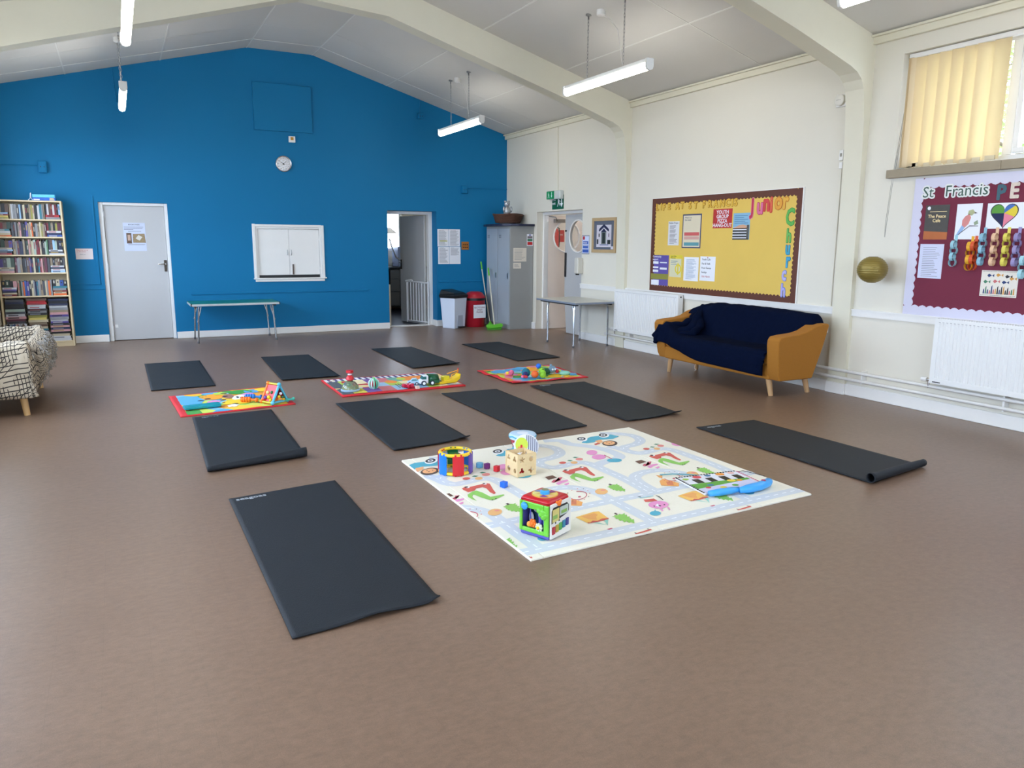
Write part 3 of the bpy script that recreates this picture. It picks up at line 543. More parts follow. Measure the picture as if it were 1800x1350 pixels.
# safety gate folded back against the kitchen door
g = E('safety_gate', (x1-.085, YB+fy-.0, 0), 0, 'white metal safety gate swung open in the kitchen doorway', 'gate')
GW = M('gate_white', (228, 230, 232), .35)
def gp(l, t, z, a=math.radians(20)): return (-math.sin(a)*l+math.cos(a)*t, math.cos(a)*l+math.sin(a)*t, z)
b = MB(); b.tube([gp(.0, 0, .73), gp(.30, 0, .74), gp(.58, 0, .745)], .014, 8); b.build('top_rail', GW, g, smooth=True)
b = MB(); b.tube([gp(.0, 0, .05), gp(.58, 0, .05)], .011, 8); b.build('bottom_rail', GW, g, smooth=True)
for i in range(7):
    l = .10+.075*i; MB().tube([gp(l, 0, .05), gp(l, 0, .74)], .0075, 8).build('bar', GW, g, smooth=True)
b = MB(); b.tube([gp(-.0, 0, 0), gp(-.0, 0, .76)], .014, 8); b.build('hinge_post', GW, g, smooth=True)
b = MB(); b.tube([gp(.58, 0, .02), gp(.58, 0, .75)], .012, 8); b.build('latch_post', GW, g, smooth=True)
b = MB(); b.tube([gp(.60, 0, .745), gp(.46, 0, .765), gp(.42, 0, .76)], [.02, .02, .012], 8); b.build('latch', GW, g, smooth=True)
# bare timber gate post fixed to the left of the doorway
T(MB().box(4.055, YB+.215, 0, 4.10, YB+.315, .72).build('gate_post', M('pale_timber', (196, 184, 160), .6, var=.08), bevel=.004), 'pale timber post fixed at the left side of the kitchen doorway', 'post')

# kitchen shell
KW = M('kitchen_wall', (196, 188, 165), .7, var=.05)
b = MB(); b.box(2.3, YB+.3, 0, 2.4, 16.1, 2.6); b.box(6.5, YB+.3, 0, 6.6, 16.1, 2.6); b.box(2.3, 15.9, 0, 4.85, 16.0, 2.6); b.box(5.50, 15.9, 0, 6.6, 16.0, 2.6)
b.box(4.85, 15.9, 0, 5.50, 16.0, 1.25); b.box(4.85, 15.9, 2.2, 5.50, 16.0, 2.6)
S(b.build('wall_kitchen', KW)); S(MB().box(2.3, YB+.3, 2.4, 6.6, 16.1, 2.5).build('ceiling', CEIL))
r = S(E('window_6')); f = MB(); f.box(4.85, 15.92, 1.25, 5.5, 15.97, 1.30); f.box(4.85, 15.92, 2.15, 5.5, 15.97, 2.2); f.box(4.85, 15.92, 1.3, 4.9, 15.97, 2.15); f.box(5.45, 15.92, 1.3, 5.5, 15.97, 2.15)
f.build('window_frame', GLOSS, r); MB().box(4.85, 15.94, 1.25, 5.5, 15.945, 2.2).build('pane', GLASS, r)
k = E('kitchen_counter', (4.4, 15.3, 0), 0, 'grey kitchen units with a dark worktop seen through the kitchen doorway', 'counter')
KC = M('kitchen_unit_grey', (108, 110, 112), .45); b = MB(); b.box(-1.5, .02, .1, 2.0, .58, .88); b.build('cabinet_body', KC, k)
MB().box(-1.5, -.02, .88, 2.0, .58, .92).build('worktop', M('dark_worktop', (52, 52, 56), .25, var=.2, scale=60), k, bevel=.004)
for i in range(6):
    for z0_, z1_ in ((.12, .40), (.42, .66), (.68, .86)):
        dr = MB().box(-1.48+.58*i, -.0, z0_, -.92+.58*i, .02, z1_).build('drawer_front', KC, k, bevel=.003)
        MB().tube([(-1.3+.58*i, -.0, z1_-.05), (-1.3+.58*i, -.03, z1_-.05), (-1.1+.58*i, -.03, z1_-.05), (-1.1+.58*i, 0, z1_-.05)], .006, 6).build('drawer_handle', CHROME, dr)
h = E('pendant_lamp', (4.93, 15.0, 0), 0, 'white conical lamp shade hanging in the kitchen by the window', 'lamp')
MB().lathe([(.02, 1.72), (.05, 1.70), (.17, 1.60), (.165, 1.60), (.045, 1.69)], seg=24).build('lamp_shade', GLOSS, h, smooth=True)
MB().cyl((0,0,1.71), (0,0,2.4), .004, seg=6).build('cord', GLOSS, h)
T(MB().box(5.22, 15.3, .92, 5.6, 15.72, 1.34).build('water_heater', M('pale_blue_plastic', (150, 164, 196), .4), bevel=.02), 'pale blue box appliance on the kitchen worktop behind the open door', 'appliance')
hs = MB().tube([(5.0, 15.2, 1.5), (5.04, 15.15, 1.3), (5.12, 15.15, 1.12), (5.25, 15.18, 1.05), (5.35, 15.2, 1.12)], .014, 8).build('hose', M('grey_hose', (170, 172, 176), .5), smooth=True)
T(hs, 'grey spray hose hanging in a loop in the kitchen', 'hose')
kl = E('ceiling_light', (4.9, 14.2, 2.4), 0, 'fluorescent ceiling light in the kitchen above the open door', 'light'); MB().box(-.6, -.06, -.07, .6, .06, 0).build('diffuser', emit('kitchen_tube', (1, 1, .95), 9), kl)
hd = E('cooker', (4.48, 14.35, 0), 0, 'black cooker at the left of the kitchen doorway view', 'cooker')
MB().box(-.3, 0, 0, .25, .6, .9).build('cooker_body', BLACK, hd, bevel=.01); MB().box(-.3, 0, .9, .25, .6, .93).build('hob', M('hob_black', (25, 25, 28), .15), hd)

# ------------------------------------------------------------------ corridor door, right wall: two leaves with round portholes
d = S(E('door_3')); y0, y1, zt = DR; fx = XR+.11
b = MB(); b.box(fx, y1-.045, 0, fx+.12, y1, zt); b.box(fx, y0, 0, fx+.12, y0+.045, zt); b.box(fx, y0+.045, zt-.045, fx+.12, y1-.045, zt)
b.build('door_frame', GLOSS, d, bevel=.004)
def porthole_leaf(name, w, zt, cy, cz, R, mat, glass=True):
    """leaf in local XZ plane: x 0..w, thickness .044, round hole"""
    root = None; b = MB(); n = 32; th = .044
    ring = [(cy+R*math.cos(2*PI*k/n), cz+R*math.sin(2*PI*k/n)) for k in range(n)]
    def edge(k):
        a = 2*PI*k/n; c, s_ = math.cos(a), math.sin(a)
        t = min([v for v in [((w-cy)/c if c > 1e-9 else 1e9), (-cy/c if c < -1e-9 else 1e9), ((zt-cz)/s_ if s_ > 1e-9 else 1e9), ((.01-cz)/s_ if s_ < -1e-9 else 1e9)]])
        return (cy+t*c, cz+t*s_)
    out = []
    for k in range(n): out.append(edge(k))
    vs = []
    for p, q in zip(ring, out): vs += [(p[0], 0, p[1]), (q[0], 0, q[1]), (p[0], th, p[1]), (q[0], th, q[1])]
    fs = []
    for i in range(n):
        a, c = 4*i, 4*((i+1) % n)
        fs += [(a, c, c+1, a+1), (a+2, a+3, c+3, c+2), (a, a+2, c+2, c)]
    b.add(vs, fs)
    # fill to the true corners
    for X, Z in ((0, .01), (w, .01), (w, zt), (0, zt)):
        near = sorted(range(n), key=lambda k: (out[k][0]-X)**2+(out[k][1]-Z)**2)[:2]
        i, j = sorted(near)
        if (i, j) == (0, n-1): i, j = j, i
        p, q = out[i], out[j]
        b.prism([p, (X, Z), q], 'y', 0, th)
    o = b.build(name, mat)
    return o, ring
lfm = M('leaf_cream', (230, 218, 208), .45)
def leaf_set(root_loc, rz, w, mat, cx, R):
    p, ring = porthole_leaf('door_leaf', w, zt-.055, cx, 1.535, R, mat); p.parent = d; p.location = root_loc; p.rotation_euler = (0, 0, rz)
    b = MB(); b.tube([(cx+R*math.cos(2*PI*k/32), -.004, 1.535+R*math.sin(2*PI*k/32)) for k in range(32)], .012, 6, closed=True); b.build('porthole_rim', GLOSS, p, smooth=True)
    b = MB(); b.lathe([(R, 0), (R, .004)], (cx, .02, 1.535), 32, axis='y'); b.build('porthole_glass', GLASS, p)
    return p
# leaf standing open into the corridor (faces the camera)
o1 = leaf_set((fx+.06, y1-.085, 0), 0.03, .76, lfm, .36, .255)
# closed leaf lying along the wall line
o2 = leaf_set((fx+.05, y0+.045+.70, 0), RW, .70, DOORW, .38, .245)
b = MB(); b.box(.005, -.012, .90, .05, 0, 1.28); b.build('push_plate', M('dark_plate', (50, 50, 52), .35, .6), o2)
b = MB(); b.cyl((.03, -.02, 1.62), (.03, 0, 1.62), .014); b.build('catch', BLACK, o2)
b = MB(); b.box(.10, -.05, 1.76, .30, 0, 1.82); b.tube([(.14, -.05, 1.80), (.04, -.16, 1.84), (-.02, -.05, 1.86)], .01, 6); b.build('door_closer', METAL, o1, bevel=.004)
# corridor shell
CW = M('corridor_wall', (240, 236, 230), .7)
b = MB(); b.box(8.6, 9.0, 0, 8.7, 12.7, 2.6); b.box(XR+.3, 12.5, 0, 8.7, 12.6, 2.6); b.box(XR+.3, 8.9, 0, 8.7, 9.0, 2.6); b.box(XR+.3, 8.9, 2.45, 8.7, 12.6, 2.55)
S(b.build('wall_corridor', CW))
lt = E('ceiling_light', (7.5, 10.9, 2.42), 0, 'added unseen fill lamp under the corridor ceiling beyond the double door', 'light')  # unseen lamp, added to brighten the corridor behind the portholes
MB().lathe([(.16, 0), (.15, -.05), (.10, -.07), (0, -.08)]).build('diffuser', emit('corridor_fill', (1, .97, .93), 40), lt, smooth=True)
fe = E('fire_extinguisher', (7.28, 12.40, 1.28), 0, 'red fire extinguisher on the corridor wall seen through the porthole', 'fire extinguisher')
RED = M('signal_red', (190, 30, 32), .3)
MB().lathe([(.07, 0), (.075, .02), (.075, .34), (.06, .40), (.025, .43)]).build('cylinder', RED, fe, smooth=True)
MB().lathe([(.02, .43), (.02, .47)]).build('valve', BLACK, fe); MB().tube([(0, 0, .47), (-.05, -.02, .50), (-.12, -.02, .48)], .01, 6).build('lever', BLACK, fe)
MB().tube([(0, 0, .45), (.09, 0, .42), (.10, 0, .2), (.09, 0, .08)], .011, 6).build('hose', BLACK, fe, smooth=True)
sg = E('fire_sign', (7.42, 12.495, 1.45), 0, 'small red fire safety sign beside the corridor extinguisher', 'sign')
MB().box(0, -.004, 0, .12, 0, .22).build('board', RED, sg); text('FIRE', .045, PAPER, sg, (.006, -.006, .12)); 

# ================================================================== WINDOW on the right wall
y0, y1, z0, z1 = WR[0]; wx = XR+.14
r = S(E('window_1'))
f = MB(); t = .055
f.box(wx, y0, z0, wx+.06, y1, z0+t); f.box(wx, y0, z1-t, wx+.06, y1, z1)
for a in (y0, 2.62, 3.72, y1-.10): f.box(wx, a, z0+t, wx+.06, a+(.10 if a > 4 else .075), z1-t)
f.build('window_frame', GLOSS, r, bevel=.004)
f = MB()
for a, c in ((2.695, 3.72), (y0+.075, 2.62)):
    f.box(wx-.012, a+.012, z0+t+.01, wx+.045, c-.012, z0+t+.05); f.box(wx-.012, a+.012, z1-t-.05, wx+.045, c-.012, z1-t-.01)
    f.box(wx-.012, a+.012, z0+t+.05, wx+.045, a+.052, z1-t-.05); f.box(wx-.012, c-.052, z0+t+.05, wx+.045, c-.012, z1-t-.05)
f.build('sash', GLOSS, r, bevel=.004)
for a, c in ((y0+.08, 2.62), (2.695, 3.72), (3.795, y1-.1)):
    MB().box(wx+.02, a, z0+t, wx+.026, c, z1-t).build('pane', GLASS, r)
SILL = M('sill_tile', (150, 136, 112), .5, var=.12, scale=14)
for a in (4.672, 3.67, 2.67, 1.67):
    MB().box(XR-.055, a-1.0005 if a > 1.7 else 1.5, 2.012, XR+.14, a, 2.083).build('sill_tile', SILL, r, bevel=.004)
# vertical blind
bl = E('vertical_blind', (XR+.07, 4.62, 0), RW, 'cream vertical slat blind drawn to one side of the high window', 'blind')
MB().box(0, -.03, 3.012, 3.0, .012, 3.05).build('headrail', GLOSS, bl, bevel=.003)
SL = bpy.data.materials.new('blind_fabric'); SL.use_nodes = True; t_ = SL.node_tree; t_.nodes.clear()
o_ = t_.nodes.new('ShaderNodeOutputMaterial'); df = t_.nodes.new('ShaderNodeBsdfDiffuse'); tr = t_.nodes.new('ShaderNodeBsdfTranslucent'); mxx = t_.nodes.new('ShaderNodeMixShader')
df.inputs[0].default_value = rgb((206, 188, 156)); tr.inputs[0].default_value = rgb((238, 206, 142)); mxx.inputs[0].default_value = .20
t_.links.new(df.outputs[0], mxx.inputs[1]); t_.links.new(tr.outputs[0], mxx.inputs[2]); t_.links.new(mxx.outputs[0], o_.inputs[0])
sx_ = [.035, .055, .085, .190, .296, .402, .508, .614, .735]
for i, u in enumerate(sx_):
    a = math.radians([-62, -60, -20, -22, -24, -24, -24, -22, -3][i]); w = .127
    n = 6; vs = []
    for q in range(n+1):
        s_ = q/n*w; bow = .006*math.sin(PI*q/n)
        vs.append((u+s_*math.cos(a)-bow*math.sin(a)-.01, -.008-.02*0+(-s_*math.sin(a)+w*math.sin(a)/2)+bow*math.cos(a)))
    b = MB(); zb = 2.10+.004*(i % 3)
    b.add([(x, y, zb) for x, y in vs]+[(x, y, 3.012) for x, y in vs], [(q, q+1, n+2+q, n+1+q) for q in range(n)])
    sl = b.build('slat', SL, bl, smooth='all', normals=False)
    MB().box(u+.01, -.012, zb-.004, u+.09, -.002, zb+.03).build('bottom_weight', M('weight_white', (214, 200, 168), .6), sl)
b = MB(); pth = [(.03, -.03, 3.02), (.012, -.04, 2.6), (-.01, -.06, 2.2), (-.03, -.07, 1.95), (-.05, -.07, 1.62), (-.045, -.072, 1.5)]
b.tube(pth, .0025, 5); b.tube([(p[0]+.012, p[1], p[2]) for p in pth[:-1]]+[pth[-1]], .0025, 5); b.build('cord', M('cord_grey', (150, 148, 140), .6), bl)
# world outside the window
GR = M('paving', (150, 148, 142), .9, var=.1); S(MB().box(6.6, -20, -.3, 60, 40, -.2).build('ground', GR)); S(MB().box(-60, -20, -.3, -1.8, 40, -.2).build('ground', GR))
LEAF = M('leaf_green', (120, 150, 62), .6, var=.35, scale=3); BARK = M('bark', (96, 82, 66), .9, var=.3)
def tree(name, x, y, h, rad, label, n, zlo):
    t = E(name, (x, y, -.2), 0, label, 'tree')
    b = MB(); b.tube([(0,0,0), (.1,.05,h*.35), (0,.1,h*.6), (.1,0,h*.9)], [.16, .13, .09, .03], 8)
    for k in range(9):
        a = k*2.4; z = h*(.3+.06*k); L = rad*(.9-.05*k)
        b.tube([(0,0,z), (L*.5*math.cos(a), L*.5*math.sin(a), z+.3), (L*math.cos(a), L*math.sin(a), z+.8)], [.05, .03, .012], 6)
    b.build('trunk', BARK, t, smooth=True)
    b = MB()
    for k in range(n):
        a = random.random()*2*PI; rr = rad*math.sqrt(random.random()); zz = zlo+(h-zlo)*random.random()
        rr *= max(.25, math.sin(PI*min(1, (zz-zlo+.6)/(h-zlo+1.0))))
        c = Vector((rr*math.cos(a), rr*math.sin(a), zz)); s_ = random.uniform(.05, .11)
        u = Vector((random.gauss(0,1), random.gauss(0,1), random.gauss(0,.5))).normalized(); v = u.orthogonal().normalized()
        b.add([c-u*s_, c-v*s_*.45, c+u*s_, c+v*s_*.45], [(0,1,2,3)])
    o = b.build('foliage', LEAF, t, normals=False); o['kind'] = 'stuff'
tree('garden_tree', 10.6, 4.9, 6.5, 2.2, 'leafy garden tree outside the high window, nearest the blind', 9000, 1.2)
tree('garden_tree', 12.4, 8.2, 7.0, 2.4, 'leafy garden tree outside the high window, standing behind the first', 7000, 1.2)
sh = E('garden_shed', (12.0, 4.4, -.2), 0, 'low shed with a red-brown roof outside the high window', 'shed')
MB().box(-1.2, -1.5, 0, 1.2, 5.5, 2.6).build('shed_wall', M('shed_wall', (210, 196, 180), .8), sh)
MB().prism([(-1.4, 2.55), (1.4, 2.55), (0, 3.1)], 'y', -1.7, 5.7).build('shed_roof', M('roof_tile', (176, 130, 112), .8, var=.15), sh)

# ================================================================== LIGHTS
TUBE = emit('led_tube', (1.0, .955, .87), LAMP)
CAPM = M('batten_white', (225, 225, 222), .4)
def batten():
    r = E('strip_light', (0,0,0))
    MB().box(-.03, -.75, .035, .03, .75, .075).build('housing', CAPM, r, bevel=.004)
    b = MB(); prof = [(-.034, .036), (-.038, .01), (-.028, -.018), (0, -.03), (.028, -.018), (.038, .01), (.034, .036)]
    b.prism(prof, 'y', -.725, .725); b.build('diffuser', TUBE, r)
    for s in (-1, 1):
        MB().prism([(-.04, .075), (-.041, .005), (-.03, -.022), (0, -.033), (.03, -.022), (.041, .005), (.04, .075)], 'y', s*.725, s*.752).build('end_cap', CAPM, r, bevel=.003)
    return r
def chain(p0, p1, parent):
    b = MB(); L = (Vector(p1)-Vector(p0)).length; n = max(4, int(L/.034)); d_ = (Vector(p1)-Vector(p0))/n
    for i in range(n):
        c = Vector(p0)+d_*(i+.5); h_ = d_.length*.62
        pts = []
        for k in range(8):
            a = 2*PI*k/8; u = .008*math.cos(a); w = h_*math.sin(a)
            pts.append(c+Vector((u, 0, w)) if i % 2 else c+Vector((0, u, w)))
        b.tube(pts, .0022, 4, closed=True)
    return b.build('chain', METAL, parent)
proto = batten(); LG = 'hanging LED strip lights'
rosep = None
lab = {(0,0): 'short looking hanging strip light seen end-on before the blue wall', (0,1): 'hanging strip light nearest the blue wall on the right side',
       (1,0): 'hanging strip light cut by the top edge at the left', (1,1): 'hanging strip light near the right wall, in front of the second beam',
       (2,0): 'hanging strip light overhead at the left, above the camera', (2,1): 'hanging strip light cut by the top right corner near the window',
       (3,0): 'hanging strip light behind the camera at the left', (3,1): 'hanging strip light behind the camera at the right'}
first = True
for bi, yc in enumerate((10.41, 6.75, 3.15, -.5)):
    for si, (xl, zl) in enumerate(((.21, 3.055), (4.51, 3.035))):
        o = proto if first else copy_tree(proto)
        first = False
        o.location = (xl, yc, zl); T(o, lab[(bi, si)], 'light', LG)
        for dy in (-.32, .32):
            ztop = zc(xl)-zl
            hk = MB(); hk.lathe([(.03, ztop-.004), (.03, ztop-.012), (.008, ztop-.02), (.008, ztop-.05)], (0, dy, 0), 12); hk.build('ceiling_hook', METAL, o, smooth=True)
            chain((0, dy, .075), (0, dy, ztop-.045), o)
        rz_ = E('ceiling_rose', (xl+(.02 if si else .0), yc+.12, zc(xl)), 0, 'small white junction box on the ceiling above the light, %s bay, %s side' % (('farthest', 'second', 'third', 'rearmost')[bi], ('left', 'right')[si]), 'junction box', 'ceiling junction boxes')
        MB().lathe([(.045, 0), (.045, -.05), (.035, -.058), (0, -.06)], seg=20).build('box_cover', GLOSS, rz_, smooth=True)
        MB().tube([(0, 0, -.05), (.03, -.1, -.10), (.0, -.3, -.25), (-.01, -.42, -(zc(xl)-zl)+.08)], .003, 5).build('flex', GLOSS, rz_)

# ================================================================== BLUE WALL FITTINGS
def on_back(name, x, z, label=None, cat=None, group=None): return E(name, (x, YB, z), 0, label, cat, group)
def on_right(name, y, z, label=None, cat=None, group=None, off=0): return E(name, (XR-off, y, z), RW, label, cat, group)

h = on_back('serving_hatch', HT[0], HT[2], 'white serving hatch with two closed doors in the blue wall', 'hatch')
w = HT[1]-HT[0]; hh = HT[3]-HT[2]
b = MB(); b.box(-.045, -.018, 0, 0, .0, hh+.04); b.box(w, -.018, 0, w+.04, 0, hh+.03); b.box(0, -.018, hh, w, 0, hh+.035)
b.box(0, 0, 0, .03, .1, hh); b.box(w-.03, 0, 0, w, .1, hh); b.box(.03, 0, hh-.03, w-.03, .1, hh); b.build('frame', GLOSS, h, bevel=.003)
MB().box(-.055, -.035, -.008, w+.06, .02, .012).build('sill', GLOSS, h, bevel=.003)
MB().box(-.03, -.02, -.045, w+.03, 0, -.01).build('apron', GLOSS, h, bevel=.003)
MB().box(.03, .047, .012, w-.03, .06, .06).build('gap_shade', BLACK, h); MB().box(0, .10, 0, w, .12, hh).build('leak_blocker', GLOSS, h)  # black strip paints the gap's shade; added unseen panel stops light leaking
for i in (0, 1):
    dl = MB().box(.033+i*(w/2-.032), .025, .055, w/2-.002+i*(w/2-.032), .045, hh-.033).build('door_panel', GLOSS, h, bevel=.002)
    x = w/2-.03 if i == 0 else w/2+.03
    MB().tube([(x, .025, .36), (x, .003, .365), (x, -.003, .40), (x, .003, .435), (x, .025, .44)], .004, 6).build('door_handle', METAL, dl, smooth=True)
    xh = .034 if i == 0 else w-.034
    for zz in (.13, .58): MB().box(xh-.012, .012, zz, xh+.02, .027, zz+.045).build('hinge', GLOSS, dl, bevel=.002)
MB().box(w/2+.04, .012, .06, w/2+.062, .024, .22).build('bolt', M('brown_bolt', (92, 76, 66), .5), h)

T(MB().box(1.972, YB-.036, 3.062, 2.828, YB, 3.74).build('wall_board', BLUE, bevel=.003), 'large blue painted square board high on the blue wall', 'board')
c = on_back('wall_clock', 2.374, 2.59, 'round wall clock with white face and silver rim on the blue wall', 'clock')
MB().lathe([(.118, 0), (.122, -.02), (.116, -.036), (.104, -.032), (.104, -.018)], seg=40, axis='y').build('rim', M('silver_rim', (190, 190, 192), .25, .9), c, smooth=True)
MB().lathe([(.105, -.016), (0, -.016)], seg=40, axis='y').build('dial', M('dial_white', (232, 228, 222), .5), c)
for k in range(12):
    a = PI/2-(k+1)*PI/6
    text(str(k+1), .026, DINK, c, (.082*math.cos(a), -.0185, .082*math.sin(a)-.009), align='CENTER', name='numeral')
def hand(ang_, L, wd, nm):
    a = PI/2-ang_; dx, dz = math.cos(a), math.sin(a); nx, nz = -dz, dx
    b = MB(); b.prism([(nx*wd-dx*.015, nz*wd-dz*.015), (dx*L, dz*L), (-nx*wd-dx*.015, -nz*wd-dz*.015)], 'y', -.024, -.021); b.build(nm, DINK, c)
hand(2*PI*(10.15/12), .055, .005, 'hour_hand'); hand(2*PI*(7.5/60), .082, .004, 'minute_hand')
MB().lathe([(.006, -.026), (.006, -.018)], axis='y', seg=10).build('pin', DINK, c)
sq = on_back('alarm_sounder', 2.516, 2.957, 'tiny white square plate with orange mark above the clock', 'plate')
MB().box(-.048, -.03, -.045, .048, 0, .045).build('body', GLOSS, sq, bevel=.004); MB().box(-.022, -.032, -.012, .022, -.03, .03).build('mark', M('amber', (196, 140, 40), .5), sq)
for nm, x, z, w_, h_, lb in (('blue_junction_box', -.785, 2.39, .10, .15, 'blue painted socket box above the bookcase on the blue wall'), ('blue_junction_box', 5.37, 2.315, .10, .13, 'blue painted socket box above the pinned papers, right of the blue wall'), ('blue_junction_box', 4.595, 3.45, .09, .09, 'blue painted box high on the blue wall below the ceiling')):
    jb = on_back(nm, x, z, lb, 'box', 'blue boxes on the blue wall'); MB().box(-w_/2, -.055, -h_/2, w_/2, 0, h_/2).build('box_cover', BLUE, jb, bevel=.006)
    MB().box(-w_/2+.012, -.061, -h_/2+.012, w_/2-.012, -.055, h_/2-.03).build('face_plate', BLUE, jb, bevel=.002)
    b = MB()
    for dx in (-.02, .02): b.box(dx-.004, -.0625, -.008, dx+.004, -.061, .008)
    b.build('slot', DINK, jb)
for p0, p1, lb in (((XL, 2.402), (-.84, 2.406), 'thin blue conduit running left from the box above the bookcase'), ((5.42, 2.347), (XR, 2.352), 'thin blue conduit running right to the corner of the blue wall'), ((4.595, 3.50), (4.595, 3.70), 'thin blue conduit rising to the ceiling from the high blue box'), ((.17, 3.30), (.145, 3.73), 'thin blue conduit behind the left strip light')):
    T(MB().tube([(p0[0], YB-.008, p0[1]), (p1[0], YB-.008, p1[1])], .008, 6).build('conduit', BLUE), lb, 'conduit', 'blue conduits')

# sheets of paper ------------------------------------------------------
def sheet(root, w, h, mat=None, th=.0012):
    return MB().box(0, -th, -h, w, 0, 0).build('sheet', mat or PAPER, root)
def lines(root, rows, mat, name='printed_lines', y=-.0016):
    b = MB()
    for x0, x1, z, t in rows: b.flat([(x0, z-t/2), (x1, z-t/2), (x1, z+t/2), (x0, z+t/2)], y, axis='y')
    o = b.build(name, mat, root, normals=False); return o
def para(w, z0, z1, n, x0=.02, jitter=.3, t=.0035, seed=0):
    rnd = random.Random(seed); rows = []
    for i in range(n):
        z = z0+(z1-z0)*i/max(1, n-1); rows.append((x0, w-x0-rnd.random()*jitter*w, z, t))
    return rows
pl = on_back('paper_notice', -.5, 1.315, 'small white card with red handwriting between bookcase and white door', 'notice')
sheet(pl, .212, .148, M('card', (230, 218, 216), .7)); RINK = M('red_ink', (190, 90, 90), .8)
text('Please do not sit\non the heater', .021, RINK, pl, (.014, -.002, -.03)); text('thank you', .018, INK, pl, (.05, -.002, -.085))
pd = E('paper_notice', (.115, YB+.069, 1.678), 0, 'white notice with two small photos taped to the white door', 'notice')
sheet(pd, .285, .395, M('poster_white', (200, 208, 228), .6))
text('BOOKCASES', .026, DINK, pd, (.142, -.002, -.035), align='CENTER'); lines(pd, [(.01, .26, -.06, .006), (.01, .25, -.078, .006), (.01, .13, -.096, .006), (.06, .23, -.12, .005), (.05, .27, -.30, .004), (.05, .26, -.31, .003)], INK)
b = MB(); b.flat([(.035, -.29), (.10, -.29), (.10, -.145), (.035, -.145)], -.0018, 0, 'y'); b.flat([(.05, -.25), (.085, -.25), (.085, -.17), (.05, -.17)], -.002, 1, 'y'); b.flat([(.115, -.28), (.28, -.28), (.27, -.15), (.12, -.155)], -.0018, 2, 'y')
b.flat([(.15, -.22), (.2, -.25), (.24, -.2), (.19, -.17)], -.002, 3, 'y'); b.build('photo_print', [M('photo_brown', (98, 76, 62), .6), M('photo_cream', (190, 160, 140), .6), M('photo_tan', (150, 130, 98), .6, var=.5, scale=60), M('photo_pale', (214, 210, 200), .6)], pd, normals=False)
for i, (x, z, lb) in enumerate(((4.878, 1.65, 'top left of the four white typed sheets, with a yellow highlight'), (5.088, 1.65, 'top right of the four white typed sheets by the kitchen door'), (4.886, 1.355, 'bottom left of the four white typed sheets by the kitchen door'), (5.096, 1.355, 'bottom right of the four typed sheets, half empty'))):
    pp = on_back('typed_sheet', x, z, lb, 'notice', 'typed sheets by the kitchen door'); sheet(pp, .205, .290)
    n = 22 if i < 3 else 11
    lines(pp, para(.205, -.03, -.27 if i < 3 else -.14, n, .022, .25, .004, i), INK); text(('Kitchen rules', 'Fire procedure', 'Cleaning list', 'Contacts')[i], .016, DINK, pp, (.03, -.002, -.022))
    if i == 0: MB().flat([(.04, -.205), (.18, -.205), (.18, -.19), (.04, -.19)], -.0019, 0, 'y').build('highlight', M('olive_highlight', (170, 172, 60), .7), pp, normals=False)
fb = on_back('key_board', 5.32, 1.442, 'small brown board with dark hooks right of the typed sheets', 'board')
MB().box(0, -.012, -.136, .135, 0, 0).build('board', M('orange_wood', (164, 104, 34), .5, var=.2, scale=40), fb, bevel=.002)
for i in range(6):
    x = .03+.037*(i % 3); z = -.045-.05*(i//3); MB().lathe([(.011, -.012), (.011, -.02), (.004, -.026)], (x, 0, z), 8, axis='y').build('knob', M('dark_brown', (84, 48, 16), .5), fb)

# ================================================================== BOOKCASE and BOOKS
BX0, BX1, BYF, BYB, BZ = -1.40, -.598, 11.955, 12.235, 1.94
bc = E('bookcase', ((BX0+BX1)/2, (BYF+BYB)/2, 0), 0, 'tall birch-effect bookcase packed with books against the blue wall', 'bookcase')
OX, OY = bc.location.x, bc.location.y
BIR = M('birch', (206, 186, 148), .5, var=.08, scale=4, stretch=(1, 1, .15))
def bb(nm, x0, y0, z0, x1, y1, z1): MB().box(x0-OX, y0-OY, z0, x1-OX, y1-OY, z1).build(nm, BIR, bc, bevel=.0015)
bb('side_panel', BX0, BYF, 0, BX0+.022, BYB, BZ); bb('side_panel', BX1-.022, BYF, 0, BX1, BYB, BZ)
bb('top_panel', BX0+.022, BYF, BZ-.02, BX1-.022, BYB, BZ); bb('back_panel', BX0+.022, BYB-.006, .06, BX1-.022, BYB, BZ-.02)
bb('plinth', BX0+.022, BYF+.01, 0, BX1-.022, BYF+.025, .058); 
SH = [.058, .676, .982, 1.218, 1.452, 1.680]
for z in SH: bb('shelf', BX0+.022, BYF+.004, z, BX1-.022, BYB-.006, z+.018)
BC = {'black': (26, 26, 30), 'white': (184, 184, 186), 'tan': (138, 122, 100), 'brown': (92, 68, 54), 'dark red': (112, 26, 34), 'red': (170, 34, 40), 'grey': (128, 128, 130), 'dark grey': (66, 68, 74),
      'light blue': (140, 176, 206), 'blue': (44, 74, 140), 'navy': (26, 34, 64), 'teal': (44, 110, 124), 'olive': (140, 134, 60), 'yellow': (206, 186, 100), 'cream': (182, 170, 142), 'purple': (76, 62, 126),
      'orange': (206, 96, 40), 'dark green': (36, 60, 48), 'green': (80, 116, 84), 'pink': (190, 140, 140), 'maroon': (90, 40, 56), 'pale green': (150, 164, 150)}
PAGES = M('page_edges', (208, 200, 182), .8)
ORD = 'first second third fourth fifth sixth seventh eighth ninth tenth eleventh twelfth thirteenth fourteenth fifteenth sixteenth seventeenth eighteenth nineteenth twentieth'.split()
def ordn(i):
    if i < 20: return ORD[i]
    t = i+1
    if t % 10 == 0: return {30: 'thirtieth', 40: 'fortieth'}[t]
    return {2: 'twenty', 3: 'thirty', 4: 'forty'}[t//10]+'-'+ORD[t % 10-1]
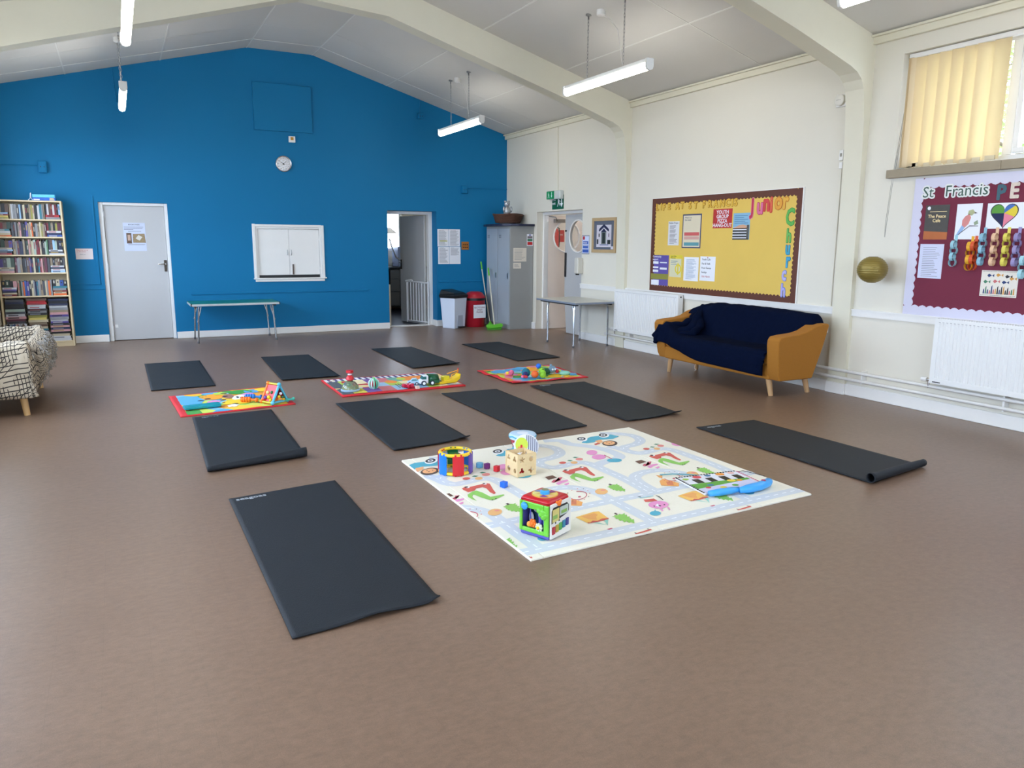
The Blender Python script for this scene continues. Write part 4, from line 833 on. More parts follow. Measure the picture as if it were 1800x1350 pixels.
def book(x0, x1, z0, z1, depth, col, lying, label, group, yf=None, tilt=0, jit=0):
    yf = BYF+.03 if yf is None else yf
    b = MB(); cx, cz = (x0+x1)/2, z0; w, h_ = x1-x0, z1-z0; c_ = .0018
    if lying:
        b.box(-w/2, 0, 0, w/2, depth, c_); b.box(-w/2, 0, h_-c_, w/2, depth, h_); b.box(-w/2, 0, c_, w/2, .003, h_-c_); b.box(-w/2+.004, .003, c_, w/2-.004, depth-.004, h_-c_, 1)
        if h_ > .012 and random.random() < .45: b.box(-w/2+w*.12, -.0006, h_*.28, w/2-w*.35, 0, h_*.68, 2)
    else:
        b.box(-w/2, 0, 0, -w/2+c_, depth, h_); b.box(w/2-c_, 0, 0, w/2, depth, h_); b.box(-w/2+c_, 0, 0, w/2-c_, .003, h_); b.box(-w/2+c_, .003, .003, w/2-c_, depth-.004, h_-.004, 1)
        if w > .012 and random.random() < .5: b.box(-w/2+w*.3, -.0006, h_*(.35+.2*random.random()), w/2-w*.3, 0, h_*(.65+.2*random.random()), 2)
    alt = random.choice([(176, 170, 156), (40, 36, 40), (150, 126, 70), (130, 50, 52), (120, 120, 126)])
    if col in ('white', 'cream', 'yellow', 'light blue', 'tan'): alt = random.choice([(60, 50, 56), (150, 60, 60), (110, 110, 120)])
    o = b.build('book', [M('cover_'+col.replace(' ', '_'), BC[col], .45, var=.15, scale=12), PAGES, M('title_%d_%d' % (alt[0], alt[1]), alt, .5)])
    o.location = (cx, yf, cz); o.rotation_euler = (0, tilt, jit)
    T(o, label, 'book', group); return o
def shelf_books(zs, ztop, name, left, leftup, mid, right, rightup):
    """left/right: lying stacks (bottom first); leftup/rightup: upright books on or behind them; mid: upright run"""
    rnd = random.Random(sum(map(ord, name))); g = 'books on the %s shelf of the bookcase' % name; z = zs+.018; H_ = ztop-z
    xl0 = BX0+.026; xl1 = xl0+.175; xr1 = BX1-.026; xr0 = xr1-.175
    for side, st, xa, xb in (('left', left, xl0, xl1), ('right', right, xr0, xr1)):
        zz = z
        for i, c_ in enumerate(st):
            t = rnd.uniform(.018, .028) if len(st) > 2 else .03
            j = rnd.uniform(-.006, .006)
            book(xa+abs(j), xb-rnd.uniform(0, .018), zz, zz+t, .14, c_, True, '%s book lying %s from the bottom at the %s end of the %s shelf' % (c_, ordn(i), side, name), g, yf=BYF+.022+abs(j)); zz += t+.0004
        ups = leftup if side == 'left' else rightup; x = xa; n = len(ups)
        for i, c_ in enumerate(ups):
            w_ = (xb-xa)/n*.97; hb = min(ztop-zz-.012, max(.05, H_*rnd.uniform(.84, .93)-(zz-z)))
            book(x, x+w_, zz, zz+hb, .12, c_, False, '%s upright book above the stack, %s along at the %s end, %s shelf' % (c_, ordn(i), side, name), g, yf=BYF+.05); x += w_+.0008
    x = xl1+.003; n = len(mid); ws = [rnd.uniform(.7, 1.3) for _ in mid]; k = (xr0-.003-x)/sum(ws)
    for i, c_ in enumerate(mid):
        w_ = ws[i]*k; hb = H_*rnd.uniform(.80, .93)
        book(x, x+w_-.0012, z, z+hb, rnd.uniform(.12, .16), c_, False, '%s upright book, %s from the left in the middle run of the %s shelf' % (c_, ordn(i), name), g, yf=BYF+.03+rnd.uniform(0, .012)); x += w_
shelf_books(SH[5], BZ-.02, 'top', ['olive', 'yellow', 'dark red', 'light blue'], ['black', 'tan', 'black', 'brown'],
            ['tan', 'white', 'grey', 'grey', 'dark grey', 'light blue', 'black', 'cream', 'black', 'black', 'tan', 'olive', 'cream', 'black', 'black', 'white', 'teal', 'grey', 'tan'], ['grey', 'red'], ['black', 'white', 'brown', 'dark red', 'white', 'dark red', 'black', 'light blue'])
shelf_books(SH[4], SH[5], 'second', ['orange', 'cream', 'white', 'teal'], ['tan', 'dark red', 'brown', 'dark green'],
            ['dark grey', 'black', 'grey', 'black', 'tan', 'pink', 'black', 'navy', 'purple', 'tan', 'cream', 'orange', 'black', 'grey', 'tan', 'cream', 'olive', 'tan', 'maroon'], ['blue', 'navy', 'white'], ['dark red', 'dark green', 'tan', 'black', 'olive', 'maroon', 'maroon'])
shelf_books(SH[3], SH[4], 'third', ['red', 'navy', 'light blue', 'cream'], ['black', 'dark green', 'brown', 'purple'],
            ['tan', 'grey', 'maroon', 'navy', 'navy', 'tan', 'black', 'dark green', 'pink', 'tan', 'cream', 'pale green', 'dark red', 'dark red', 'cream', 'black', 'black', 'pale green', 'green'], ['white', 'dark grey', 'white'], ['dark grey', 'brown', 'light blue', 'pale green', 'black', 'navy', 'black'])
shelf_books(SH[2], SH[3], 'fourth', ['pink', 'grey', 'cream'], ['purple', 'dark grey', 'pale green', 'dark green'],
            ['maroon', 'grey', 'tan', 'black', 'dark grey', 'brown', 'purple', 'navy', 'cream', 'black', 'teal', 'dark red', 'pink', 'brown', 'maroon', 'dark grey'], ['light blue', 'white', 'navy', 'white'], ['tan', 'black', 'tan', 'brown', 'black', 'dark grey'])
shelf_books(SH[1], SH[2]-.06, 'fifth', ['dark red', 'cream', 'navy', 'purple', 'white'], ['black', 'dark green', 'black', 'pink'],
            ['tan', 'dark green', 'grey', 'orange', 'blue', 'purple', 'black', 'cream', 'grey', 'navy', 'teal', 'grey', 'tan', 'dark grey', 'cream', 'grey', 'orange', 'grey'], ['orange', 'cream', 'dark red', 'grey', 'teal'], ['black', 'cream', 'blue', 'black'])
rnd = random.Random(3)
stk = {'left': (BX0+.03, ['black', 'tan', 'navy', 'cream', 'dark red', 'black', 'brown', 'white', 'dark grey', 'maroon', 'pink', 'white', 'dark grey', 'pale green', 'black', 'black', 'navy', 'dark grey']),
       'middle': (BX0+.28, ['navy', 'blue', 'dark grey', 'dark grey', 'maroon', 'teal', 'cream', 'brown', 'tan', 'cream', 'yellow', 'olive', 'black', 'grey', 'black', 'white', 'white', 'red', 'red', 'brown']),
       'right': (BX0+.53, ['white', 'white', 'cream', 'black', 'pink', 'navy', 'pink', 'black', 'purple', 'white', 'grey', 'purple', 'pink', 'tan', 'grey', 'white', 'navy', 'black', 'navy'])}
for nm, (x, cs) in stk.items():
    zz = SH[0]+.018; t = (.676-zz-.025)/len(cs)
    for i, c_ in enumerate(cs):
        tt = t*rnd.uniform(.8, 1.15); j = rnd.uniform(0, .02)
        if zz+tt > .668: break
        book(x+j*.5, x+.235-j, zz, zz+tt-.0005, .19, c_, True, '%s book lying %s from the bottom of the %s stack, bottom shelf' % (c_, ordn(i), nm), 'books on the bottom shelf of the bookcase', yf=BYF+.03+j); zz += tt
for i, c_ in enumerate(['tan', 'white', 'navy', 'light blue', 'blue', 'pink', 'white', 'brown']):
    book(-1.34+.034*i, -1.333+.034*i, .12, .12+.22, .14, c_, False, '%s magazine leaning %s from the left before the bottom stacks' % (c_, ordn(i)), 'magazines leaning on the bottom shelf', yf=BYF-.13+.0*i, tilt=-.35)
g = E('storage_box', (-.79, 12.06, BZ), 0, 'blue and turquoise flat puzzle box on top of the bookcase', 'box')
MB().box(-.13, -.08, 0, .13, .08, .04).build('box_base', M('box_blue', (40, 92, 186), .4, var=.25, scale=18), g, bevel=.002)
MB().box(-.13, -.08, .041, .125, .08, .08).build('box_lid', M('box_turquoise', (96, 190, 222), .4, var=.15, scale=30), g, bevel=.002)
b = MB(); b.flat([(.06, .005), (.12, .005), (.11, .035), (.065, .038)], -.0812, 0, 'y'); b.flat([(-.12, .008), (-.05, .008), (-.05, .02), (-.12, .02)], -.0812, 1, 'y'); b.build('printed_picture', [M('pic_tan', (196, 170, 140), .6), PAPER], g, normals=False)
lp = E('ribbon_loop', (-.95, 12.03, BZ), 0, 'white ribbon loop standing beside the box on the bookcase top', 'ribbon')
MB().tube([(-.025, 0, .003), (.0, 0, .03), (.006, 0, .095), (.012, 0, .10), (.010, 0, .03), (.03, 0, .003)], .004, 6).build('ribbon', PAPER, lp, smooth=True)

# ================================================================== TABLES
STEEL = M('steel_tube', (176, 180, 184), .22, 1)
def ftable(name, cx, cy, w, dp, zt, topc, edgec, label, th=.03, legs=None, double=False):
    r = E(name, (cx, cy, 0), 0, label, 'table')
    MB().box(-w/2, -dp/2, zt-th, w/2, dp/2, zt-.004).build('table_edge', edgec, r, bevel=.004)
    MB().box(-w/2+.004, -dp/2+.004, zt-.004, w/2-.004, dp/2-.004, zt).build('tabletop', topc, r)
    for (lx, ly, sx_, sy_) in legs:
        b = MB(); zt_ = zt-th
        if double:
            b.tube([(lx-.035*sx_, ly, zt_-.01), (lx-.03*sx_, ly, zt_-.03), (lx, ly, .012)], .012, 8); b.tube([(lx+.04*sx_*-1.6, ly, zt_-.01), (lx-.055*sx_, ly, zt_-.05), (lx-.006*sx_, ly, .30)], .009, 8)
        else:
            b.tube([(lx-.05*sx_, ly-.0*sy_, zt_-.008), (lx-.02*sx_, ly, zt_-.02), (lx, ly, zt_-.08), (lx, ly, .012)], .0125, 8)
            b.tube([(lx-.0*sx_, ly-.07*sy_, zt_-.008), (lx, ly-.03*sy_, zt_-.02), (lx, ly-.01*sy_, zt_-.1), (lx, ly-.004*sy_, .25)], .0095, 8)
        o = b.build('leg', STEEL, r, smooth=True)
        MB().cyl((lx, ly, 0), (lx, ly, .03), .015, seg=10).build('foot', M('rubber_grey', (90, 90, 92), .7), o)
    b = MB(); b.box(-w/2+.05, -dp/2+.04, zt-th-.02, -w/2+.08, dp/2-.04, zt-th); b.box(w/2-.08, -dp/2+.04, zt-th-.02, w/2-.05, dp/2-.04, zt-th); b.build('cross_rail', BLACK, r)
    return r
gt = ftable('folding_table', 1.475, 11.785, 1.215, .63, .558, M('green_laminate', (24, 128, 112), .35), M('pale_edge', (186, 190, 190), .4), 'low table with green top and steel legs against the blue wall', th=.034,
       legs=[(-.535, -.285, -1, -1), (.535, -.285, 1, -1), (-.535, .27, -1, 1), (.535, .27, 1, 1)], double=True)
b = MB()
for x in (-.607, .593):
    for y in (-.315, .30): b.box(x, y, .523, x+.016, y+.016, .561)
b.build('corner_cap', BLACK, gt, bevel=.002)
ftable('folding_table', 5.80, 9.27, .68, 1.08, .636, M('cream_laminate', (206, 204, 192), .3), M('grey_edge', (130, 138, 152), .4), 'low table with cream top and grey edge beside the corridor door',
       legs=[(-.28, -.42, -1, -1), (.28, -.42, 1, -1), (-.28, .30, -1, 1), (.28, .30, 1, 1)])

# ================================================================== BINS, BROOMS, LOCKER
wb = E('pedal_bin', (5.02, 11.90, 0), math.radians(28), 'white plastic pedal bin with black lid beside the kitchen doorway', 'bin')
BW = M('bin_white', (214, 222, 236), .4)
def frus(b, w0, d0, w1, d1, z0, z1, mi=0): b.hexa([(-w0,-d0,z0),(w0,-d0,z0),(w0,d0,z0),(-w0,d0,z0),(-w1,-d1,z1),(w1,-d1,z1),(w1,d1,z1),(-w1,d1,z1)], mi)
b = MB(); frus(b, .14, .13, .168, .16, .0, .53); b.build('body', BW, wb, bevel=.012)
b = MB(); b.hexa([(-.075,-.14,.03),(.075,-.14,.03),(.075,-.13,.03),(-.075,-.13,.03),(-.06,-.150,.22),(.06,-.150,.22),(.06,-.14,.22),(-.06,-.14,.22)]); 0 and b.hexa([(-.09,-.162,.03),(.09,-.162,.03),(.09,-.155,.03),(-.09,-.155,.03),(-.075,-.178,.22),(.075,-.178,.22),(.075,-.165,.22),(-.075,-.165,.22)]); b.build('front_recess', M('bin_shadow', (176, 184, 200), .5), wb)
b = MB(); b.box(-.06, -.205, .015, .06, -.13, .035); b.build('pedal', BLACK, wb, bevel=.004)
b = MB(); frus(b, .174, .166, .182, .174, .51, .56); b.build('lid_rim', BLACK, wb, bevel=.006)
b = MB(); b.hexa([(-.18,-.172,.56),(.18,-.172,.56),(.18,.172,.56),(-.18,.172,.56),(-.14,-.12,.60),(.14,-.12,.60),(.15,.15,.65),(-.15,.15,.65)]); b.build('lid', BLACK, wb, bevel=.012)
rb = E('swing_bin', (5.445, 11.97, 0), 0, 'round red metal bin with conical red lid beside the white bin', 'bin')
rb.scale = (1.06, 1.06, 1)
BR = M('bin_red', (168, 22, 40), .3)
MB().lathe([(.155, 0), (.162, .01), (.168, .45), (.170, .455)], seg=40).build('body', BR, rb, smooth=True)
MB().lathe([(.171, .452), (.172, .50), (.168, .502)], seg=40).build('band', BLACK, rb, smooth=True)
MB().lathe([(.175, .495), (.175, .51), (.12, .585), (.08, .60), (0, .604)], seg=40).build('lid', BR, rb, smooth=True)
bn = E('bin_notice', (5.435, 11.78, .385), math.radians(6), 'white recycling notice stuck on the front of the red bin', 'notice')
MB().box(-.105, -.003, -.225, .135, -.001, 0).build('sheet', PAPER, bn)
text('RECYCLING\nONLY\nPLEASE', .04, M('maroon_ink', (120, 40, 60), .8), bn, (.015, -.0036, -.06), align='CENTER')
BRG = M('lime_plastic', (96, 190, 40), .4)
bm = E('broom', (5.535, 11.38, 0), math.radians(-12), 'broom with lime green head leaning between red bin and locker', 'broom')
b = MB(); b.prism([(-.145, .055), (-.13, .03), (-.08, .02), (.12, .035), (.145, .07), (.12, .10), (.0, .085), (-.12, .09)], 'y', -.05, .03); b.build('broom_head', BRG, bm, bevel=.012)
b = MB(); b.box(-.12, -.035, .0, .12, .02, .03); b.build('bristles', M('bristle_green', (70, 150, 40), .9, bump=.6, bscale=200), bm)
POLE = M('pole_cream', (206, 200, 180), .35)
MB().tube([(0, -.01, .07), (.03, .50, .88)], .011, 8).build('pole', POLE, bm, smooth=True); MB().tube([(.03, .495, .87), (.035, .58, 1.0)], .013, 8).build('grip', BRG, bm, smooth=True)
b2 = E('mop_handle', (5.69, 11.86, 0), 0, 'second lime-gripped pole leaning against the blue wall behind the broom', 'mop')
MB().tube([(0, 0, .01), (-.02, .30, .98)], .010, 8).build('pole', POLE, b2, smooth=True); MB().tube([(-.02, .295, .97), (-.023, .33, 1.10)], .013, 8).build('grip', BRG, b2, smooth=True)
MB().lathe([(.05, 0), (.055, .03), (.02, .06), (.012, .09)], seg=14).build('mop_socket', BRG, b2, smooth=True)

lk = E('locker', (5.757, 11.245, 0), 0, 'tall grey steel locker in the corner beside the corridor door', 'locker')
LG_ = M('locker_grey', (150, 152, 150), .42, var=.02); LGD = M('locker_door_grey', (160, 168, 176), .4)
lw, ld, lh = .432, .90, 1.70
MB().box(0, 0, 0, lw, ld, lh).build('locker_body', LG_, lk, bevel=.003)
for i, (ya, yb) in enumerate(((.02, .44), (.46, .88))):
    dl = MB().box(-.008, ya, .08, 0, yb, lh-.04).build('locker_door', LGD, lk, bevel=.002)
    b = MB()
    b.box(-.0125, ya+.035, .84, -.008, ya+.075, .93); b.build('lock', METAL, dl, bevel=.002)
    b = MB()
    for k in range(3): b.box(-.0095, ya+.30, 1.55-.02*k, -.008, ya+.38, 1.556-.02*k)
    b.build('vent_slot', DINK, dl)
tb = T(MB().prism([(x, y) for x, y in [(-.16, .42), (-.15, .25), (-.10, .1), (0, -.02), (.12, -.07), (.26, -.08), (.43, -.05), (.43, .90), (-.06, .90), (-.13, .66)]], 'z', lh, lh+.035).build('round_board', M('navy_board', (22, 32, 62), .45), bevel=.006), 'dark navy round-edged board lying on top of the grey locker', 'board')
tb.location = lk.location
bs = E('wicker_basket', (5.925, 11.66, lh+.035), 0, 'oval dark wicker basket on the board on top of the locker', 'basket')
WK = M('wicker_brown', (84, 54, 40), .8, var=.4, scale=70, bump=.8, bscale=120)
b = MB()
for k in range(9):
    z = .03+.014*k; R_ = .195+.0045*k
    b.tube([(1.06*R_*math.cos(2*PI*i/36), R_*math.sin(2*PI*i/36), z+.003*math.sin(i*PI)) for i in range(36)], .0105, 6, closed=True)
b.build('weave', WK, bs, smooth=True)
b = MB(); b.tube([(1.06*.238*math.cos(2*PI*i/36), .238*math.sin(2*PI*i/36), .156+.006*math.sin(6*PI*i/36)) for i in range(36)], .016, 6, closed=True); b.build('rim', WK, bs, smooth=True)
MB().lathe([(.0, .02), (.16, .02), (.16, .03), (0, .03)], sx=1.0).build('base', WK, bs); MB().lathe([(.13, 0), (.12, .03)], sx=1.1).build('foot', M('pewter', (150, 152, 158), .35, .8), bs)
tbr = E('silver_ornament', (5.885, 11.62, lh+.18), 0, 'silver grey teddy ornament standing in the basket on the locker', 'ornament')
SV = M('silver_fur', (176, 178, 182), .35, .6, var=.3, scale=40)
b = MB(); b.ball((0, 0, .07), (.065, .055, .085)); b.ball((0, 0, .185), (.05, .045, .048)); b.ball((0, -.04, .175), (.022, .02, .018)); b.build('body', SV, tbr, smooth=True)
for s in (-1, 1):
    MB().ball((s*.038, 0, .225), (.017, .012, .017)).build('ear', SV, tbr, smooth=True); MB().ball((s*.068, -.02, .10), (.02, .022, .05)).build('arm', SV, tbr, smooth=True)
    MB().ball((s*.035, -.05, .012), (.024, .04, .022)).build('leg', SV, tbr, smooth=True)
b = MB(); b.ball((-.018, -.044, .195), .005); b.ball((.018, -.044, .195), .005); b.ball((0, -.059, .18), .007); b.build('face', BLACK, tbr, smooth=True)
n1 = E('locker_notice', (6.066, 11.2445, 1.575), 0, 'small coloured fire notice at the top right of the locker', 'notice'); sheet(n1, .115, .195)
b = MB(); b.flat([(.01, -.075), (.105, -.075), (.105, -.035), (.01, -.035)], -.0018, 0, 'y'); b.flat([(.01, -.12), (.105, -.12), (.105, -.08), (.01, -.08)], -.0018, 1, 'y'); b.flat([(.01, -.18), (.105, -.18), (.105, -.13), (.01, -.13)], -.0018, 2, 'y'); b.flat([(.045, -.03), (.07, -.03), (.07, -.006), (.045, -.006)], -.0018, 3, 'y')
b.build('printed_bands', [M('band_grey', (120, 110, 116), .7), M('band_green', (60, 120, 90), .7), RED, M('band_blue', (40, 60, 150), .7)], n1, normals=False)
n2 = E('locker_notice', (5.815, 11.2445, 1.345), 0, 'larger cream typed notice on the front of the locker', 'notice'); sheet(n2, .245, .22, M('cream_paper', (222, 214, 200), .7)); lines(n2, para(.245, -.03, -.19, 9, .02, .3, .004, 5), INK)
n3 = E('locker_notice', (5.815, 11.2445, 1.105), 0, 'smaller cream label below the typed notice on the locker', 'notice'); sheet(n3, .145, .095, M('cream_paper', (222, 214, 200), .7)); lines(n3, para(.145, -.025, -.065, 4, .02, .3, .004, 6), INK)

# ================================================================== RIGHT WALL FITTINGS
GS = M('exit_green', (8, 92, 62), .4)
def man(b, x, z, s, mi, y):
    def q(pts): b.flat([(x+p[0]*s, z+p[1]*s) for p in pts], y, mi, 'y')
    q([(.45+.1*math.cos(a*PI/4), .9+.1*math.sin(a*PI/4)) for a in range(8)]); q([(.35, .4), (.6, .45), (.55, .78), (.3, .75)]); q([(.35, .4), (.5, .42), (.3, .05), (.15, 0), (.2, .1)]); q([(.5, .42), (.62, .42), (.85, .15), (.75, .08)]); q([(.55, .75), (.58, .68), (.85, .55), (.82, .5), (.5, .62)])
def arrow(b, x, z, s, mi, y):
    b.flat([(x-.08*s, z+s), (x-.08*s, z+.4*s), (x-.25*s, z+.4*s), (x, z), (x+.25*s, z+.4*s), (x+.08*s, z+.4*s), (x+.08*s, z+s)], y, mi, 'y')
el = on_right('emergency_light', 10.70, 2.105, 'green illuminated emergency exit light above the corridor door', 'exit sign')
MB().box(0, -.075, -.005, .40, -.0, .125).build('housing', M('clear_plastic', (198, 204, 200), .2), el, bevel=.012)
MB().box(.005, -.08, .0, .235, -.0755, .12).build('legend_panel', M('legend_green', (20, 140, 84), .3), el, bevel=.001)
b = MB(); man(b, .03, .015, .085, 0, -.0812); arrow(b, .165, .02, .085, 0, -.0812); b.build('pictogram', M('legend_white', (210, 236, 222), .4), el, normals=False)
T(MB().tube([(XR-.008, 10.46, 2.23), (XR-.008, 10.49, 2.9), (XR-.008, 10.49, 3.18)], .006, 6).build('conduit', BEAM), 'thin white cable rising from the emergency exit light', 'conduit')
es = on_right('exit_sign', 10.64, 2.165, 'dark green exit sign with running man and arrow on the wall', 'sign')
MB().box(0, -.006, -.215, .345, 0, 0).build('board', GS, es); b = MB(); man(b, .13, -.18, .15, 0, -.0072); arrow(b, .29, -.19, .16, 0, -.0072); b.build('pictogram', PAPER, es, normals=False)
text('Fire\nexit', .062, PAPER, es, (.008, -.0072, -.085))
pc = on_right('framed_picture', 9.46, 1.788, 'wooden framed picture of a white porch with dark gabled roof', 'picture')
PW, PH = .60, .49
b = MB(); b.box(0, -.022, -PH, .045, 0, 0); b.box(PW-.045, -.022, -PH, PW, 0, 0); b.box(.045, -.022, -.045, PW-.045, 0, 0); b.box(.045, -.022, -PH, PW-.045, 0, -PH+.045); b.build('frame', M('oak_frame', (186, 158, 116), .45, var=.1, scale=10), pc, bevel=.003)
MB().box(.045, -.010, -PH+.045, PW-.045, 0, -.045).build('mount', M('slate_mount', (92, 98, 112), .7), pc)
def rr(b, x0, z0, x1, z1, mi, y=-.0115): b.flat([(x0, z0), (x1, z0), (x1, z1), (x0, z1)], y, mi, 'y')
b = MB(); rr(b, .115, -.41, .485, -.10, 0); b.flat([(.17, -.175), (.19, -.15), (.30, -.09), (.41, -.15), (.43, -.175), (.415, -.195), (.30, -.135), (.185, -.195)], -.0125, 1, 'y')
b.flat([(.225, -.20), (.30, -.15), (.37, -.20)], -.0125, 1, 'y'); rr(b, .235, -.37, .36, -.20, 2, -.0125); rr(b, .262, -.36, .335, -.21, 3, -.0135); rr(b, .17, -.27, .195, -.22, 3, -.0125); rr(b, .415, -.27, .435, -.22, 4, -.0125)
rr(b, .125, -.37, .165, -.30, 3, -.0125); rr(b, .39, -.37, .47, -.31, 3, -.0125); rr(b, .20, -.385, .42, -.375, 5, -.0125); rr(b, .48, -.44, .553, -.40, 0, -.0125)
b.build('printed_picture', [M('pic_pale', (206, 200, 208), .6), M('pic_navy', (20, 30, 70), .6), M('pic_greygreen', (120, 130, 124), .6), M('pic_dark', (28, 40, 40), .6), M('pic_mauve', (110, 90, 110), .6), M('pic_blue', (80, 100, 150), .6)], pc, normals=False)
bp_ = on_right('door_poster', 9.745, 1.545, 'narrow blue and white notice beside the corridor door', 'notice'); sheet(bp_, .20, .275, M('frame_grey', (130, 134, 146), .5))
b = MB(); rr(b, .008, -.262, .19, -.012, 0, -.0018); b.flat([(.05+.028*math.cos(a*PI/8), -.04+.028*math.sin(a*PI/8)) for a in range(16)], -.0026, 1, 'y'); rr(b, .03, -.13, .17, -.085, 2, -.0026); rr(b, .03, -.19, .17, -.145, 2, -.0026); rr(b, .02, -.25, .18, -.205, 2, -.0026)
b.build('printed_notice', [M('notice_lilac', (206, 214, 240), .6), RED, M('notice_blue', (56, 92, 176), .6)], bp_, normals=False); text('WASH\nHANDS', .036, PAPER, bp_, (.035, -.0032, -.122))
ds = on_right('soap_dispenser', 9.80, 1.215, 'cream wall dispenser with a dark oval window beside the door', 'dispenser')
MB().box(0, -.10, -.235, .10, 0, 0).build('body', M('dispenser_cream', (206, 202, 190), .4), ds, bevel=.015); MB().ball((-.0, -.06, -.17), (.004, .016, .032)).build('level_window', BLACK, ds, smooth=True); MB().box(.03, -.09, -.255, .07, -.05, -.235).build('nozzle', BLACK, ds)
sd = on_right('smoke_alarm_bell', 5.245, 2.765, 'round white alarm sounder on the wall beside the second beam', 'alarm')
MB().box(-.058, -.022, -.058, .058, 0, .058).build('back_box', GLOSS, sd, bevel=.006); MB().lathe([(.052, -.022), (.052, -.05), (.04, -.06), (0, -.062)], seg=28, axis='y').build('cover', M('alarm_white', (226, 222, 212), .4), sd, smooth=True)
b = MB(); [b.ball((-.02+.013*k, -.061, .0), .003, seg=6, rings=4) for k in range(4)]; b.build('holes', DINK, sd)
sw = on_right('switch_box', 5.19, 2.26, 'small white two-part switch box on the wall near the second beam', 'switch')
MB().box(-.022, -.03, -.045, .022, 0, .05).build('upper_box', GLOSS, sw, bevel=.003); MB().box(-.018, -.025, -.12, .018, 0, -.06).build('lower_box', GLOSS, sw, bevel=.003); MB().box(-.008, -.036, -.01, .008, -.03, .02).build('rocker', M('rocker_grey', (150, 146, 136), .5), sw)
T(MB().tube([(XR-.007, 5.19, 2.14), (XR-.007, 5.185, .84)], .006, 6).build('conduit', WHITE), 'thin white surface conduit dropping from the switch box to the rail', 'conduit')
ln = E('paper_lantern', (6.0, 4.612, 1.213), 0, 'ribbed gold paper lantern hanging against the right wall', 'lantern')
GO = M('gold_paper', (136, 118, 56), .38, .35)
b = MB(); prof = []; nr = 15
for i in range(nr*4+1):
    th = -.82*PI/2+(.82*PI)*i/(nr*4); rib = .0016*math.cos(2*PI*i/4)
    prof.append(((.128+rib)*math.cos(th)+0, (.118+rib)*math.sin(th)))
b.lathe(prof[:], seg=40); b.build('shade', GO, ln, smooth=True)
b = MB(); b.tube([(.036*math.cos(2*PI*i/20), .036*math.sin(2*PI*i/20), .113) for i in range(20)], .003, 5, closed=True); b.build('wire_ring', METAL, ln)
MB().tube([(.12, 0, .02), (.195, 0, .02)], .0015, 4).build('hanging_thread', M('thread_grey', (120, 118, 110), .7), ln)

# radiators
RW_ = M('radiator_white', (232, 232, 230), .35)
def radiator(name, yfar, ynear, z0, z1, label, valve_far=True, depth=.085):
    L = yfar-ynear; r = E(name, (XR-.02, yfar, 0), RW, label, 'radiator')
    n = int(L/.0333); b = MB(); P_ = []
    for i in range(n):
        a = .03+(L-.06)*i/n; p = (L-.06)/n
        P_ += [(a, 0), (a+p*.30, 0), (a+p*.42, -.007), (a+p*.88, -.007)]
    P_.append((L-.03, 0))
    yb = -depth; zt_, zb_ = z1-.045, z0+.045
    vs = []; fs = []
    for (x, dd) in P_: vs += [(x, yb-dd*1.0, zb_), (x, yb-dd, zt_)]
    for i in range(len(P_)-1): fs.append((2*i, 2*i+2, 2*i+3, 2*i+1))
    b.add(vs, fs); b.build('front_panel', RW_, r)
    b = MB(); b.box(0, -depth-.001, z0, L, -depth+.012, zb_); b.box(0, -depth-.001, zt_, L, -depth+.012, z1-.008); b.box(0, -depth-.001, zb_, .03, -depth+.012, zt_); b.box(L-.03, -depth-.001, zb_, L, -depth+.012, zt_)
    b.build('panel_rim', RW_, r)
    b = MB(); [b.box(.03+(L-.06)*i/n+.004, -depth-.0022, zt_+.006, .03+(L-.06)*i/n+.020, -depth-.001, zt_+.011) for i in range(n)]; b.build('notches', M('rad_shadow', (170, 170, 170), .6), r)
    for xx in (0, L-.004): MB().box(xx, -depth+.004, z0+.004, xx+.006, -.012, z1-.004).build('side_panel', RW_, r)
    b = MB(); b.box(0, -depth, z1-.012, L, -.012, z1-.006)
    for i in range(int(L/.02)): b.box(.01+.02*i, -depth+.008, z1-.006, .018+.02*i, -.018, z1-.001)
    b.build('top_grille', RW_, r)
    MB().box(.02, -.055, z0+.02, L-.02, -.03, z1-.03).build('back_panel', RW_, r)
    b = MB(); b.cyl((-.09, -.05, z0+.02), (-.04, -.05, z0+.02), .02, seg=14); b.build('valve_head', GLOSS, r, bevel=.002)
    b = MB(); b.cyl((-.04, -.05, z0+.02), (0, -.05, z0+.02), .011, seg=10); b.cyl((-.025, -.05, z0+.02), (-.025, -.045, z0-.05), .009, seg=8); b.build('valve', CHROME, r, smooth=True)
    MB().box(.03, -depth-.003, z0+.01, .10, -depth-.001, z0+.018).build('label_strip', DINK, r)
    b = MB(); b.lathe([(.009, 0), (.009, .006), (0, .006)], (L+.002, -.05, z1-.03), 10, axis='x'); b.build('bleed_plug', DINK, r)
    for xx in (.2, L-.2): MB().box(xx, -.03, z0+.1, xx+.03, .018, z1-.1).build('bracket', RW_, r)
    return r
radiator('radiator', 8.72, 7.36, .235, .815, 'white ribbed radiator below the yellow notice board')
radiator('radiator', 4.03, 2.45, .275, .832, 'large white ribbed radiator below the maroon notice board')
PIPEM = M('pipe_paint', (222, 220, 216), .35)
def pipe(pts, r_, label, nm='heating_pipe'):
    o = MB().tube(pts, r_, 10).build(nm, PIPEM, smooth=True); T(o, label, 'pipe', 'heating pipes on the right wall'); return o
pu = pipe([(XR-.06, 8.95, .238), (XR-.06, 6, .238), (XR-.06, YF, .238)], .0155, 'upper white heating pipe running along the right wall')
plw = pipe([(XR-.06, 9.0, .165), (XR-.06, 6, .165), (XR-.06, YF, .165)], .0155, 'lower white heating pipe running along the right wall')
for y in (8.4, 6.5, 4.72, 3.42, 2.0):
    MB().box(XR-.066, y-.008, .14, XR-.0, y+.008, .262).build('pipe_clip', GLOSS, pu)

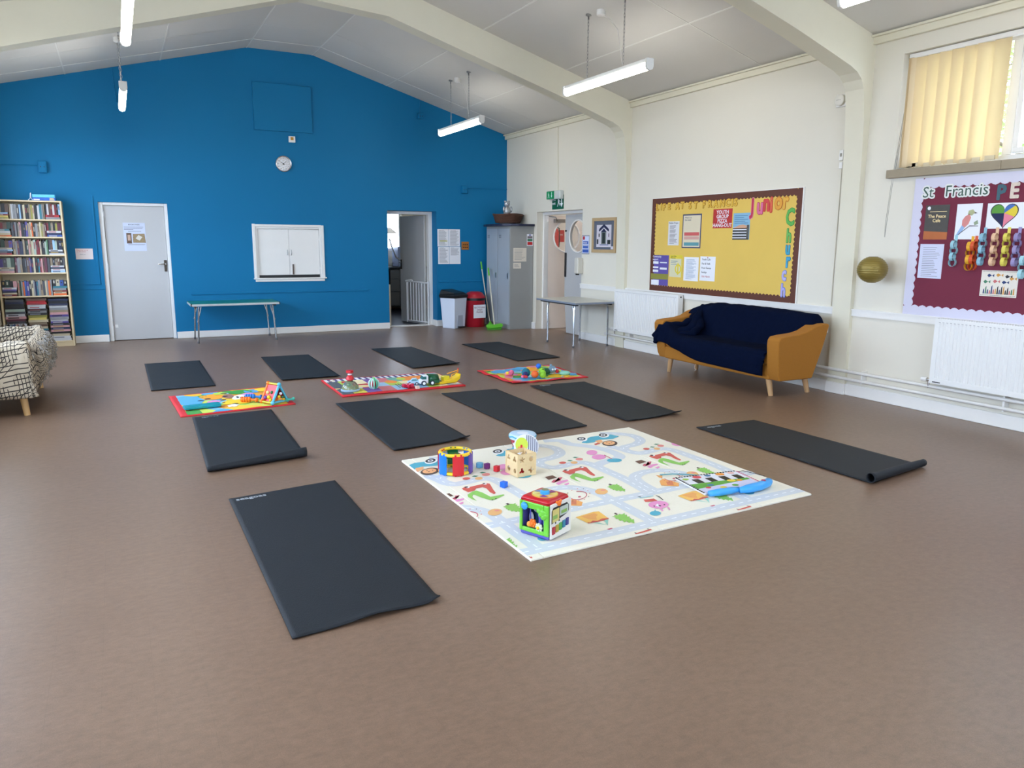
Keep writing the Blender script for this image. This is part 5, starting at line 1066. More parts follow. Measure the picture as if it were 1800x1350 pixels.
# ------------------------------------------------------------------ notice boards
def letters(s, size, face, edge, y0_, z0_, labf, root=None, sxx=1.0, gap=1.0, off=.0, wob_=0, jig=None, boldf=.0, boldb=.012):
    pass
def scallop(w, h, per, amp, inset):
    """closed inner outline with scallops (points), going round"""
    pts = []
    def edge(p, q, n):
        for i in range(n):
            for k in range(4):
                t = (i+k/4)/n; x = p[0]+(q[0]-p[0])*t; z = p[1]+(q[1]-p[1])*t
                L = math.hypot(q[0]-p[0], q[1]-p[1]); nx, nz = -(q[1]-p[1])/L, (q[0]-p[0])/L
                a = amp*abs(math.sin(PI*(k/4))); pts.append((x+nx*a, z+nz*a, ))
    nw, nh = int(w/per), int(h/per)
    edge((inset, -h+inset), (w-inset, -h+inset), nw); edge((w-inset, -h+inset), (w-inset, -inset), nh)
    edge((w-inset, -inset), (inset, -inset), nw); edge((inset, -inset), (inset, -h+inset), nh)
    return pts
def board(name, yfar, ztop, w, h, faceM, bordM, label, inset, per, amp, inward=True, thick=.014):
    r = on_right(name, yfar, ztop, label, 'notice board')
    MB().box(0, -thick, -h, w, 0, 0).build('backing_board', faceM, r, bevel=.001)
    inn_ = scallop(w, h, per, amp if inward else -amp, inset); b = MB(); n = len(inn_)
    def out(p):
        x, z = p; d_ = [x, w-x, -z, h+z]; m = min(range(4), key=lambda i: d_[i])
        return [(0, z), (w, z), (x, 0), (x, -h)][m]
    vs = []
    for p in inn_:
        q = out(p); vs += [(p[0], -thick-.002, p[1]), (q[0], -thick-.002, q[1]), (p[0], -thick, p[1]), (q[0], -thick, q[1])]
    fs = []
    for i in range(n):
        a, c = 4*i, 4*((i+1) % n)
        fs += [(a, c, c+1, a+1), (a, a+2, c+2, c)]
    b.add(vs, fs)
    # corners
    c_ = inset
    for (X, Z, x2, z2) in ((0, -h, c_+.03, -h+c_+.03), (w, -h, w-c_-.03, -h+c_+.03), (w, 0, w-c_-.03, -c_-.03), (0, 0, c_+.03, -c_-.03)):
        xm, zm = (c_ if X == 0 else w-c_), (-h+c_ if Z != 0 else -c_)
        b.box(min(X, xm), -thick-.0016, min(Z, zm), max(X, xm), -thick, max(Z, zm))
    b.build('scalloped_border', bordM, r, normals=False)
    return r
YBD = M('yellow_backing', (222, 188, 92), .8, var=.06, scale=3, bump=.1, bscale=30); BRB = M('brown_border', (92, 46, 28), .6)
yb_ = board('notice_board', 8.06, 1.992, 2.435, 1.162, YBD, BRB, 'yellow notice board with brown scalloped border above radiator and sofa', .062, .052, .016)
b = MB(); b.box(2.435, -.016, -1.162, 2.448, 0, .004); b.box(0, -.016, 0, 2.448, 0, .006); b.build('edge_trim', GLOSS, yb_)
PLM = M('plum_backing', (112, 34, 58), .8, var=.08, scale=3); LIL = M('lilac_border', (208, 206, 224), .6)
pb_ = board('notice_board', 4.405, 1.993, 2.60, 1.165, PLM, LIL, 'maroon notice board with pale lilac scalloped border below the window', .075, .075, .016)
TH = .0145
def stuck(name, y, z, label, cat='notice', group=None): return on_right(name, y, z, label, cat, group, off=TH)
# heading letters, one object each
def cut_letters(word, ys, z, size, cols, edges, what, group, dz=None, sx_=1.0, off=.004, bold=.006):
    cnt = {}; tot = {}
    for ch in word: tot[ch] = tot.get(ch, 0)+1
    size0 = size
    for i, ch in enumerate(word):
        if ch == ' ': continue
        size = size0[i] if isinstance(size0, list) else size0
        cnt[ch] = cnt.get(ch, 0)+1
        y = ys[i]; zz = z+(dz[i] if dz else 0); which = '' if tot[ch] == 1 else ORD[cnt[ch]-1]+' '
        cn, cc = cols[i % len(cols)]; en, ec = edges[i % len(edges)]
        lb = '%s cut-out letter %s, %sin the heading %s' % (cn, ch, which, what)
        rt = bold_text(ch, bold, M('card_'+en, ec, .7), None, (XR-TH-.0022, y, zz), size, (PI/2, 0, RW), sx_)
        T(rt, lb, 'letter', group)
        f_ = bold_text(ch, bold*off, M('card_'+cn, cc, .7), rt, (0, 0, .0022), size, (0, 0, 0), depth=.0003, name='letter_face')
W1 = 'LIFE AT ST FRANCIS'; P0, P1 = 7.985, 6.49
adv = {' ': .55, 'I': .45}; tot = sum(adv.get(c, 1) for c in W1); ys = []; p = 0
for c in W1: ys.append(P0-(P0-P1)*p/tot); p += adv.get(c, 1)
cut_letters(W1, ys, 1.848, .112, [('yellow', (222, 180, 66))], [('dark_yellow', (170, 120, 22))], 'LIFE AT ST FRANCIS', 'yellow heading letters on the yellow board', dz=[0, .004, -.003, .004, 0, 0, .006, 0, 0, -.003, 0, 0, .003, -.002, 0, .004, .0, .004], off=.30, bold=.008)
cut_letters('Junior', [6.325, 6.240, 6.150, 6.055, 5.990, 5.880], 1.79, [.225, .235, .235, .225, .245, .235], [('crimson', (190, 50, 80)), ('pink', (216, 110, 150)), ('red', (206, 70, 70)), ('coral', (214, 100, 70)), ('orange', (222, 160, 60)), ('gold', (226, 176, 70))],
            [('pink_edge', (226, 150, 170)), ('rose_edge', (180, 40, 90)), ('white_red_edge', (214, 60, 60)), ('red_edge', (200, 50, 50)), ('orange_edge', (196, 110, 40)), ('brown_edge', (200, 120, 40))], 'Junior', 'rainbow letters of Junior Church', dz=[-.03, -.035, -.005, -.02, .005, .005], sx_=.80, off=.5, bold=.014)
# 'Church' runs down the right side
zz = [1.628, 1.455, 1.335, 1.20, 1.065, .895]
cut_letters('Church', [5.825, 5.80, 5.80, 5.785, 5.825, 5.825], 0, [.235, .19, .18, .21, .20, .185], [('green', (96, 176, 80)), ('leaf_green', (110, 180, 90)), ('turquoise', (60, 160, 190)), ('sky', (70, 160, 200)), ('lilac', (180, 176, 226)), ('lavender', (176, 170, 228))],
            [('dgreen_edge', (40, 140, 70)), ('dgreen_edge', (40, 140, 70)), ('teal_edge', (30, 120, 160)), ('teal_edge', (30, 120, 160)), ('blue_edge', (90, 130, 210)), ('blue_edge', (90, 130, 210))], 'Church', 'rainbow letters of Junior Church', dz=zz, sx_=.70, off=.5, bold=.012)
def poster(y, z, w, h, mat, label, group='papers on the yellow board', root='poster'):
    r = stuck(root, y, z, label, 'poster', group); sheet(r, w, h, mat); return r
PN = -.0018
r = poster(7.722, 1.703, .21, .292, M('pale_grey_paper', (216, 216, 220), .7), 'pale typed prayer sheet at the upper left of the yellow board')
text('Mother Prayer', .030, DINK, r, (.012, -.002, -.03)); lines(r, para(.21, -.055, -.27, 14, .03, .35, .005, 11), DINK)
r = poster(7.452, 1.782, .34, .404, M('navy_frame', (62, 68, 100), .6), 'dark-edged timetable poster with coloured bands on the yellow board')
b = MB(); rr(b, .016, -.388, .324, -.016, 0, PN); rr(b, .04, -.255, .31, -.215, 1, -.0026); rr(b, .04, -.30, .31, -.265, 2, -.0026); rr(b, .04, -.375, .31, -.335, 3, -.0026)
b.build('printed_bands', [M('pos_cream', (216, 206, 180), .7), M('pos_red', (200, 92, 92), .7), M('pos_pink', (206, 160, 150), .7), M('pos_teal', (92, 150, 160), .7)], r, normals=False)
text("What's on\nthis week", .03, INK, r, (.04, -.003, -.05)); lines(r, [(.05, .09, -.115, .012), (.13, .30, -.115, .02), (.05, .09, -.175, .012), (.15, .28, -.175, .014)], INK)
r = poster(6.917, 1.824, .31, .215, M('pizza_red', (184, 44, 40), .6, var=.5, scale=22), 'square red poster for a youth group pizza hang-out')
for i, s_ in enumerate(('YOUTH', 'GROUP', 'PIZZA', 'HANG-OUT')): text(s_, .058, PAPER, r, (.155, -.002, -.055-.049*i), align='CENTER', offset=.001)
r = poster(6.586, 1.769, .257, .29, M('sky_poster', (130, 178, 206), .6, var=.1), 'blue sky poster with white field gate on the yellow board')
b = MB(); rr(b, 0, -.29, .25, -.165, 0, PN); b.flat([(0, -.165), (.10, -.13), (.16, -.125), (.25, -.15), (.25, -.17), (0, -.175)], PN, 1, 'y'); rr(b, .215, -.27, .25, -.13, 2, -.0026)
for k in range(4): rr(b, .0, -.185-.03*k, .215, -.175-.03*k, 3, -.0026)
b.build('printed_picture', [M('pos_dark', (60, 62, 64), .7), M('pos_peach', (206, 160, 130), .7), M('pos_post', (84, 84, 80), .7), PAPER], r, normals=False); lines(r, para(.257, -.03, -.11, 5, .02, .3, .007, 8), M('pos_blueink', (80, 120, 160), .7))
r = poster(8.04, 1.286, .353, .385, M('pos_purple', (92, 78, 158), .6), 'purple leaflet with white boxes at the lower left')
b = MB(); rr(b, .04, -.11, .15, -.08, 0, PN); rr(b, .18, -.10, .32, -.085, 0, PN); rr(b, .04, -.165, .15, -.145, 0, PN); rr(b, .18, -.18, .32, -.155, 0, PN); rr(b, .04, -.215, .15, -.185, 0, PN)
rr(b, .0, -.305, .353, -.235, 1, PN); rr(b, .01, -.38, .17, -.315, 0, PN); b.build('printed_boxes', [PAPER, M('pos_olive', (138, 136, 56), .7)], r, normals=False); text('Community\nsupport', .036, PAPER, r, (.03, -.002, -.03))
r = poster(7.665, 1.292, .243, .27, M('pos_lemon', (214, 210, 176), .7), 'yellow and white leaflet beside the purple one')
b = MB(); rr(b, 0, -.045, .243, 0, 0, PN); b.flat([(.165+.06*math.cos(a*PI/10), -.17+.06*math.sin(a*PI/10)) for a in range(20)], PN, 0, 'y'); b.flat([(.165+.04*math.cos(a*PI/10), -.17+.04*math.sin(a*PI/10)) for a in range(20)], -.0026, 1, 'y'); rr(b, .15, -.24, .175, -.10, 0, -.003); rr(b, .225, -.27, .243, 0, 0, -.003)
b.build('printed_emblem', [M('pos_yellow', (222, 202, 60), .7), M('pos_lemon', (214, 210, 176), .7)], r, normals=False); text('Lunch After\nMemories', .022, DINK, r, (.02, -.002, -.022)); lines(r, [(.02, .15, -.075, .006), (.02, .12, -.095, .006), (.02, .16, -.115, .005)], M('pos_blueink', (80, 120, 160), .7))
r = poster(7.392, 1.272, .266, .285, None, 'white typed sheet with blue print, third in the lower row'); lines(r, para(.266, -.03, -.26, 20, .04, .3, .0035, 9), M('pos_blueink', (110, 130, 180), .7))
r = poster(7.10, 1.285, .262, .285, None, 'white sheet with a few bold lines, last in the lower row')
for i, s_ in enumerate(('Youth Cafe', 'Fun & Faith', 'Food Games', 'Sunday', '10th March')): text(s_, .032, DINK if i < 4 else RINK, r, (.03, -.002, -.045-.05*i))
MB().ball((.13, -.004, -.012), .006).build('pin', RED, r)
# maroon board
for s_, y, w_, lb in (('St', 4.325, .115, 'white-backed cut-out word St at the start of the maroon heading'), ('Francis', 4.125, .38, 'white-backed cut-out word Francis in the maroon board heading')):
    rt = bold_text(s_, .013, M('card_white', (226, 228, 226), .7), None, (XR-TH-.0022, y, 1.830), .128, (PI/2, 0, RW), name='cut_out_word'); T(rt, lb, 'word'); text(s_, .128, M('ink_green', (58, 88, 76), .7), rt, (0, 0, .0022), extrude=.0004, name='lettering', rot=(0, 0, 0))
for s_, y, z, c_, lb in (('P', 3.70, 1.80, ('teal_marbled', (60, 96, 108)), 'marbled teal cut-out letter P on the maroon board'), ('E', 3.60, 1.808, ('stone', (214, 200, 186)), 'pale stone cut-out letter E on the maroon board'),
                         ('A', 3.47, 1.81, ('pale_green', (150, 190, 160)), 'pale green cut-out letter A on the maroon board'), ('C', 3.34, 1.81, ('sky', (110, 160, 200)), 'sky blue cut-out letter C on the maroon board'), ('E', 3.20, 1.81, ('sand', (220, 180, 120)), 'sand coloured cut-out letter E on the maroon board')):
    rt = bold_text(s_, .007, M('card_'+c_[0], c_[1], .7, var=.25, scale=40), None, (XR-TH-.0022, y, z-.012), .155, (PI/2, 0, RW), .9); T(rt, lb, 'letter', 'heading letters on the maroon board')
GP = 'papers on the maroon board'
r = poster(4.281, 1.764, .212, .285, M('cafe_dark', (60, 56, 50), .5, var=.3, scale=20), 'dark poster with orange foot reading The Peace Cafe', GP)
MB().flat([(0, -.285), (.212, -.285), (.212, -.225), (0, -.215)], PN, 0, 'y').build('orange_foot', M('cafe_orange', (176, 98, 46), .6, var=.2), r, normals=False)
text('The Peace\nCafe', .038, M('cafe_cream', (236, 214, 160), .6), r, (.106, -.002, -.105), align='CENTER', offset=.0006); MB().flat([(.03+.015*math.cos(a*PI/6), -.025+.015*math.sin(a*PI/6)) for a in range(12)], PN, 0, 'y').build('badge', PAPER, r, normals=False); lines(r, [(.04, .19, -.055, .005), (.02, .18, -.245, .005), (.03, .18, -.26, .005)], M('cafe_cream', (236, 214, 160), .6))
r = poster(4.006, 1.763, .208, .283, None, 'pencil drawing of a pink and blue bird on a branch', GP)
b = MB(); b.flat([(.075, -.10), (.11, -.08), (.125, -.11), (.11, -.16), (.08, -.19), (.055, -.17), (.055, -.13)], PN, 0, 'y'); b.flat([(.10, -.055), (.135, -.045), (.155, -.07), (.13, -.095), (.095, -.085)], PN, 1, 'y'); b.flat([(.15, -.065), (.175, -.075), (.15, -.08)], PN, 2, 'y')
b.flat([(.055, -.17), (.08, -.19), (.04, -.25), (.012, -.25)], PN, 3, 'y'); b.flat([(.03, -.25), (.12, -.18), (.19, -.18), (.19, -.175), (.12, -.172), (.028, -.243)], -.0024, 2, 'y'); b.flat([(.15, -.15), (.18, -.13), (.19, -.16), (.16, -.172)], PN, 4, 'y')
b.build('drawing', [M('draw_pink', (214, 140, 136), .8), M('draw_olive', (176, 180, 140), .8), M('draw_grey', (110, 104, 110), .8), M('draw_blue', (150, 180, 220), .8), M('draw_green', (140, 156, 130), .8)], r, normals=False)
r = poster(3.757, 1.759, .30, .197, None, 'drawing of a heart divided into green, blue, yellow, pink and navy', GP)
hp = [(16*math.sin(t)**3, 13*math.cos(t)-5*math.cos(2*t)-2*math.cos(3*t)-math.cos(4*t)) for t in [2*PI*k/48 for k in range(48)]]
def hx(p, s=1.0): return (.135+p[0]*.0062*s, -.088+p[1]*.0062*s)
b = MB(); b.flat([hx(p, 1.08) for p in hp], PN, 0, 'y'); c0 = (0, 1.5)
secs = [(0, 9, 1), (9, 15, 2), (15, 25, 3), (25, 35, 4), (35, 48, 5)]
for a_, e_, mi in secs: b.flat([hx(c0)]+[hx(hp[k % 48]) for k in range(a_, e_+1)], -.0026, mi, 'y')
b.build('drawing', [BLACK, M('heart_blue', (70, 110, 180), .8), M('heart_yellow', (222, 200, 60), .8), M('heart_pink', (224, 130, 150), .8), M('heart_navy', (30, 40, 80), .8), M('heart_green', (90, 150, 60), .8)], r, normals=False)
r = poster(4.298, 1.44, .215, .288, M('lilac_paper', (206, 210, 232), .7), 'pale typed sheet below the cafe poster on the maroon board', GP); lines(r, para(.215, -.03, -.27, 17, .03, .3, .0035, 12), INK)
r = poster(3.742, 1.237, .287, .205, M('cream_paper2', (226, 220, 208), .7, var=.05, scale=80), 'colourful drawing of fishes and corals low on the maroon board', GP)
b = MB(); rnd = random.Random(4)
for k, (x, z) in enumerate(((.07, -.04), (.14, -.035), (.21, -.045), (.045, -.09), (.12, -.085), (.19, -.09), (.245, -.06))):
    s_ = .024; b.flat([(x-s_, z), (x-.4*s_, z+.6*s_), (x+.6*s_, z), (x+1.3*s_, z+.5*s_), (x+1.3*s_, z-.5*s_), (x+.6*s_, z), (x-.4*s_, z-.6*s_)], PN, k % 5, 'y')
for k in range(16):
    x = .025+.0155*k; hgt = rnd.uniform(.03, .075); b.flat([(x, -.185), (x+.012, -.185), (x+.010, -.185+hgt), (x+.002, -.185+hgt*.8)], PN, rnd.randrange(5), 'y')
for k in range(28): b.box(.008+.0098*k, -.0022, -.198, .013+.0098*k, -.0016, -.194, 2); b.box(.008+.0098*k, -.0022, -.010, .013+.0098*k, -.0016, -.006, 2)
b.build('drawing', [M('fish_navy', (40, 60, 110), .8), M('fish_orange', (206, 150, 70), .8), M('fish_black', (50, 46, 50), .8), M('fish_green', (70, 130, 100), .8), M('fish_pink', (200, 110, 110), .8)], r, normals=False)
def pchain(y, ztop, n, R, col, cname, place, lens=None):
    r = stuck('paper_chain', y, ztop, '%s paper chain, %s' % (cname, place), 'paper chain', 'paper chains on the maroon board')
    b = MB(); b.box(-.012, -.003, -.055, .012, 0, 0); b.build('tab', M('chain_'+cname.replace(' ', '_'), col, .6), r)
    z = -.05
    for i in range(n):
        zc_ = z-R*.85; pts = []; b = MB(); N = 14; vs = []; hw = .014
        for k in range(N):
            a = 2*PI*k/N; u, w_ = R*math.cos(a), R*math.sin(a)
            if i % 2: vs += [(u*.85, -R*.55-hw, zc_+w_), (u*.85, -R*.55+hw, zc_+w_)]
            else: vs += [(-hw, -R*.8+u*.75, zc_+w_), (hw, -R*.8+u*.75, zc_+w_)]
        b.add(vs, [(2*k, 2*k+1, 2*((k+1) % N)+1, 2*((k+1) % N)) for k in range(N)])
        o = b.build('link', M('chain_'+cname.replace(' ', '_'), col, .6), r, normals=False); md = o.modifiers.new('thickness', 'SOLIDIFY'); md.thickness = .0012
        z -= R*1.42
for a in ((3.985, 1.515, 4, .034, (150, 196, 210), 'pale blue', 'leftmost, hanging from the bird drawing'), (3.845, 1.505, 4, .037, (226, 168, 40), 'golden yellow', 'hanging beside the red chain'), (3.815, 1.508, 4, .037, (214, 84, 40), 'orange red', 'hanging right of the golden chain'),
          (3.752, 1.572, 5, .033, (140, 186, 206), 'soft blue', 'hanging from the left corner of the heart drawing'), (3.658, 1.572, 5, .033, (226, 186, 150), 'peach', 'hanging under the heart drawing'), (3.568, 1.572, 5, .033, (222, 208, 90), 'lemon', 'hanging under the heart drawing'),
          (3.488, 1.572, 5, .033, (150, 140, 186), 'mauve', 'hanging right of the lemon chain'), (3.425, 1.40, 3, .036, (160, 206, 216), 'aqua', 'hanging at the right edge of the picture')): pchain(*a)

# ================================================================== YELLOW SOFA WITH NAVY THROW
MUS = M('mustard_weave', (166, 108, 28), .85, var=.10, scale=90, bump=.5, bscale=400, stretch=(1, 1, 2)); OAK = M('beech_leg', (190, 150, 106), .45, var=.08)
sf = E('sofa', (5.4, 5.95, 0), 0, 'mustard two-seat sofa with wooden legs under the yellow notice board', 'sofa')
# local x: 0 front .. .68 back ; y -.9 near .. .9 far
prof = [(.03, .165), (.0, .22), (-.045, .50), (-.045, .555), (-.02, .585), (.06, .595), (.22, .605), (.32, .625), (.42, .672), (.50, .690), (.585, .690), (.60, .67), (.545, .45), (.47, .22), (.45, .165)]
for s in (-1, 1):
    y0_, y1_ = (-.90, -.755) if s < 0 else (.755, .90)
    b = MB(); n = len(prof); vs = []
    for (x, z) in prof:
        fl = .03*(z-.165)/.5  # arms lean outwards a little
        vs += [(x, y0_+(fl*s), z), (x, y1_+(fl*s), z)]
    fs = [(2*i, 2*((i+1) % n), 2*((i+1) % n)+1, 2*i+1) for i in range(n)]+[tuple(2*i for i in range(n)), tuple(2*i+1 for i in range(n))[::-1]]
    b.add(vs, fs); b.build('arm', MUS, sf, bevel=.028, seg=4, smooth=True)
MB().box(.0, -.78, .165, .50, .78, .30).build('seat_base', MUS, sf, bevel=.02, seg=3)
MB().box(-.01, -.76, .295, .44, .76, .405).build('seat_cushion', MUS, sf, bevel=.035, seg=4, smooth=True)
b = MB()
def backp(u, v):
    y = -.80+1.60*u; top = .735+.02*math.sin(PI*u)-.09*abs(2*u-1)**6
    ring = [(.36, .30), (.40, .5), (.475, top-.03), (.51, top), (.56, top+.005), (.60, top-.03), (.585, .5), (.47, .17)]
    k = v*(len(ring)-1); i = min(int(k), len(ring)-2); f = k-i
    return (ring[i][0]*(1-f)+ring[i+1][0]*f, y, ring[i][1]*(1-f)+ring[i+1][1]*f)
b.grid(backp, 24, 14); b.build('backrest', MUS, sf, smooth='all', bevel=0)
for x, y, dx, dy in ((.07, -.72, .012, -.03), (.07, .74, .012, .04), (.52, -.74, .03, -.03), (.44, .74, .03, .03)):
    MB().cyl((x, y, .17), (x+dx, y+dy, 0), .030, .022, 14).build('leg', OAK, sf, smooth=True)
MB().tube([(.03, .28, .165), (.03, .30, .12), (.035, .27, .10), (.03, .29, .09)], .002, 4).build('loose_thread', PAPER, sf)
NAVY = M('navy_fleece', (8, 17, 40), 1.0, spec=.05, var=.25, scale=30, bump=1.0, bscale=160)
def throwp(u, v):
    # u: near (0) -> far (1) ; v: behind the back (0) -> front hem (1)
    y = -.80+1.62*u
    hem = .20+.03*u+.10*sstep(.55, .95, u)      # height of the front hem
    topz = .758+.012*math.sin(PI*u)-.05*abs(2*u-1)**8
    if u < .10: y = -.80-.055*(1-sstep(0, .10, u))
    path = [(.625, .60), (.615, topz-.03), (.58, topz+.006), (.52, topz+.004), (.475, topz-.03), (.42, .60), (.375, .47), (.345, .425), (.27, .420), (.12, .422), (.0, .424), (-.035, .40), (-.045, .35), (-.04, hem)]
    acc = [0]
    for i in range(len(path)-1): acc.append(acc[-1]+math.dist(path[i], path[i+1]))
    s_ = v*acc[-1]; i = 0
    while i < len(path)-2 and acc[i+1] < s_: i += 1
    f = (s_-acc[i])/(acc[i+1]-acc[i]); x = path[i][0]*(1-f)+path[i+1][0]*f; z = path[i][1]*(1-f)+path[i+1][1]*f
    # over the far arm: gather up and onto the arm
    g_ = sstep(.80, 1.0, u)*sstep(.12, .5, v)
    z = max(z, z+g_*.13*(1-sstep(.9, 1, v)*.8)); y += g_*.02
    # far top corner folded inwards
    if u > .86: y -= .16*sstep(.86, 1, u)*(1-sstep(.1, .42, v))
    # near end stops on the seat short of the arm
    if v > .5: y = max(y, -.752)
    wr = .006*wob(x*9, y*7, 1)+.007*math.sin(y*26+x*14)*sstep(.5, 1, u)*1.6
    nx, nz = (-.6, .8) if v < .62 else ((0, 1) if v < .9 else (-1, 0))
    # the cloth hangs over the near arm behind the back
    if u < .06 and v < .25: z -= .10*(1-u/.06)*(1-v/.25)
    return (x+nx*(wr+.008), y, z+nz*(wr+.008))
b = MB(); b.grid(throwp, 70, 70)
th_ = b.build('throw_blanket', NAVY, smooth='all', normals=False); th_.location = sf.location; md = th_.modifiers.new('thickness', 'SOLIDIFY'); md.thickness = .010; md.offset = 1
T(th_, 'navy fleece throw spread over the mustard sofa', 'throw')
# bunched part over the far arm
b = MB()
for k, (pts, rr_) in enumerate((([(.50, .74, .735), (.36, .66, .62), (.24, .60, .50), (.06, .70, .44), (-.04, .84, .46)], [.03, .05, .06, .045, .025]), ([(.42, .70, .66), (.30, .55, .53), (.16, .50, .46), (.02, .62, .45)], [.03, .045, .04, .02]),
                          ([(.54, .86, .70), (.44, .80, .66), (.34, .72, .58), (.20, .72, .53), (-.02, .80, .52), (-.06, .90, .40)], [.02, .035, .05, .045, .04, .03]), ([(.0, .80, .47), (-.05, .84, .42), (-.055, .88, .33)], [.03, .04, .025]))):
    # smooth path
    P_ = [Vector(p) for p in pts]; out = []; rad = []
    for i in range(len(P_)-1):
        for q in range(6): f = q/6; out.append(P_[i].lerp(P_[i+1], f)); rad.append((rr_[i]*(1-f)+rr_[i+1]*f)*(1+.12*math.sin(q*1.3+k+i)))
    out.append(P_[-1]); rad.append(rr_[-1]); b.tube(out, rad, 12)
o = b.build('bunched_fold', NAVY, th_, smooth='all')
MB().box(-.002+.605, -.905, .60, .008+.605, -.895, .65).build('care_label', PAPER, th_)

# ================================================================== LEFT ARMCHAIR UNDER A PATTERNED THROW
lc = E('sofa', (-1.36, 7.95, 0), 0, 'small sofa at the left edge with a wooden leg, hidden by a patterned throw', 'sofa')
FR = M('sofa_underside', (60, 56, 54), .8)
MB().box(.03, -.72, .165, .62, .70, .38).build('seat_base', FR, lc, bevel=.02)
for y in (-.72, .58): MB().box(.02, y, .165, .60, y+.14, .57).build('arm', FR, lc, bevel=.03, seg=3)
MB().box(.02, -.60, .3, .20, .60, .74).build('backrest', FR, lc, bevel=.04, seg=3)
for x, y in ((.60, -.66), (.60, .66), (.10, -.66), (.10, .66)): MB().cyl((x-.015, y, .17), (x, y, 0), .028, .024, 14).build('leg', M('beech_leg_light', (204, 164, 110), .45), lc, smooth=True)
def pattern_material():
    m = bpy.data.materials.new('sketched_line_fabric'); m.use_nodes = True; t = m.node_tree; b = t.nodes['Principled BSDF']; b.inputs['Roughness'].default_value = .9
    uv = t.nodes.new('ShaderNodeUVMap'); uv.uv_map = 'UVMap'
    def bands(rot, sc, dist, thr, loc):
        mp = t.nodes.new('ShaderNodeMapping'); mp.inputs['Rotation'].default_value = (0, 0, rot); mp.inputs['Location'].default_value = loc; t.links.new(uv.outputs[0], mp.inputs['Vector'])
        wv = t.nodes.new('ShaderNodeTexWave'); wv.inputs['Scale'].default_value = sc; wv.inputs['Distortion'].default_value = dist; wv.inputs['Detail'].default_value = 1; wv.inputs['Detail Scale'].default_value = .6
        t.links.new(mp.outputs[0], wv.inputs['Vector'])
        n = t.nodes.new('ShaderNodeTexNoise'); n.inputs['Scale'].default_value = 3.2; n.inputs['Detail'].default_value = 1; t.links.new(mp.outputs[0], n.inputs['Vector'])
        g = t.nodes.new('ShaderNodeMath'); g.operation = 'GREATER_THAN'; g.inputs[1].default_value = thr; t.links.new(wv.outputs['Fac'], g.inputs[0])
        h_ = t.nodes.new('ShaderNodeMath'); h_.operation = 'GREATER_THAN'; h_.inputs[1].default_value = .41; t.links.new(n.outputs['Fac'], h_.inputs[0])
        mm = t.nodes.new('ShaderNodeMath'); mm.operation = 'MULTIPLY'; t.links.new(g.outputs[0], mm.inputs[0]); t.links.new(h_.outputs[0], mm.inputs[1]); return mm
    a = bands(.12, 7.5, 2.2, .89, (0, 0, 0)); c = bands(1.68, 8.5, 2.2, .89, (.4, 1.3, 0)); e = bands(.7, 6.5, 2.5, .95, (2.1, .3, 0))
    x = t.nodes.new('ShaderNodeMath'); x.operation = 'MAXIMUM'; t.links.new(a.outputs[0], x.inputs[0]); t.links.new(c.outputs[0], x.inputs[1])
    x2 = t.nodes.new('ShaderNodeMath'); x2.operation = 'MAXIMUM'; t.links.new(x.outputs[0], x2.inputs[0]); t.links.new(e.outputs[0], x2.inputs[1])
    mx = t.nodes.new('ShaderNodeMix'); mx.data_type = 'RGBA'; mx.inputs['A'].default_value = rgb((186, 172, 150)); mx.inputs['B'].default_value = rgb((44, 38, 36)); t.links.new(x2.outputs[0], mx.inputs['Factor']); t.links.new(mx.outputs['Result'], b.inputs['Base Color'])
    return m
PAT = pattern_material()
def lthrow(u, v):
    # u: near side hem (0) .. far side hem (1) ; v: back (0) .. front hem (1)
    pa = [(-.745, .155), (-.755, .40), (-.745, .575), (-.70, .607), (-.61, .605), (-.56, .57), (-.53, .45), (-.30, .43), (.30, .43), (.53, .45), (.56, .57), (.61, .605), (.70, .607), (.735, .57), (.745, .40), (.74, .155)]
    acc = [0]
    for i in range(len(pa)-1): acc.append(acc[-1]+math.dist(pa[i], pa[i+1]))
    s_ = u*acc[-1]; i = 0
    while i < len(pa)-2 and acc[i+1] < s_: i += 1
    f = (s_-acc[i])/(acc[i+1]-acc[i]); y = pa[i][0]*(1-f)+pa[i+1][0]*f; z = pa[i][1]*(1-f)+pa[i+1][1]*f
    over = v > .72
    if v <= .72: x = .0+.655*(v/.72)
    else:
        k = (v-.72)/.28; x = .655+.05*math.sin(k*PI)*(1 if abs(y) < .5 else .35)+.02*math.sin(y*13+k*5)*sstep(0, .4, k); z = z-(z-.165)*k
    if abs(y) < .52 and x < .25: z = .43+.33*sstep(.25, .10, x)*1 if False else z+.33*(1-sstep(.10, .28, x))
    w_ = .010*wob(x*11+u*9, v*14, 2)+.006*math.sin(u*60+v*11)
    if over: return (x+w_+.01, y+w_*.3, z)
    side = abs(y) > .73 and z < .58
    return (x, y+(w_*(-1 if y < 0 else 1) if side else 0), z+(0 if side else w_+.006))
b = MB(); nu, nv = 110, 50; b.grid(lthrow, nu, nv); lt_ = b.build('patterned_throw', PAT, smooth='all', normals=False); lt_.location = lc.location
uvl = lt_.data.uv_layers.new(name='UVMap')
for lp_ in lt_.data.loops:
    vi = lp_.vertex_index; i, j = vi % (nu+1), vi//(nu+1); uvl.data[lp_.index].uv = (i/nu*2.6, j/nv*1.3)
md = lt_.modifiers.new('thickness', 'SOLIDIFY'); md.thickness = .008; md.offset = 1
T(lt_, 'cream throw with black sketched grid lines draped over the left sofa', 'throw')
FRG = M('fringe_grey', (146, 142, 136), .9, var=.7, scale=60)
b = MB()
for k in range(7):
    y = -.52+.17*k; b.tube([(.64, y, .58), (.70, y+.03, .52), (.735-.01*(k % 2), y+.02, .44), (.72, y+.05, .34), (.68, y+.04, .24)], [.035, .045, .05, .045, .02], 10)
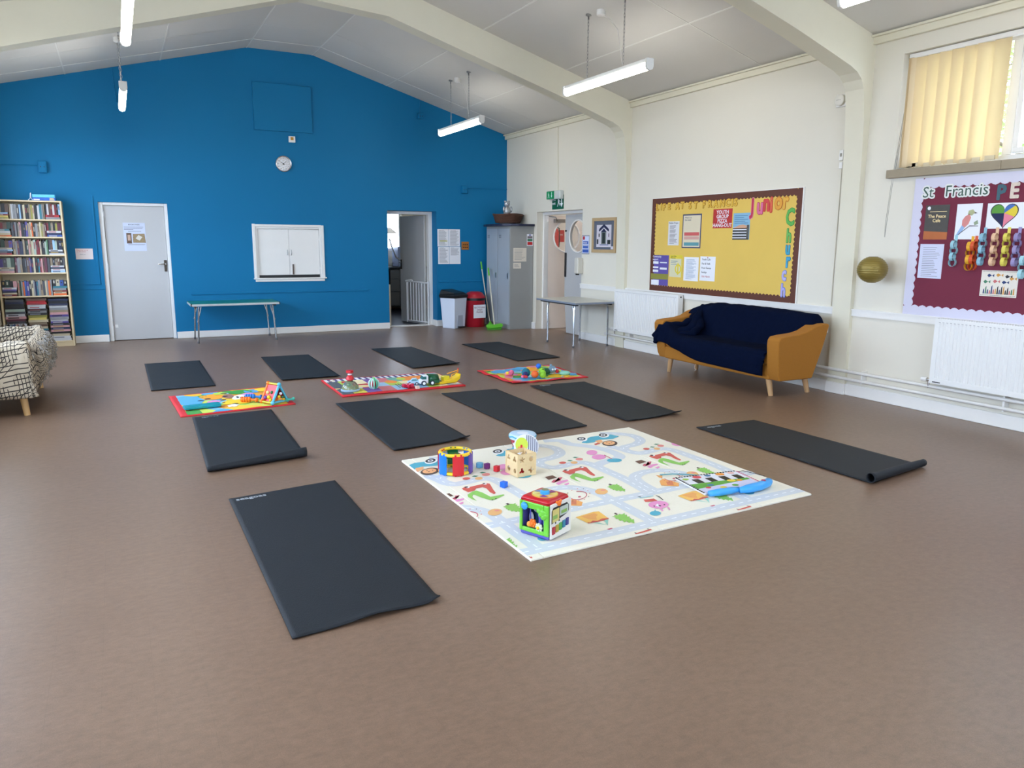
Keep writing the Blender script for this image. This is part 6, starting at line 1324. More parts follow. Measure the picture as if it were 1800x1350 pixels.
fo_ = b.build('bunched_fold', PAT, lt_, smooth='all'); uf = fo_.data.uv_layers.new(name='UVMap')
for lp_ in fo_.data.loops:
    c3_ = fo_.data.vertices[lp_.vertex_index].co; uf.data[lp_.index].uv = (c3_.y*2.4+c3_.x, c3_.z*3.2+c3_.x*2)
b = MB(); rnd = random.Random(9)
for k in range(300):
    y = rnd.uniform(-.60, .50); z = .58-rnd.random()**1.5*.34; x = .70+.055*math.sin((.60-z)/.36*PI)+rnd.uniform(-.01, .02)
    a = Vector((x, y, z)); d1 = Vector((rnd.uniform(0, .03), rnd.uniform(-.04, .04), rnd.uniform(-.05, .02))); b.tube([a, a+d1*.6+Vector((.012, 0, 0)), a+d1], .0028, 3, cap=False)
o = b.build('fringe', FRG, lt_); o['kind'] = 'stuff'

# ================================================================== YOGA MATS
YM = M('charcoal_foam', (28, 33, 39), .62, spec=.3, var=.08, scale=5, bump=.35, bscale=220)
LT = M('mat_lettering', (160, 166, 172), .7)
def yoga(c, label, ncurl=0, nr=.03, taper=(1, 1), far_curl=0, wave=.0015, letter=True, edge=None, seed=0, curlx=None, bowx=0):
    """c: far-left, far-right, near-right, near-left corners. ncurl: angle of the roll at the near end (rad)"""
    c = [Vector((p[0], p[1], 0)) for p in c]; org = (c[0]+c[1]+c[2]+c[3])/4
    th = .005; NU, NV = 24, 90
    L = ((c[0]-c[3]).length+(c[1]-c[2]).length)/2
    def P(u, v):
        e0, e1 = c[0].lerp(c[1], u), c[3].lerp(c[2], u); d_ = (e1-e0); Lu = d_.length; dn = d_/Lu
        R_ = nr*(taper[0]*(1-u)+taper[1]*u); total = Lu+ncurl*R_*1.0; s_ = v*total
        bow = bowx*math.sin(PI*min(1, s_/Lu))*u
        z = th+.0005+wave*(1+wob(u*2+seed, v*5, seed))*.5
        if s_ <= Lu or ncurl == 0:
            p = e0+dn*min(s_, Lu)
            if far_curl and s_ < .10: z += far_curl*(1-s_/.10)**2*(.3+.7*u)
            if edge and s_ > Lu-.08:  # lifted near edge, bump shaped by edge(u)
                z += edge(u)*((s_-(Lu-.08))/.08)**2
            p = p+Vector((bow, 0, 0)); return Vector((p.x, p.y, z))
        a = (s_-Lu)/R_; Rr = R_*(1-.04*a)
        p = e0+dn*(Lu+Rr*math.sin(a)); z += Rr*(1-math.cos(a)) if True else 0
        return Vector((p.x, p.y, z))
    b = MB(); b.grid(lambda u, v: P(u, v)-org, NU, NV)
    o = b.build('yoga_mat', YM, smooth='all', normals=False); o.location = org
    md = o.modifiers.new('thickness', 'SOLIDIFY'); md.thickness = th; md.offset = -1 
    T(o, label, 'yoga mat', 'charcoal yoga mats on the floor')
    if letter:
        t = text('seagoas', .052, LT, o, (0, 0, 0), extrude=.0002, rot=(0, 0, 0), sx=1.05, offset=.001); d0 = (c[1]-c[0]); a = math.atan2(d0.y, d0.x)
        p = c[0]+d0.normalized()*.035-Vector((0, .058, 0))-org; t.location = (p.x, p.y, th+.0045+wave); t.rotation_euler = (0, 0, a)
    return o
yoga([(.452, 4.325), (1.07, 4.403), (1.055, 2.662), (.46, 2.622)], 'yoga mat lying nearest the camera, white lettering at its far corner', edge=lambda u: .014*math.exp(-((u-.55)/.18)**2)+.02*sstep(.9, 1, u), seed=1, bowx=.0)
yoga([(.447, 6.562), (1.079, 6.60), (1.035, 5.02), (.402, 4.93)], 'yoga mat with rolled near end beside the triangle toy mat', ncurl=5.6, nr=.027, taper=(.75, 1.35), seed=2)
yoga([(1.638, 6.605), (2.222, 6.61), (2.215, 4.953), (1.607, 4.888)], 'yoga mat directly in front of the striped red play mat', edge=lambda u: .003+.022*sstep(.6, 1, u), seed=3, letter=False)
yoga([(2.664, 6.63), (3.235, 6.60), (3.212, 4.919), (2.676, 4.878)], 'flat yoga mat behind the small drum toys, third along the middle row', seed=4, letter=False)
yoga([(3.614, 6.598), (4.234, 6.56), (4.17, 4.929), (3.594, 4.907)], 'yoga mat with creased surface nearest the sofa', edge=lambda u: .002+.024*sstep(.4, 1, u), wave=.004, seed=5)
yoga([(.193, 9.764), (.795, 9.77), (.782, 7.98), (.196, 7.96)], 'yoga mat at the far left, nearest the green table', seed=6, letter=False)
yoga([(1.506, 9.743), (2.084, 9.72), (2.04, 7.98), (1.43, 7.99)], 'yoga mat in the far row behind the striped play mat left end', seed=7, letter=False, edge=lambda u: .006)
yoga([(2.966, 9.90), (3.525, 9.87), (3.542, 8.22), (2.924, 8.14)], 'yoga mat in the far row facing the kitchen doorway', seed=8, letter=False, edge=lambda u: .002+.014*u)
yoga([(4.27, 9.83), (4.859, 9.84), (4.902, 8.17), (4.272, 8.12)], 'yoga mat in the far row nearest the white folding table', seed=9, letter=False)
yoga([(3.959, 4.495), (4.558, 4.486), (4.60, 3.02), (3.965, 2.93)], 'yoga mat with a rolled end at the right, nearest the radiator', ncurl=6.6, nr=.032, taper=(1.15, .85), seed=10)

# ================================================================== BIG WHITE FOAM PLAY MAT
MX0, MX1, MY0, MY1 = 1.572, 3.477, 2.89, 4.68
MC = {'fox': (206, 92, 80), 'white': (236, 236, 236), 'black': (38, 36, 40), 'green': (140, 196, 92), 'brown': (104, 72, 58), 'rose': (196, 82, 104), 'pink': (226, 146, 192), 'dgreen': (84, 140, 112), 'orange': (230, 178, 116), 'salmon': (226, 138, 130),
      'blue': (80, 168, 190), 'lorange': (236, 176, 124), 'dbrown': (82, 66, 58), 'yellow': (240, 190, 96), 'orange2': (232, 164, 92), 'orange3': (206, 120, 84), 'teal': (146, 204, 190), 'lblue': (166, 206, 214), 'road': (204, 210, 216), 'dash': (238, 242, 246)}
fm = E('foam_play_mat', ((MX0+MX1)/2, (MY0+MY1)/2, 0), 0, 'large white foam play mat printed with roads and animals', 'play mat')
ox, oy = fm.location.x, fm.location.y
FW = M('foam_white', (236, 231, 214), .5, bump=.5, bscale=55)
xs_ = [MX0, 1.64, 2.345, 3.065, MX1]
TH_ = .011
for i in range(4):
    MB().box(xs_[i]-ox+.0015, MY0-oy, .0005, xs_[i+1]-ox-.0015, MY1-oy, TH_).build('mat_panel', FW, fm, bevel=.003)
MB().box(MX0-ox, MY0-oy+.002, 0.0002, MX1-ox, MY1-oy-.002, .004).build('hinge_film', FW, fm)
def clip(poly):
    for ax, lim, s in ((0, MX0+.004, 1), (0, MX1-.004, -1), (1, MY0+.004, 1), (1, MY1-.004, -1)):
        out = []
        for i in range(len(poly)):
            a, c = poly[i], poly[(i+1) % len(poly)]; ia, ic = (a[ax]-lim)*s >= 0, (c[ax]-lim)*s >= 0
            if ia: out.append(a)
            if ia != ic:
                t = (lim-a[ax])/(c[ax]-a[ax]); out.append((a[0]+(c[0]-a[0])*t, a[1]+(c[1]-a[1])*t))
        poly = out
        if len(poly) < 3: return None
    return poly
names = list(MC); b = MB(); rb_ = MB()
_zc = [0]
def strip(mb, pts, w, z, mi):
    _zc[0] += 1; z = z+.000004*(_zc[0] % 40)
    P_ = [Vector(p) for p in pts]; n = len(P_); L_, R_ = [], []
    for i in range(n):
        d_ = (P_[min(i+1, n-1)]-P_[max(i-1, 0)]).normalized(); nn = Vector((-d_.y, d_.x))
        L_.append(P_[i]+nn*w); R_.append(P_[i]-nn*w)
    for i in range(n-1):
        q = clip([tuple(L_[i]), tuple(L_[i+1]), tuple(R_[i+1]), tuple(R_[i])])
        if q: mb.flat([(p[0]-ox, p[1]-oy) for p in q], z, mi)
def smooth_path(pts, it=2):
    for _ in range(it):
        o_ = [pts[0]]
        for i in range(len(pts)-1):
            a, c = pts[i], pts[i+1]; o_ += [(a[0]*.75+c[0]*.25, a[1]*.75+c[1]*.25), (a[0]*.25+c[0]*.75, a[1]*.25+c[1]*.75)]
        o_.append(pts[-1]); pts = o_
    return pts
R3 = [(2.30, 4.30), (2.345, 4.18), (2.35, 4.10), (2.39, 4.04), (2.461, 4.045), (2.572, 4.07), (2.632, 4.05), (2.655, 3.96), (2.656, 3.827), (2.665, 3.645), (2.64, 3.36)]
R5 = [(2.45, 4.62), (2.574, 4.557), (2.649, 4.445), (2.61, 4.302), (2.497, 4.238), (2.376, 4.23), (2.34, 4.15)]
R4 = [(2.66, 4.64), (2.79, 4.60), (2.775, 4.48), (2.857, 4.40), (2.921, 4.29), (2.945, 4.17), (2.934, 4.02), (2.76, 4.0), (2.655, 3.95)]
R6 = [(2.37, 2.975), (2.37, 3.36), (2.37, 3.52), (2.30, 3.66), (2.18, 3.70), (2.04, 3.66), (1.99, 3.54), (1.98, 3.355)]
PP = .705
for k in range(-2, 2):
    for path in (R3, R5, R4 if k == 0 else R5, R6):
        pth = smooth_path([(x+k*PP, y) for x, y in path]); strip(rb_, pth, .040, TH_+.0006, 0)
for yy in (2.975, 3.355): strip(rb_, [(MX0, yy), (MX1, yy)], .040, TH_+.0006, 0)
for k in range(-2, 2):
    for path in (R3, R5, R6):
        pth = smooth_path([(x+k*PP, y) for x, y in path], 3)
        acc = 0
        for i in range(len(pth)-1):
            acc += math.dist(pth[i], pth[i+1])
            if int(acc/.035) % 2: strip(rb_, [pth[i], pth[i+1]], .0035, TH_+.0010, 1)
    for s in (.034, -.034):
        for path in (R3, R6): strip(rb_, [(x+k*PP, y) for x, y in [(p[0]+s*0, p[1]) for p in smooth_path(path)]], .0, TH_, 1) if False else None
for yy in (2.975, 3.355):
    x = MX0
    while x < MX1: strip(rb_, [(x, yy), (min(x+.035, MX1), yy)], .004, TH_+.0010, 1); x += .07
rb_.build('printed_road', [M('print_road', MC['road'], .6), M('print_dash', MC['dash'], .6)], fm, normals=False)['kind'] = 'stuff'
z_ = TH_+.0014; order = 0
for k in (-2, -1, 0, 1):
    for idx, (cn, poly) in enumerate(MAT_ART):
        q = clip([(x+k*PP, y) for x, y in poly])
        if q: b.flat([(p[0]-ox, p[1]-oy) for p in q], z_+.00001*idx, names.index(cn))
b.build('printed_animals', [M('print_'+n_, MC[n_], .6) for n_ in names], fm, normals=False)['kind'] = 'stuff'
zt = TH_+.0025
for ch in fm.children:      # the panels have slid a little against each other
    for v_ in ch.data.vertices: v_.co.y += .048*v_.co.x

# toys on the big mat -------------------------------------------------
dr_ = E('ring_drum', (1.79, 4.235, zt), 0, 'round toy with yellow rings and coloured panels at the mat corner', 'toy')
dr_.scale = (.97, .97, .82)
TY = M('toy_yellow', (238, 202, 36), .35); TR = M('toy_red', (206, 34, 44), .35); TB = M('toy_blue', (24, 120, 226), .35); TP = M('toy_purple', (96, 70, 160), .35); TG = M('toy_green', (24, 110, 60), .35); TO = M('toy_orange', (240, 120, 30), .35)
TLB = M('toy_sky_blue', (60, 160, 230), .3); TLG = M('toy_lime', (110, 200, 60), .35)
for z in (.014, .155):
    b = MB(); b.tube([(.098*math.cos(2*PI*k/40), .098*math.sin(2*PI*k/40), z) for k in range(40)], .013, 10, closed=True); b.build('ring', TY, dr_, smooth=True)
for k, m_ in enumerate((TB, TR, TP, TB, TG, TR)):
    a0 = math.radians(-163+60*k); n = 6; vs = []; hw = math.radians(19)
    pb = E('tmp'); bpy.data.objects.remove(pb)
    b = MB()
    for i in range(n): 
        aa, ab = a0-hw+2*hw*i/n, a0-hw+2*hw*(i+1)/n
        R0, R1 = .106, .113
        b.hexa([(R0*math.cos(aa), R0*math.sin(aa), .004), (R1*math.cos(aa), R1*math.sin(aa), .004), (R1*math.cos(ab), R1*math.sin(ab), .004), (R0*math.cos(ab), R0*math.sin(ab), .004),
                (R0*math.cos(aa), R0*math.sin(aa), .152), (R1*math.cos(aa), R1*math.sin(aa), .152), (R1*math.cos(ab), R1*math.sin(ab), .152), (R0*math.cos(ab), R0*math.sin(ab), .152)])
        if i in (1, 4):
            for zz2 in (.150, .0):
                b.hexa([(.08*math.cos(aa), .08*math.sin(aa), zz2+.012), (R1*math.cos(aa), R1*math.sin(aa), zz2), (R1*math.cos(ab), R1*math.sin(ab), zz2), (.08*math.cos(ab), .08*math.sin(ab), zz2+.012),
                        (.08*math.cos(aa), .08*math.sin(aa), zz2+.018), (R1*math.cos(aa), R1*math.sin(aa), zz2+.014), (R1*math.cos(ab), R1*math.sin(ab), zz2+.014), (.08*math.cos(ab), .08*math.sin(ab), zz2+.018)])
    b.build('panel', m_, dr_)
MB().lathe([(.0, .13), (.045, .13), (.05, .12), (.05, .10), (0, .10)], (.0, .035, 0)).build('drum_disc', TG, dr_, smooth=True)
PL = M('pale_wood', (222, 196, 150), .5, var=.07, scale=6, stretch=(1, 1, 6))
wc = E('shape_sorter_box', (2.14, 4.02, zt), math.radians(5), 'pale wooden shape sorter box standing on the play mat', 'toy')
s_ = .067; hgt = .142
def face_with_holes(nm, rz, shapes):
    """wall with real holes"""
    b = MB(); W2 = s_; cells = [(-W2, 0), (0, W2)]; rows_ = [(0, hgt/2), (hgt/2, hgt)]
    q = 0
    for (xa, xb) in cells:
        for (za, zb) in rows_:
            cx_, cz_ = (xa+xb)/2, (za+zb)/2; sh_ = shapes[q]; q += 1; n = 32
            def ray_(k):
                a = 2*PI*k/n; c, s2 = math.cos(a), math.sin(a); t = min((xb-cx_)/abs(c) if abs(c) > 1e-6 else 9, (zb-cz_)/abs(s2) if abs(s2) > 1e-6 else 9); return (cx_+t*c, cz_+t*s2)
            rad = lambda k: sh_(2*PI*k/n)
            inn_ = [(cx_+rad(k)*math.cos(2*PI*k/n), cz_+rad(k)*math.sin(2*PI*k/n)) for k in range(n)]; out = [ray_(k) for k in range(n)]
            vs = []
            for p_, o_ in zip(inn_, out): vs += [(p_[0], -s_, p_[1]), (o_[0], -s_, o_[1]), (p_[0], -s_+.007, p_[1]), (o_[0], -s_+.007, o_[1])]
            fs = []
            for i in range(n):
                a, c = 4*i, 4*((i+1) % n); fs += [(a, c, c+1, a+1), (a+2, a+3, c+3, c+2), (a, a+2, c+2, c)]
            b.add(vs, fs)
            for X, Z in ((xa, za), (xb, za), (xb, zb), (xa, zb)):
                b.box(min(X, X+(cx_-X)*.12), -s_, min(Z, Z+(cz_-Z)*.12), max(X, X+(cx_-X)*.12), -s_+.007, max(Z, Z+(cz_-Z)*.12))
    o = b.build(nm, PL, wc, normals=False); o.rotation_euler = (0, 0, rz); return o
star = lambda a: .013+.008*math.cos(5*(a-PI/2)); clover = lambda a: .015+.006*math.cos(3*(a-PI/2)); cross = lambda a: .015+.006*math.cos(4*a); circ = lambda a: .017; tri_ = lambda a: .014+.005*math.cos(3*(a-PI/2)); moon = lambda a: .014+.005*math.cos(a)
face_with_holes('side_wall', 0, [clover, star, cross, circ]); face_with_holes('side_wall', -PI/2, [circ, tri_, moon, clover]); face_with_holes('side_wall', PI/2, [circ, star, cross, clover]); face_with_holes('side_wall', PI, [circ, star, cross, clover])
MB().box(-s_+.002, -s_+.002, .0, s_-.002, s_-.002, .008).build('base', PL, wc)
for sx2, sy2 in ((-1, -1), (1, -1), (1, 1), (-1, 1)): MB().box(sx2*.0645-.005, sy2*.0645-.005, .001, sx2*.0645+.005, sy2*.0645+.005, hgt+.001).build('corner_post', PL, wc)
def inner(nm, poly, mat_, x, y, z, h2, rz=0, label='', cat='block', group=None):
    o = MB().prism(poly, 'z', 0, h2).build(nm, mat_, bevel=.0015); o.location = (x, y, z); o.rotation_euler = (0, 0, rz); T(o, label, cat, group); return o
sqp = lambda r_: [(-r_, -r_), (r_, -r_), (r_, r_), (-r_, r_)]
RO = M('block_red', (196, 34, 44), .4); inner('toy_block', sqp(.016), RO, 2.125, 3.99, zt+.009, .035, .3, 'red block lying inside the wooden shape sorter', 'block', 'wooden shape blocks')
inner('toy_block', [(-.018, -.012), (.018, -.012), (0, .02)], RO, 2.165, 3.995, zt+.009, .035, .8, 'red triangular block inside the shape sorter', 'block', 'wooden shape blocks')
inner('toy_block', [(.024*math.cos(a*PI/4+.4), .024*math.sin(a*PI/4+.4)) for a in range(8)], M('block_pale_blue', (96, 164, 200), .4), 1.965, 4.25, zt, .030, 0, 'pale blue octagonal block beside the purple one', 'block', 'wooden shape blocks')
inner('toy_block', [(-.017, -.012), (-.006, -.012), (-.006, -.017), (.006, -.017), (.006, -.012), (.017, -.012), (.017, .012), (-.017, .012)], M('block_purple', (120, 44, 120), .4), 1.995, 4.205, zt, .034, .2, 'purple block between the blue and red blocks', 'block', 'wooden shape blocks')
inner('toy_block', sqp(.015), RO, 2.025, 4.125, zt, .036, .45, 'red block lying before the wooden box', 'block', 'wooden shape blocks')
inner('toy_block', sqp(.017), M('block_blue', (20, 100, 214), .4), 1.925, 3.825, zt, .033, .45, 'bright blue block alone in the middle of the mat', 'block', 'wooden shape blocks')
d2 = E('toy_drum', (2.42, 4.52, zt), 0, 'red and turquoise toy drum with white top at the far mat edge', 'toy')
d2.scale = (.9, .9, .9)
TQ = M('drum_turquoise', (58, 160, 190), .35); PB = M('drum_pale_blue', (188, 214, 236), .35)
MB().lathe([(.062, 0), (.075, .015), (.096, .085)], seg=36).build('drum_shell', M('drum_red', (176, 32, 52), .35), d2, smooth=True)
MB().lathe([(.060, 0), (.078, .001), (.080, .022)], seg=36).build('lower_band', TQ, d2, smooth=True)
MB().lathe([(.096, .085), (.103, .088), (.107, .115), (.098, .127), (.088, .129)], seg=36).build('upper_band', PB, d2, smooth=True)
b = MB(); b.tube([(.104*math.cos(2*PI*k/48), .104*math.sin(2*PI*k/48), .108+.006*math.sin(6*PI*k/24)) for k in range(48)], .006, 6, closed=True); b.build('wave_band', TQ, d2, smooth=True)
MB().lathe([(.088, .126), (0, .132)], seg=36).build('drum_head', M('drum_white', (226, 232, 244), .4), d2, smooth=True)
for k in range(8):
    a = -PI/2+k*PI/4+.2; b = MB(); st_ = []
    for i in range(10):
        r_ = .016 if i % 2 == 0 else .008; aa = PI/2+i*PI/5; u_, w_ = r_*math.cos(aa), .052+r_*math.sin(aa); R_ = .0775+(w_)*.22
        st_.append((R_*math.cos(a)-u_*math.sin(a), R_*math.sin(a)+u_*math.cos(a), w_))
    b.add(st_, [tuple(range(10))]); b.build('star', PAPER, d2, normals=False)
dc = E('clacker_disc', (2.33, 4.30, zt+.082), math.radians(-32), 'round fabric disc with grey stripes and green picture leaning on the wooden box', 'toy')
rr_ = .080
MB().lathe([(rr_, -.015), (rr_+.004, 0), (rr_, .015), (0, .018)], seg=40, axis='y').build('disc_body', M('disc_white', (226, 228, 236), .7), dc, smooth=True)
MB().lathe([(rr_, -.015), (0, -.017)], seg=40, axis='y').build('disc_face', M('disc_face_white', (222, 226, 236), .7), dc, smooth=True)
b = MB()
for k in range(6):
    x0_ = .0+.0135*k; xa_ = x0_+.006
    f_ = lambda x: math.sqrt(max(0, (rr_*.97)**2-x*x)); b.flat([(x0_, -f_(x0_)), (xa_, -f_(xa_)), (xa_, f_(xa_)), (x0_, f_(x0_))], -.0185, 0, 'y')
b.flat([(-.030+.042*math.cos(a*PI/12), .012+.048*math.sin(a*PI/12)) for a in range(24)], -.0195, 1, 'y'); b.flat([(-.055, -.02), (-.01, -.02), (-.01, .0), (-.055, .0)], -.0202, 2, 'y'); b.flat([(-.038, -.016), (-.025, -.016), (-.025, .012), (-.038, .012)], -.0208, 3, 'y')
b.build('printed_picture', [M('disc_grey', (110, 112, 130), .7), M('disc_lime', (196, 214, 70), .7), M('disc_orange', (230, 150, 80), .7), RO], dc, normals=False)
dc.rotation_euler = (math.radians(-12), 0, math.radians(-30))

# activity cube
ac = E('activity_cube', (1.79, 3.105, zt), math.radians(-66), 'red green and purple baby activity cube on the white play mat', 'toy')
c_ = .088; GRN = M('cube_green', (112, 196, 60), .35); RDC = M('cube_red', (186, 16, 34), .3); PUR = M('cube_purple', (88, 84, 176), .35); CRM = M('cube_cream', (224, 220, 212), .4)
MB().box(-c_, -c_, .0, c_, c_, .03).build('base', PUR, ac, bevel=.012, seg=3)
b = MB(); frus(b, c_+.004, c_+.004, c_-.004, c_-.004, .168, .198); b.build('top', RDC, ac, bevel=.016, seg=4, smooth=True)
def window_frame_(nm, mat_, rz, hole, th2=.012, z0_=.02, z1_=.175):
    x0_, x1_, za, zb = hole; b = MB(); yb = -c_-.004
    b.box(-c_, yb, z0_, x0_, yb+th2, z1_); b.box(x1_, yb, z0_, c_, yb+th2, z1_); b.box(x0_, yb, z0_, x1_, yb+th2, za); b.box(x0_, yb, zb, x1_, yb+th2, z1_)
    o = b.build(nm, mat_, ac, bevel=.004); o.rotation_euler = (0, 0, rz); return o
# faces: rz 0 = camera-left face (open, green) ; rz 90deg = right face (cream panel)
A0 = math.radians(0)
window_frame_('front_frame', GRN, A0, (-.072, .060, .042, .142))
b = MB()   # leaf shapes at the upper right of the opening
for k, (x, z, r_) in enumerate(((.055, .135, .022), (.035, .142, .018), (.06, .115, .018), (.045, .125, .016), (.07, .125, .018))): b.ball((x, -c_-.004, z), (r_, .008, r_*.8), seg=10, rings=6)
b.build('leaf_moulding', GRN, ac, smooth=True)
b = MB(); b.box(-.075, -.02, .03, .075, -.012, .17); b.box(-.08, -.08, .028, .075, -.02, .034); b.build('inner_backdrop', M('cube_navy', (20, 54, 92), .4), ac)
b = MB(); b.ball((-.028, -.028, .135), (.024, .010, .032)); b.ball((-.06, -.028, .07), (.016, .008, .03)); b.build('white_drop', PAPER, ac, smooth=True)
b = MB(); b.tube([(.0, -.045, .155), (.008, -.05, .12), (.018, -.055, .09), (.022, -.06, .06)], .012, 8); b.tube([(.028, -.04, .15), (.04, -.05, .10), (.05, -.055, .05)], .013, 8); b.build('purple_elephant_leg', PUR, ac, smooth=True)
MB().tube([(-.03, -.078, .155), (-.03, -.075, .07)], .0035, 6).build('axle', PUR, ac)
b = MB(); 
for k in range(6): b.ball((-.012+.015*math.cos(k*PI/3), -.080, .066+.015*math.sin(k*PI/3)), .009, seg=8, rings=6)
b.ball((-.012, -.08, .066), .012); b.build('orange_gear', TO, ac, smooth=True)
b = MB(); b.ball((-.034, -.082, .058), (.012, .012, .014)); b.build('orange_bead', M('toy_amber', (250, 160, 60), .35), ac, smooth=True)
b = MB()
for k in range(8): b.ball((.030+.016*math.cos(k*PI/4), -.086, .056+.016*math.sin(k*PI/4)), .007, seg=8, rings=6)
b.ball((.030, -.086, .056), .013); b.build('flower_spinner', M('toy_clear', (210, 216, 190), .3), ac, smooth=True); MB().ball((.03, -.095, .056), .009).build('flower_centre', TY, ac, smooth=True)
b = MB()
for k in range(10): b.ball((-.052+.014*math.cos(k*PI/5), -c_-.010, .152+.014*math.sin(k*PI/5)), .006, seg=8, rings=6)
b.ball((-.052, -c_-.010, .152), (.016, .009, .016)); b.build('blue_wheel', TLB, ac, smooth=True)
# right face
cp = MB().box(-c_+.006, -c_-.010, .006, c_+.002, -c_, .182).build('side_panel', CRM, ac, bevel=.008, seg=3); cp.rotation_euler = (0, 0, PI/2)
b = MB(); yq = -c_-.0105
def Q(x0_, z0_, x1_, z1_, mi, y=yq): b.flat([(x0_, z0_), (x1_, z0_), (x1_, z1_), (x0_, z1_)], y, mi, 'y')
b.flat([(-.078, .085), (-.078, .15), (-.065, .165), (.05, .165), (.068, .15), (.068, .118), (.05, .108), (-.02, .095)], yq, 0, 'y'); Q(-.072, .09, -.015, .155, 1, yq-.0006); Q(-.010, .11, .062, .155, 2, yq-.0006)
Q(-.068, .105, -.03, .125, 3, yq-.0012); Q(.0, .118, .05, .135, 3, yq-.0012); Q(-.05, .08, -.04, .09, 0, yq-.0006); Q(-.02, .085, -.01, .095, 0, yq-.0006)
o = b.build('picture_window', [BLACK, M('cube_straw', (206, 190, 110), .4), M('cube_mist', (180, 190, 180), .4), M('cube_leaf', (130, 170, 80), .4)], ac, normals=False); o.rotation_euler = (0, 0, PI/2)
for k, cc in enumerate(((170, 30, 44), (176, 150, 50), (80, 160, 70), (30, 120, 150), (60, 60, 130))):
    b = MB(); b.box(-.073+.0285*k, -c_-.015, .03+.004*k, -.050+.0285*k, -c_-.009, .068+.004*k); o = b.build('piano_key', M('key_%d' % k, cc, .35), ac, bevel=.002); o.rotation_euler = (0, 0, PI/2)
b = MB(); b.ball((-.02, -c_-.012, .178), (.014, .010, .014)); b.ball((-.035, -c_-.010, .186), .007); b.ball((-.004, -c_-.010, .186), .007); o = b.build('orange_butterfly', TO, ac, smooth=True); o.rotation_euler = (0, 0, PI/2)
for rz in (PI, -PI/2): 
    o = MB().box(-c_+.004, -c_-.003, .02, c_-.004, -c_+.01, .175).build('rear_panel', GRN if rz == PI else PUR, ac, bevel=.006); o.rotation_euler = (0, 0, rz)
MB().lathe([(.066, .197), (.066, .2005), (0, .2005)], seg=40).build('dial_plate', M('dial_gold', (226, 170, 60), .4), ac, smooth=True)
for k in range(8):
    b = MB(); a = k*PI/4+.2; b.add([(.02*math.cos(a), .02*math.sin(a), .2012)]+[(.061*math.cos(a+j*PI/4/5*.92), .061*math.sin(a+j*PI/4/5*.92), .2012) for j in range(6)], [tuple(range(7))])
    b.build('dial_segment', M('seg_%d' % (k % 5), [(226, 206, 110), (140, 60, 130), (232, 180, 120), (110, 140, 200), (230, 220, 140)][k % 5], .45), ac, normals=False)
MB().lathe([(.024, .200), (.024, .214), (.018, .220)], seg=24).build('roller_ring', TLB, ac, smooth=True); MB().lathe([(.018, .214), (.018, .222), (0, .223)], seg=24).build('roller', M('roller_olive', (130, 130, 90), .4), ac, smooth=True)

# crib piano
kp = E('toy_piano', (3.10, 3.29, zt), math.radians(-7), 'fabric toy piano mat with chunky blue plastic handle', 'toy')
b = MB(); b.box(-.20, -.14, 0, .24, .17, .014); b.build('fabric_pad', M('pad_white', (222, 222, 228), .8), kp, bevel=.005)
b = MB()
for k in range(22):
    x = -.20+.02*k; b.box(x, .163, .0135, x+.010, .173, .0165, 0); 
for k in range(15): b.box(-.203, -.13+.02*k, .0135, -.193, -.12+.02*k, .0165, 0); b.box(.233, -.13+.02*k, .0135, .243, -.12+.02*k, .0165, 1)
b.build('checked_trim', [BLACK, M('trim_pink', (206, 110, 140), .7)], kp)
for k in range(4):
    b = MB(); b.box(-.13+.095*k, .03, .014, -.085+.095*k, .10, .017); b.build('black_key', BLACK, kp, bevel=.006)
b = MB(); b.flat([(-.19, -.06), (.22, .0), (.22, .03), (-.19, .025)], .0150, 0); b.flat([(-.19, -.13), (.22, -.10), (.22, 0), (-.19, -.06)], .0146, 1)
for cx_, cy_, r_, mi in ((-.16, .12, .022, 2), (-.07, .135, .030, 3), (.01, .14, .022, 4), (.10, .14, .030, 5), (.18, .14, .024, 6), (-.08, -.02, .022, 4), (.0, -.015, .02, 0), (.09, .01, .028, 7), (.14, .0, .02, 5), (-.03, -.08, .022, 7), (.06, -.07, .022, 0), (-.12, -.06, .018, 3)):
    b.flat([(cx_+r_*math.cos(a*PI/6), cy_+r_*.8*math.sin(a*PI/6)) for a in range(12)], .0156, mi)
b.build('printed_picture', [M('pad_green', (96, 160, 60), .7), M('pad_lilac', (206, 206, 232), .7), M('pad_lime', (170, 200, 90), .7), M('pad_red', (214, 80, 84), .7), M('pad_blue', (70, 120, 160), .7), M('pad_orange', (232, 150, 60), .7), M('pad_peach', (226, 180, 170), .7), M('pad_yellow', (230, 200, 70), .7)], kp, normals=False)
b = MB(); b.tube([(-.19, -.165, .02), (-.13, -.175, .024), (-.04, -.165, .022), (.02, -.16, .022)], [.018, .024, .022, .016], 12, flat=.9); b.tube([(.01, -.175, .02), (.07, -.18, .026), (.16, -.165, .027), (.24, -.13, .027), (.275, -.10, .024), (.285, -.085, .022)], [.018, .028, .029, .028, .024, .014], 12, flat=.9)
b.build('handle', TLB, kp, smooth='all')
MB().lathe([(.014, .05), (.012, .054), (0, .055)], (.20, -.145, .0), 14).build('red_button', M('pad_crimson', (170, 40, 90), .4), kp, smooth=True)
MB().tube([(-.02, .165, .012), (-.08, .23, .006), (-.16, .27, .005), (-.24, .28, .005)], .0035, 6).build('tie_ribbon', M('tie_teal', (90, 150, 160), .6), kp, smooth=True)
MB().tube([(.22, .15, .012), (.30, .18, .006), (.34, .10, .006), (.36, .04, .005)], .0020, 5).build('loop_cord', DINK, kp, smooth=True)

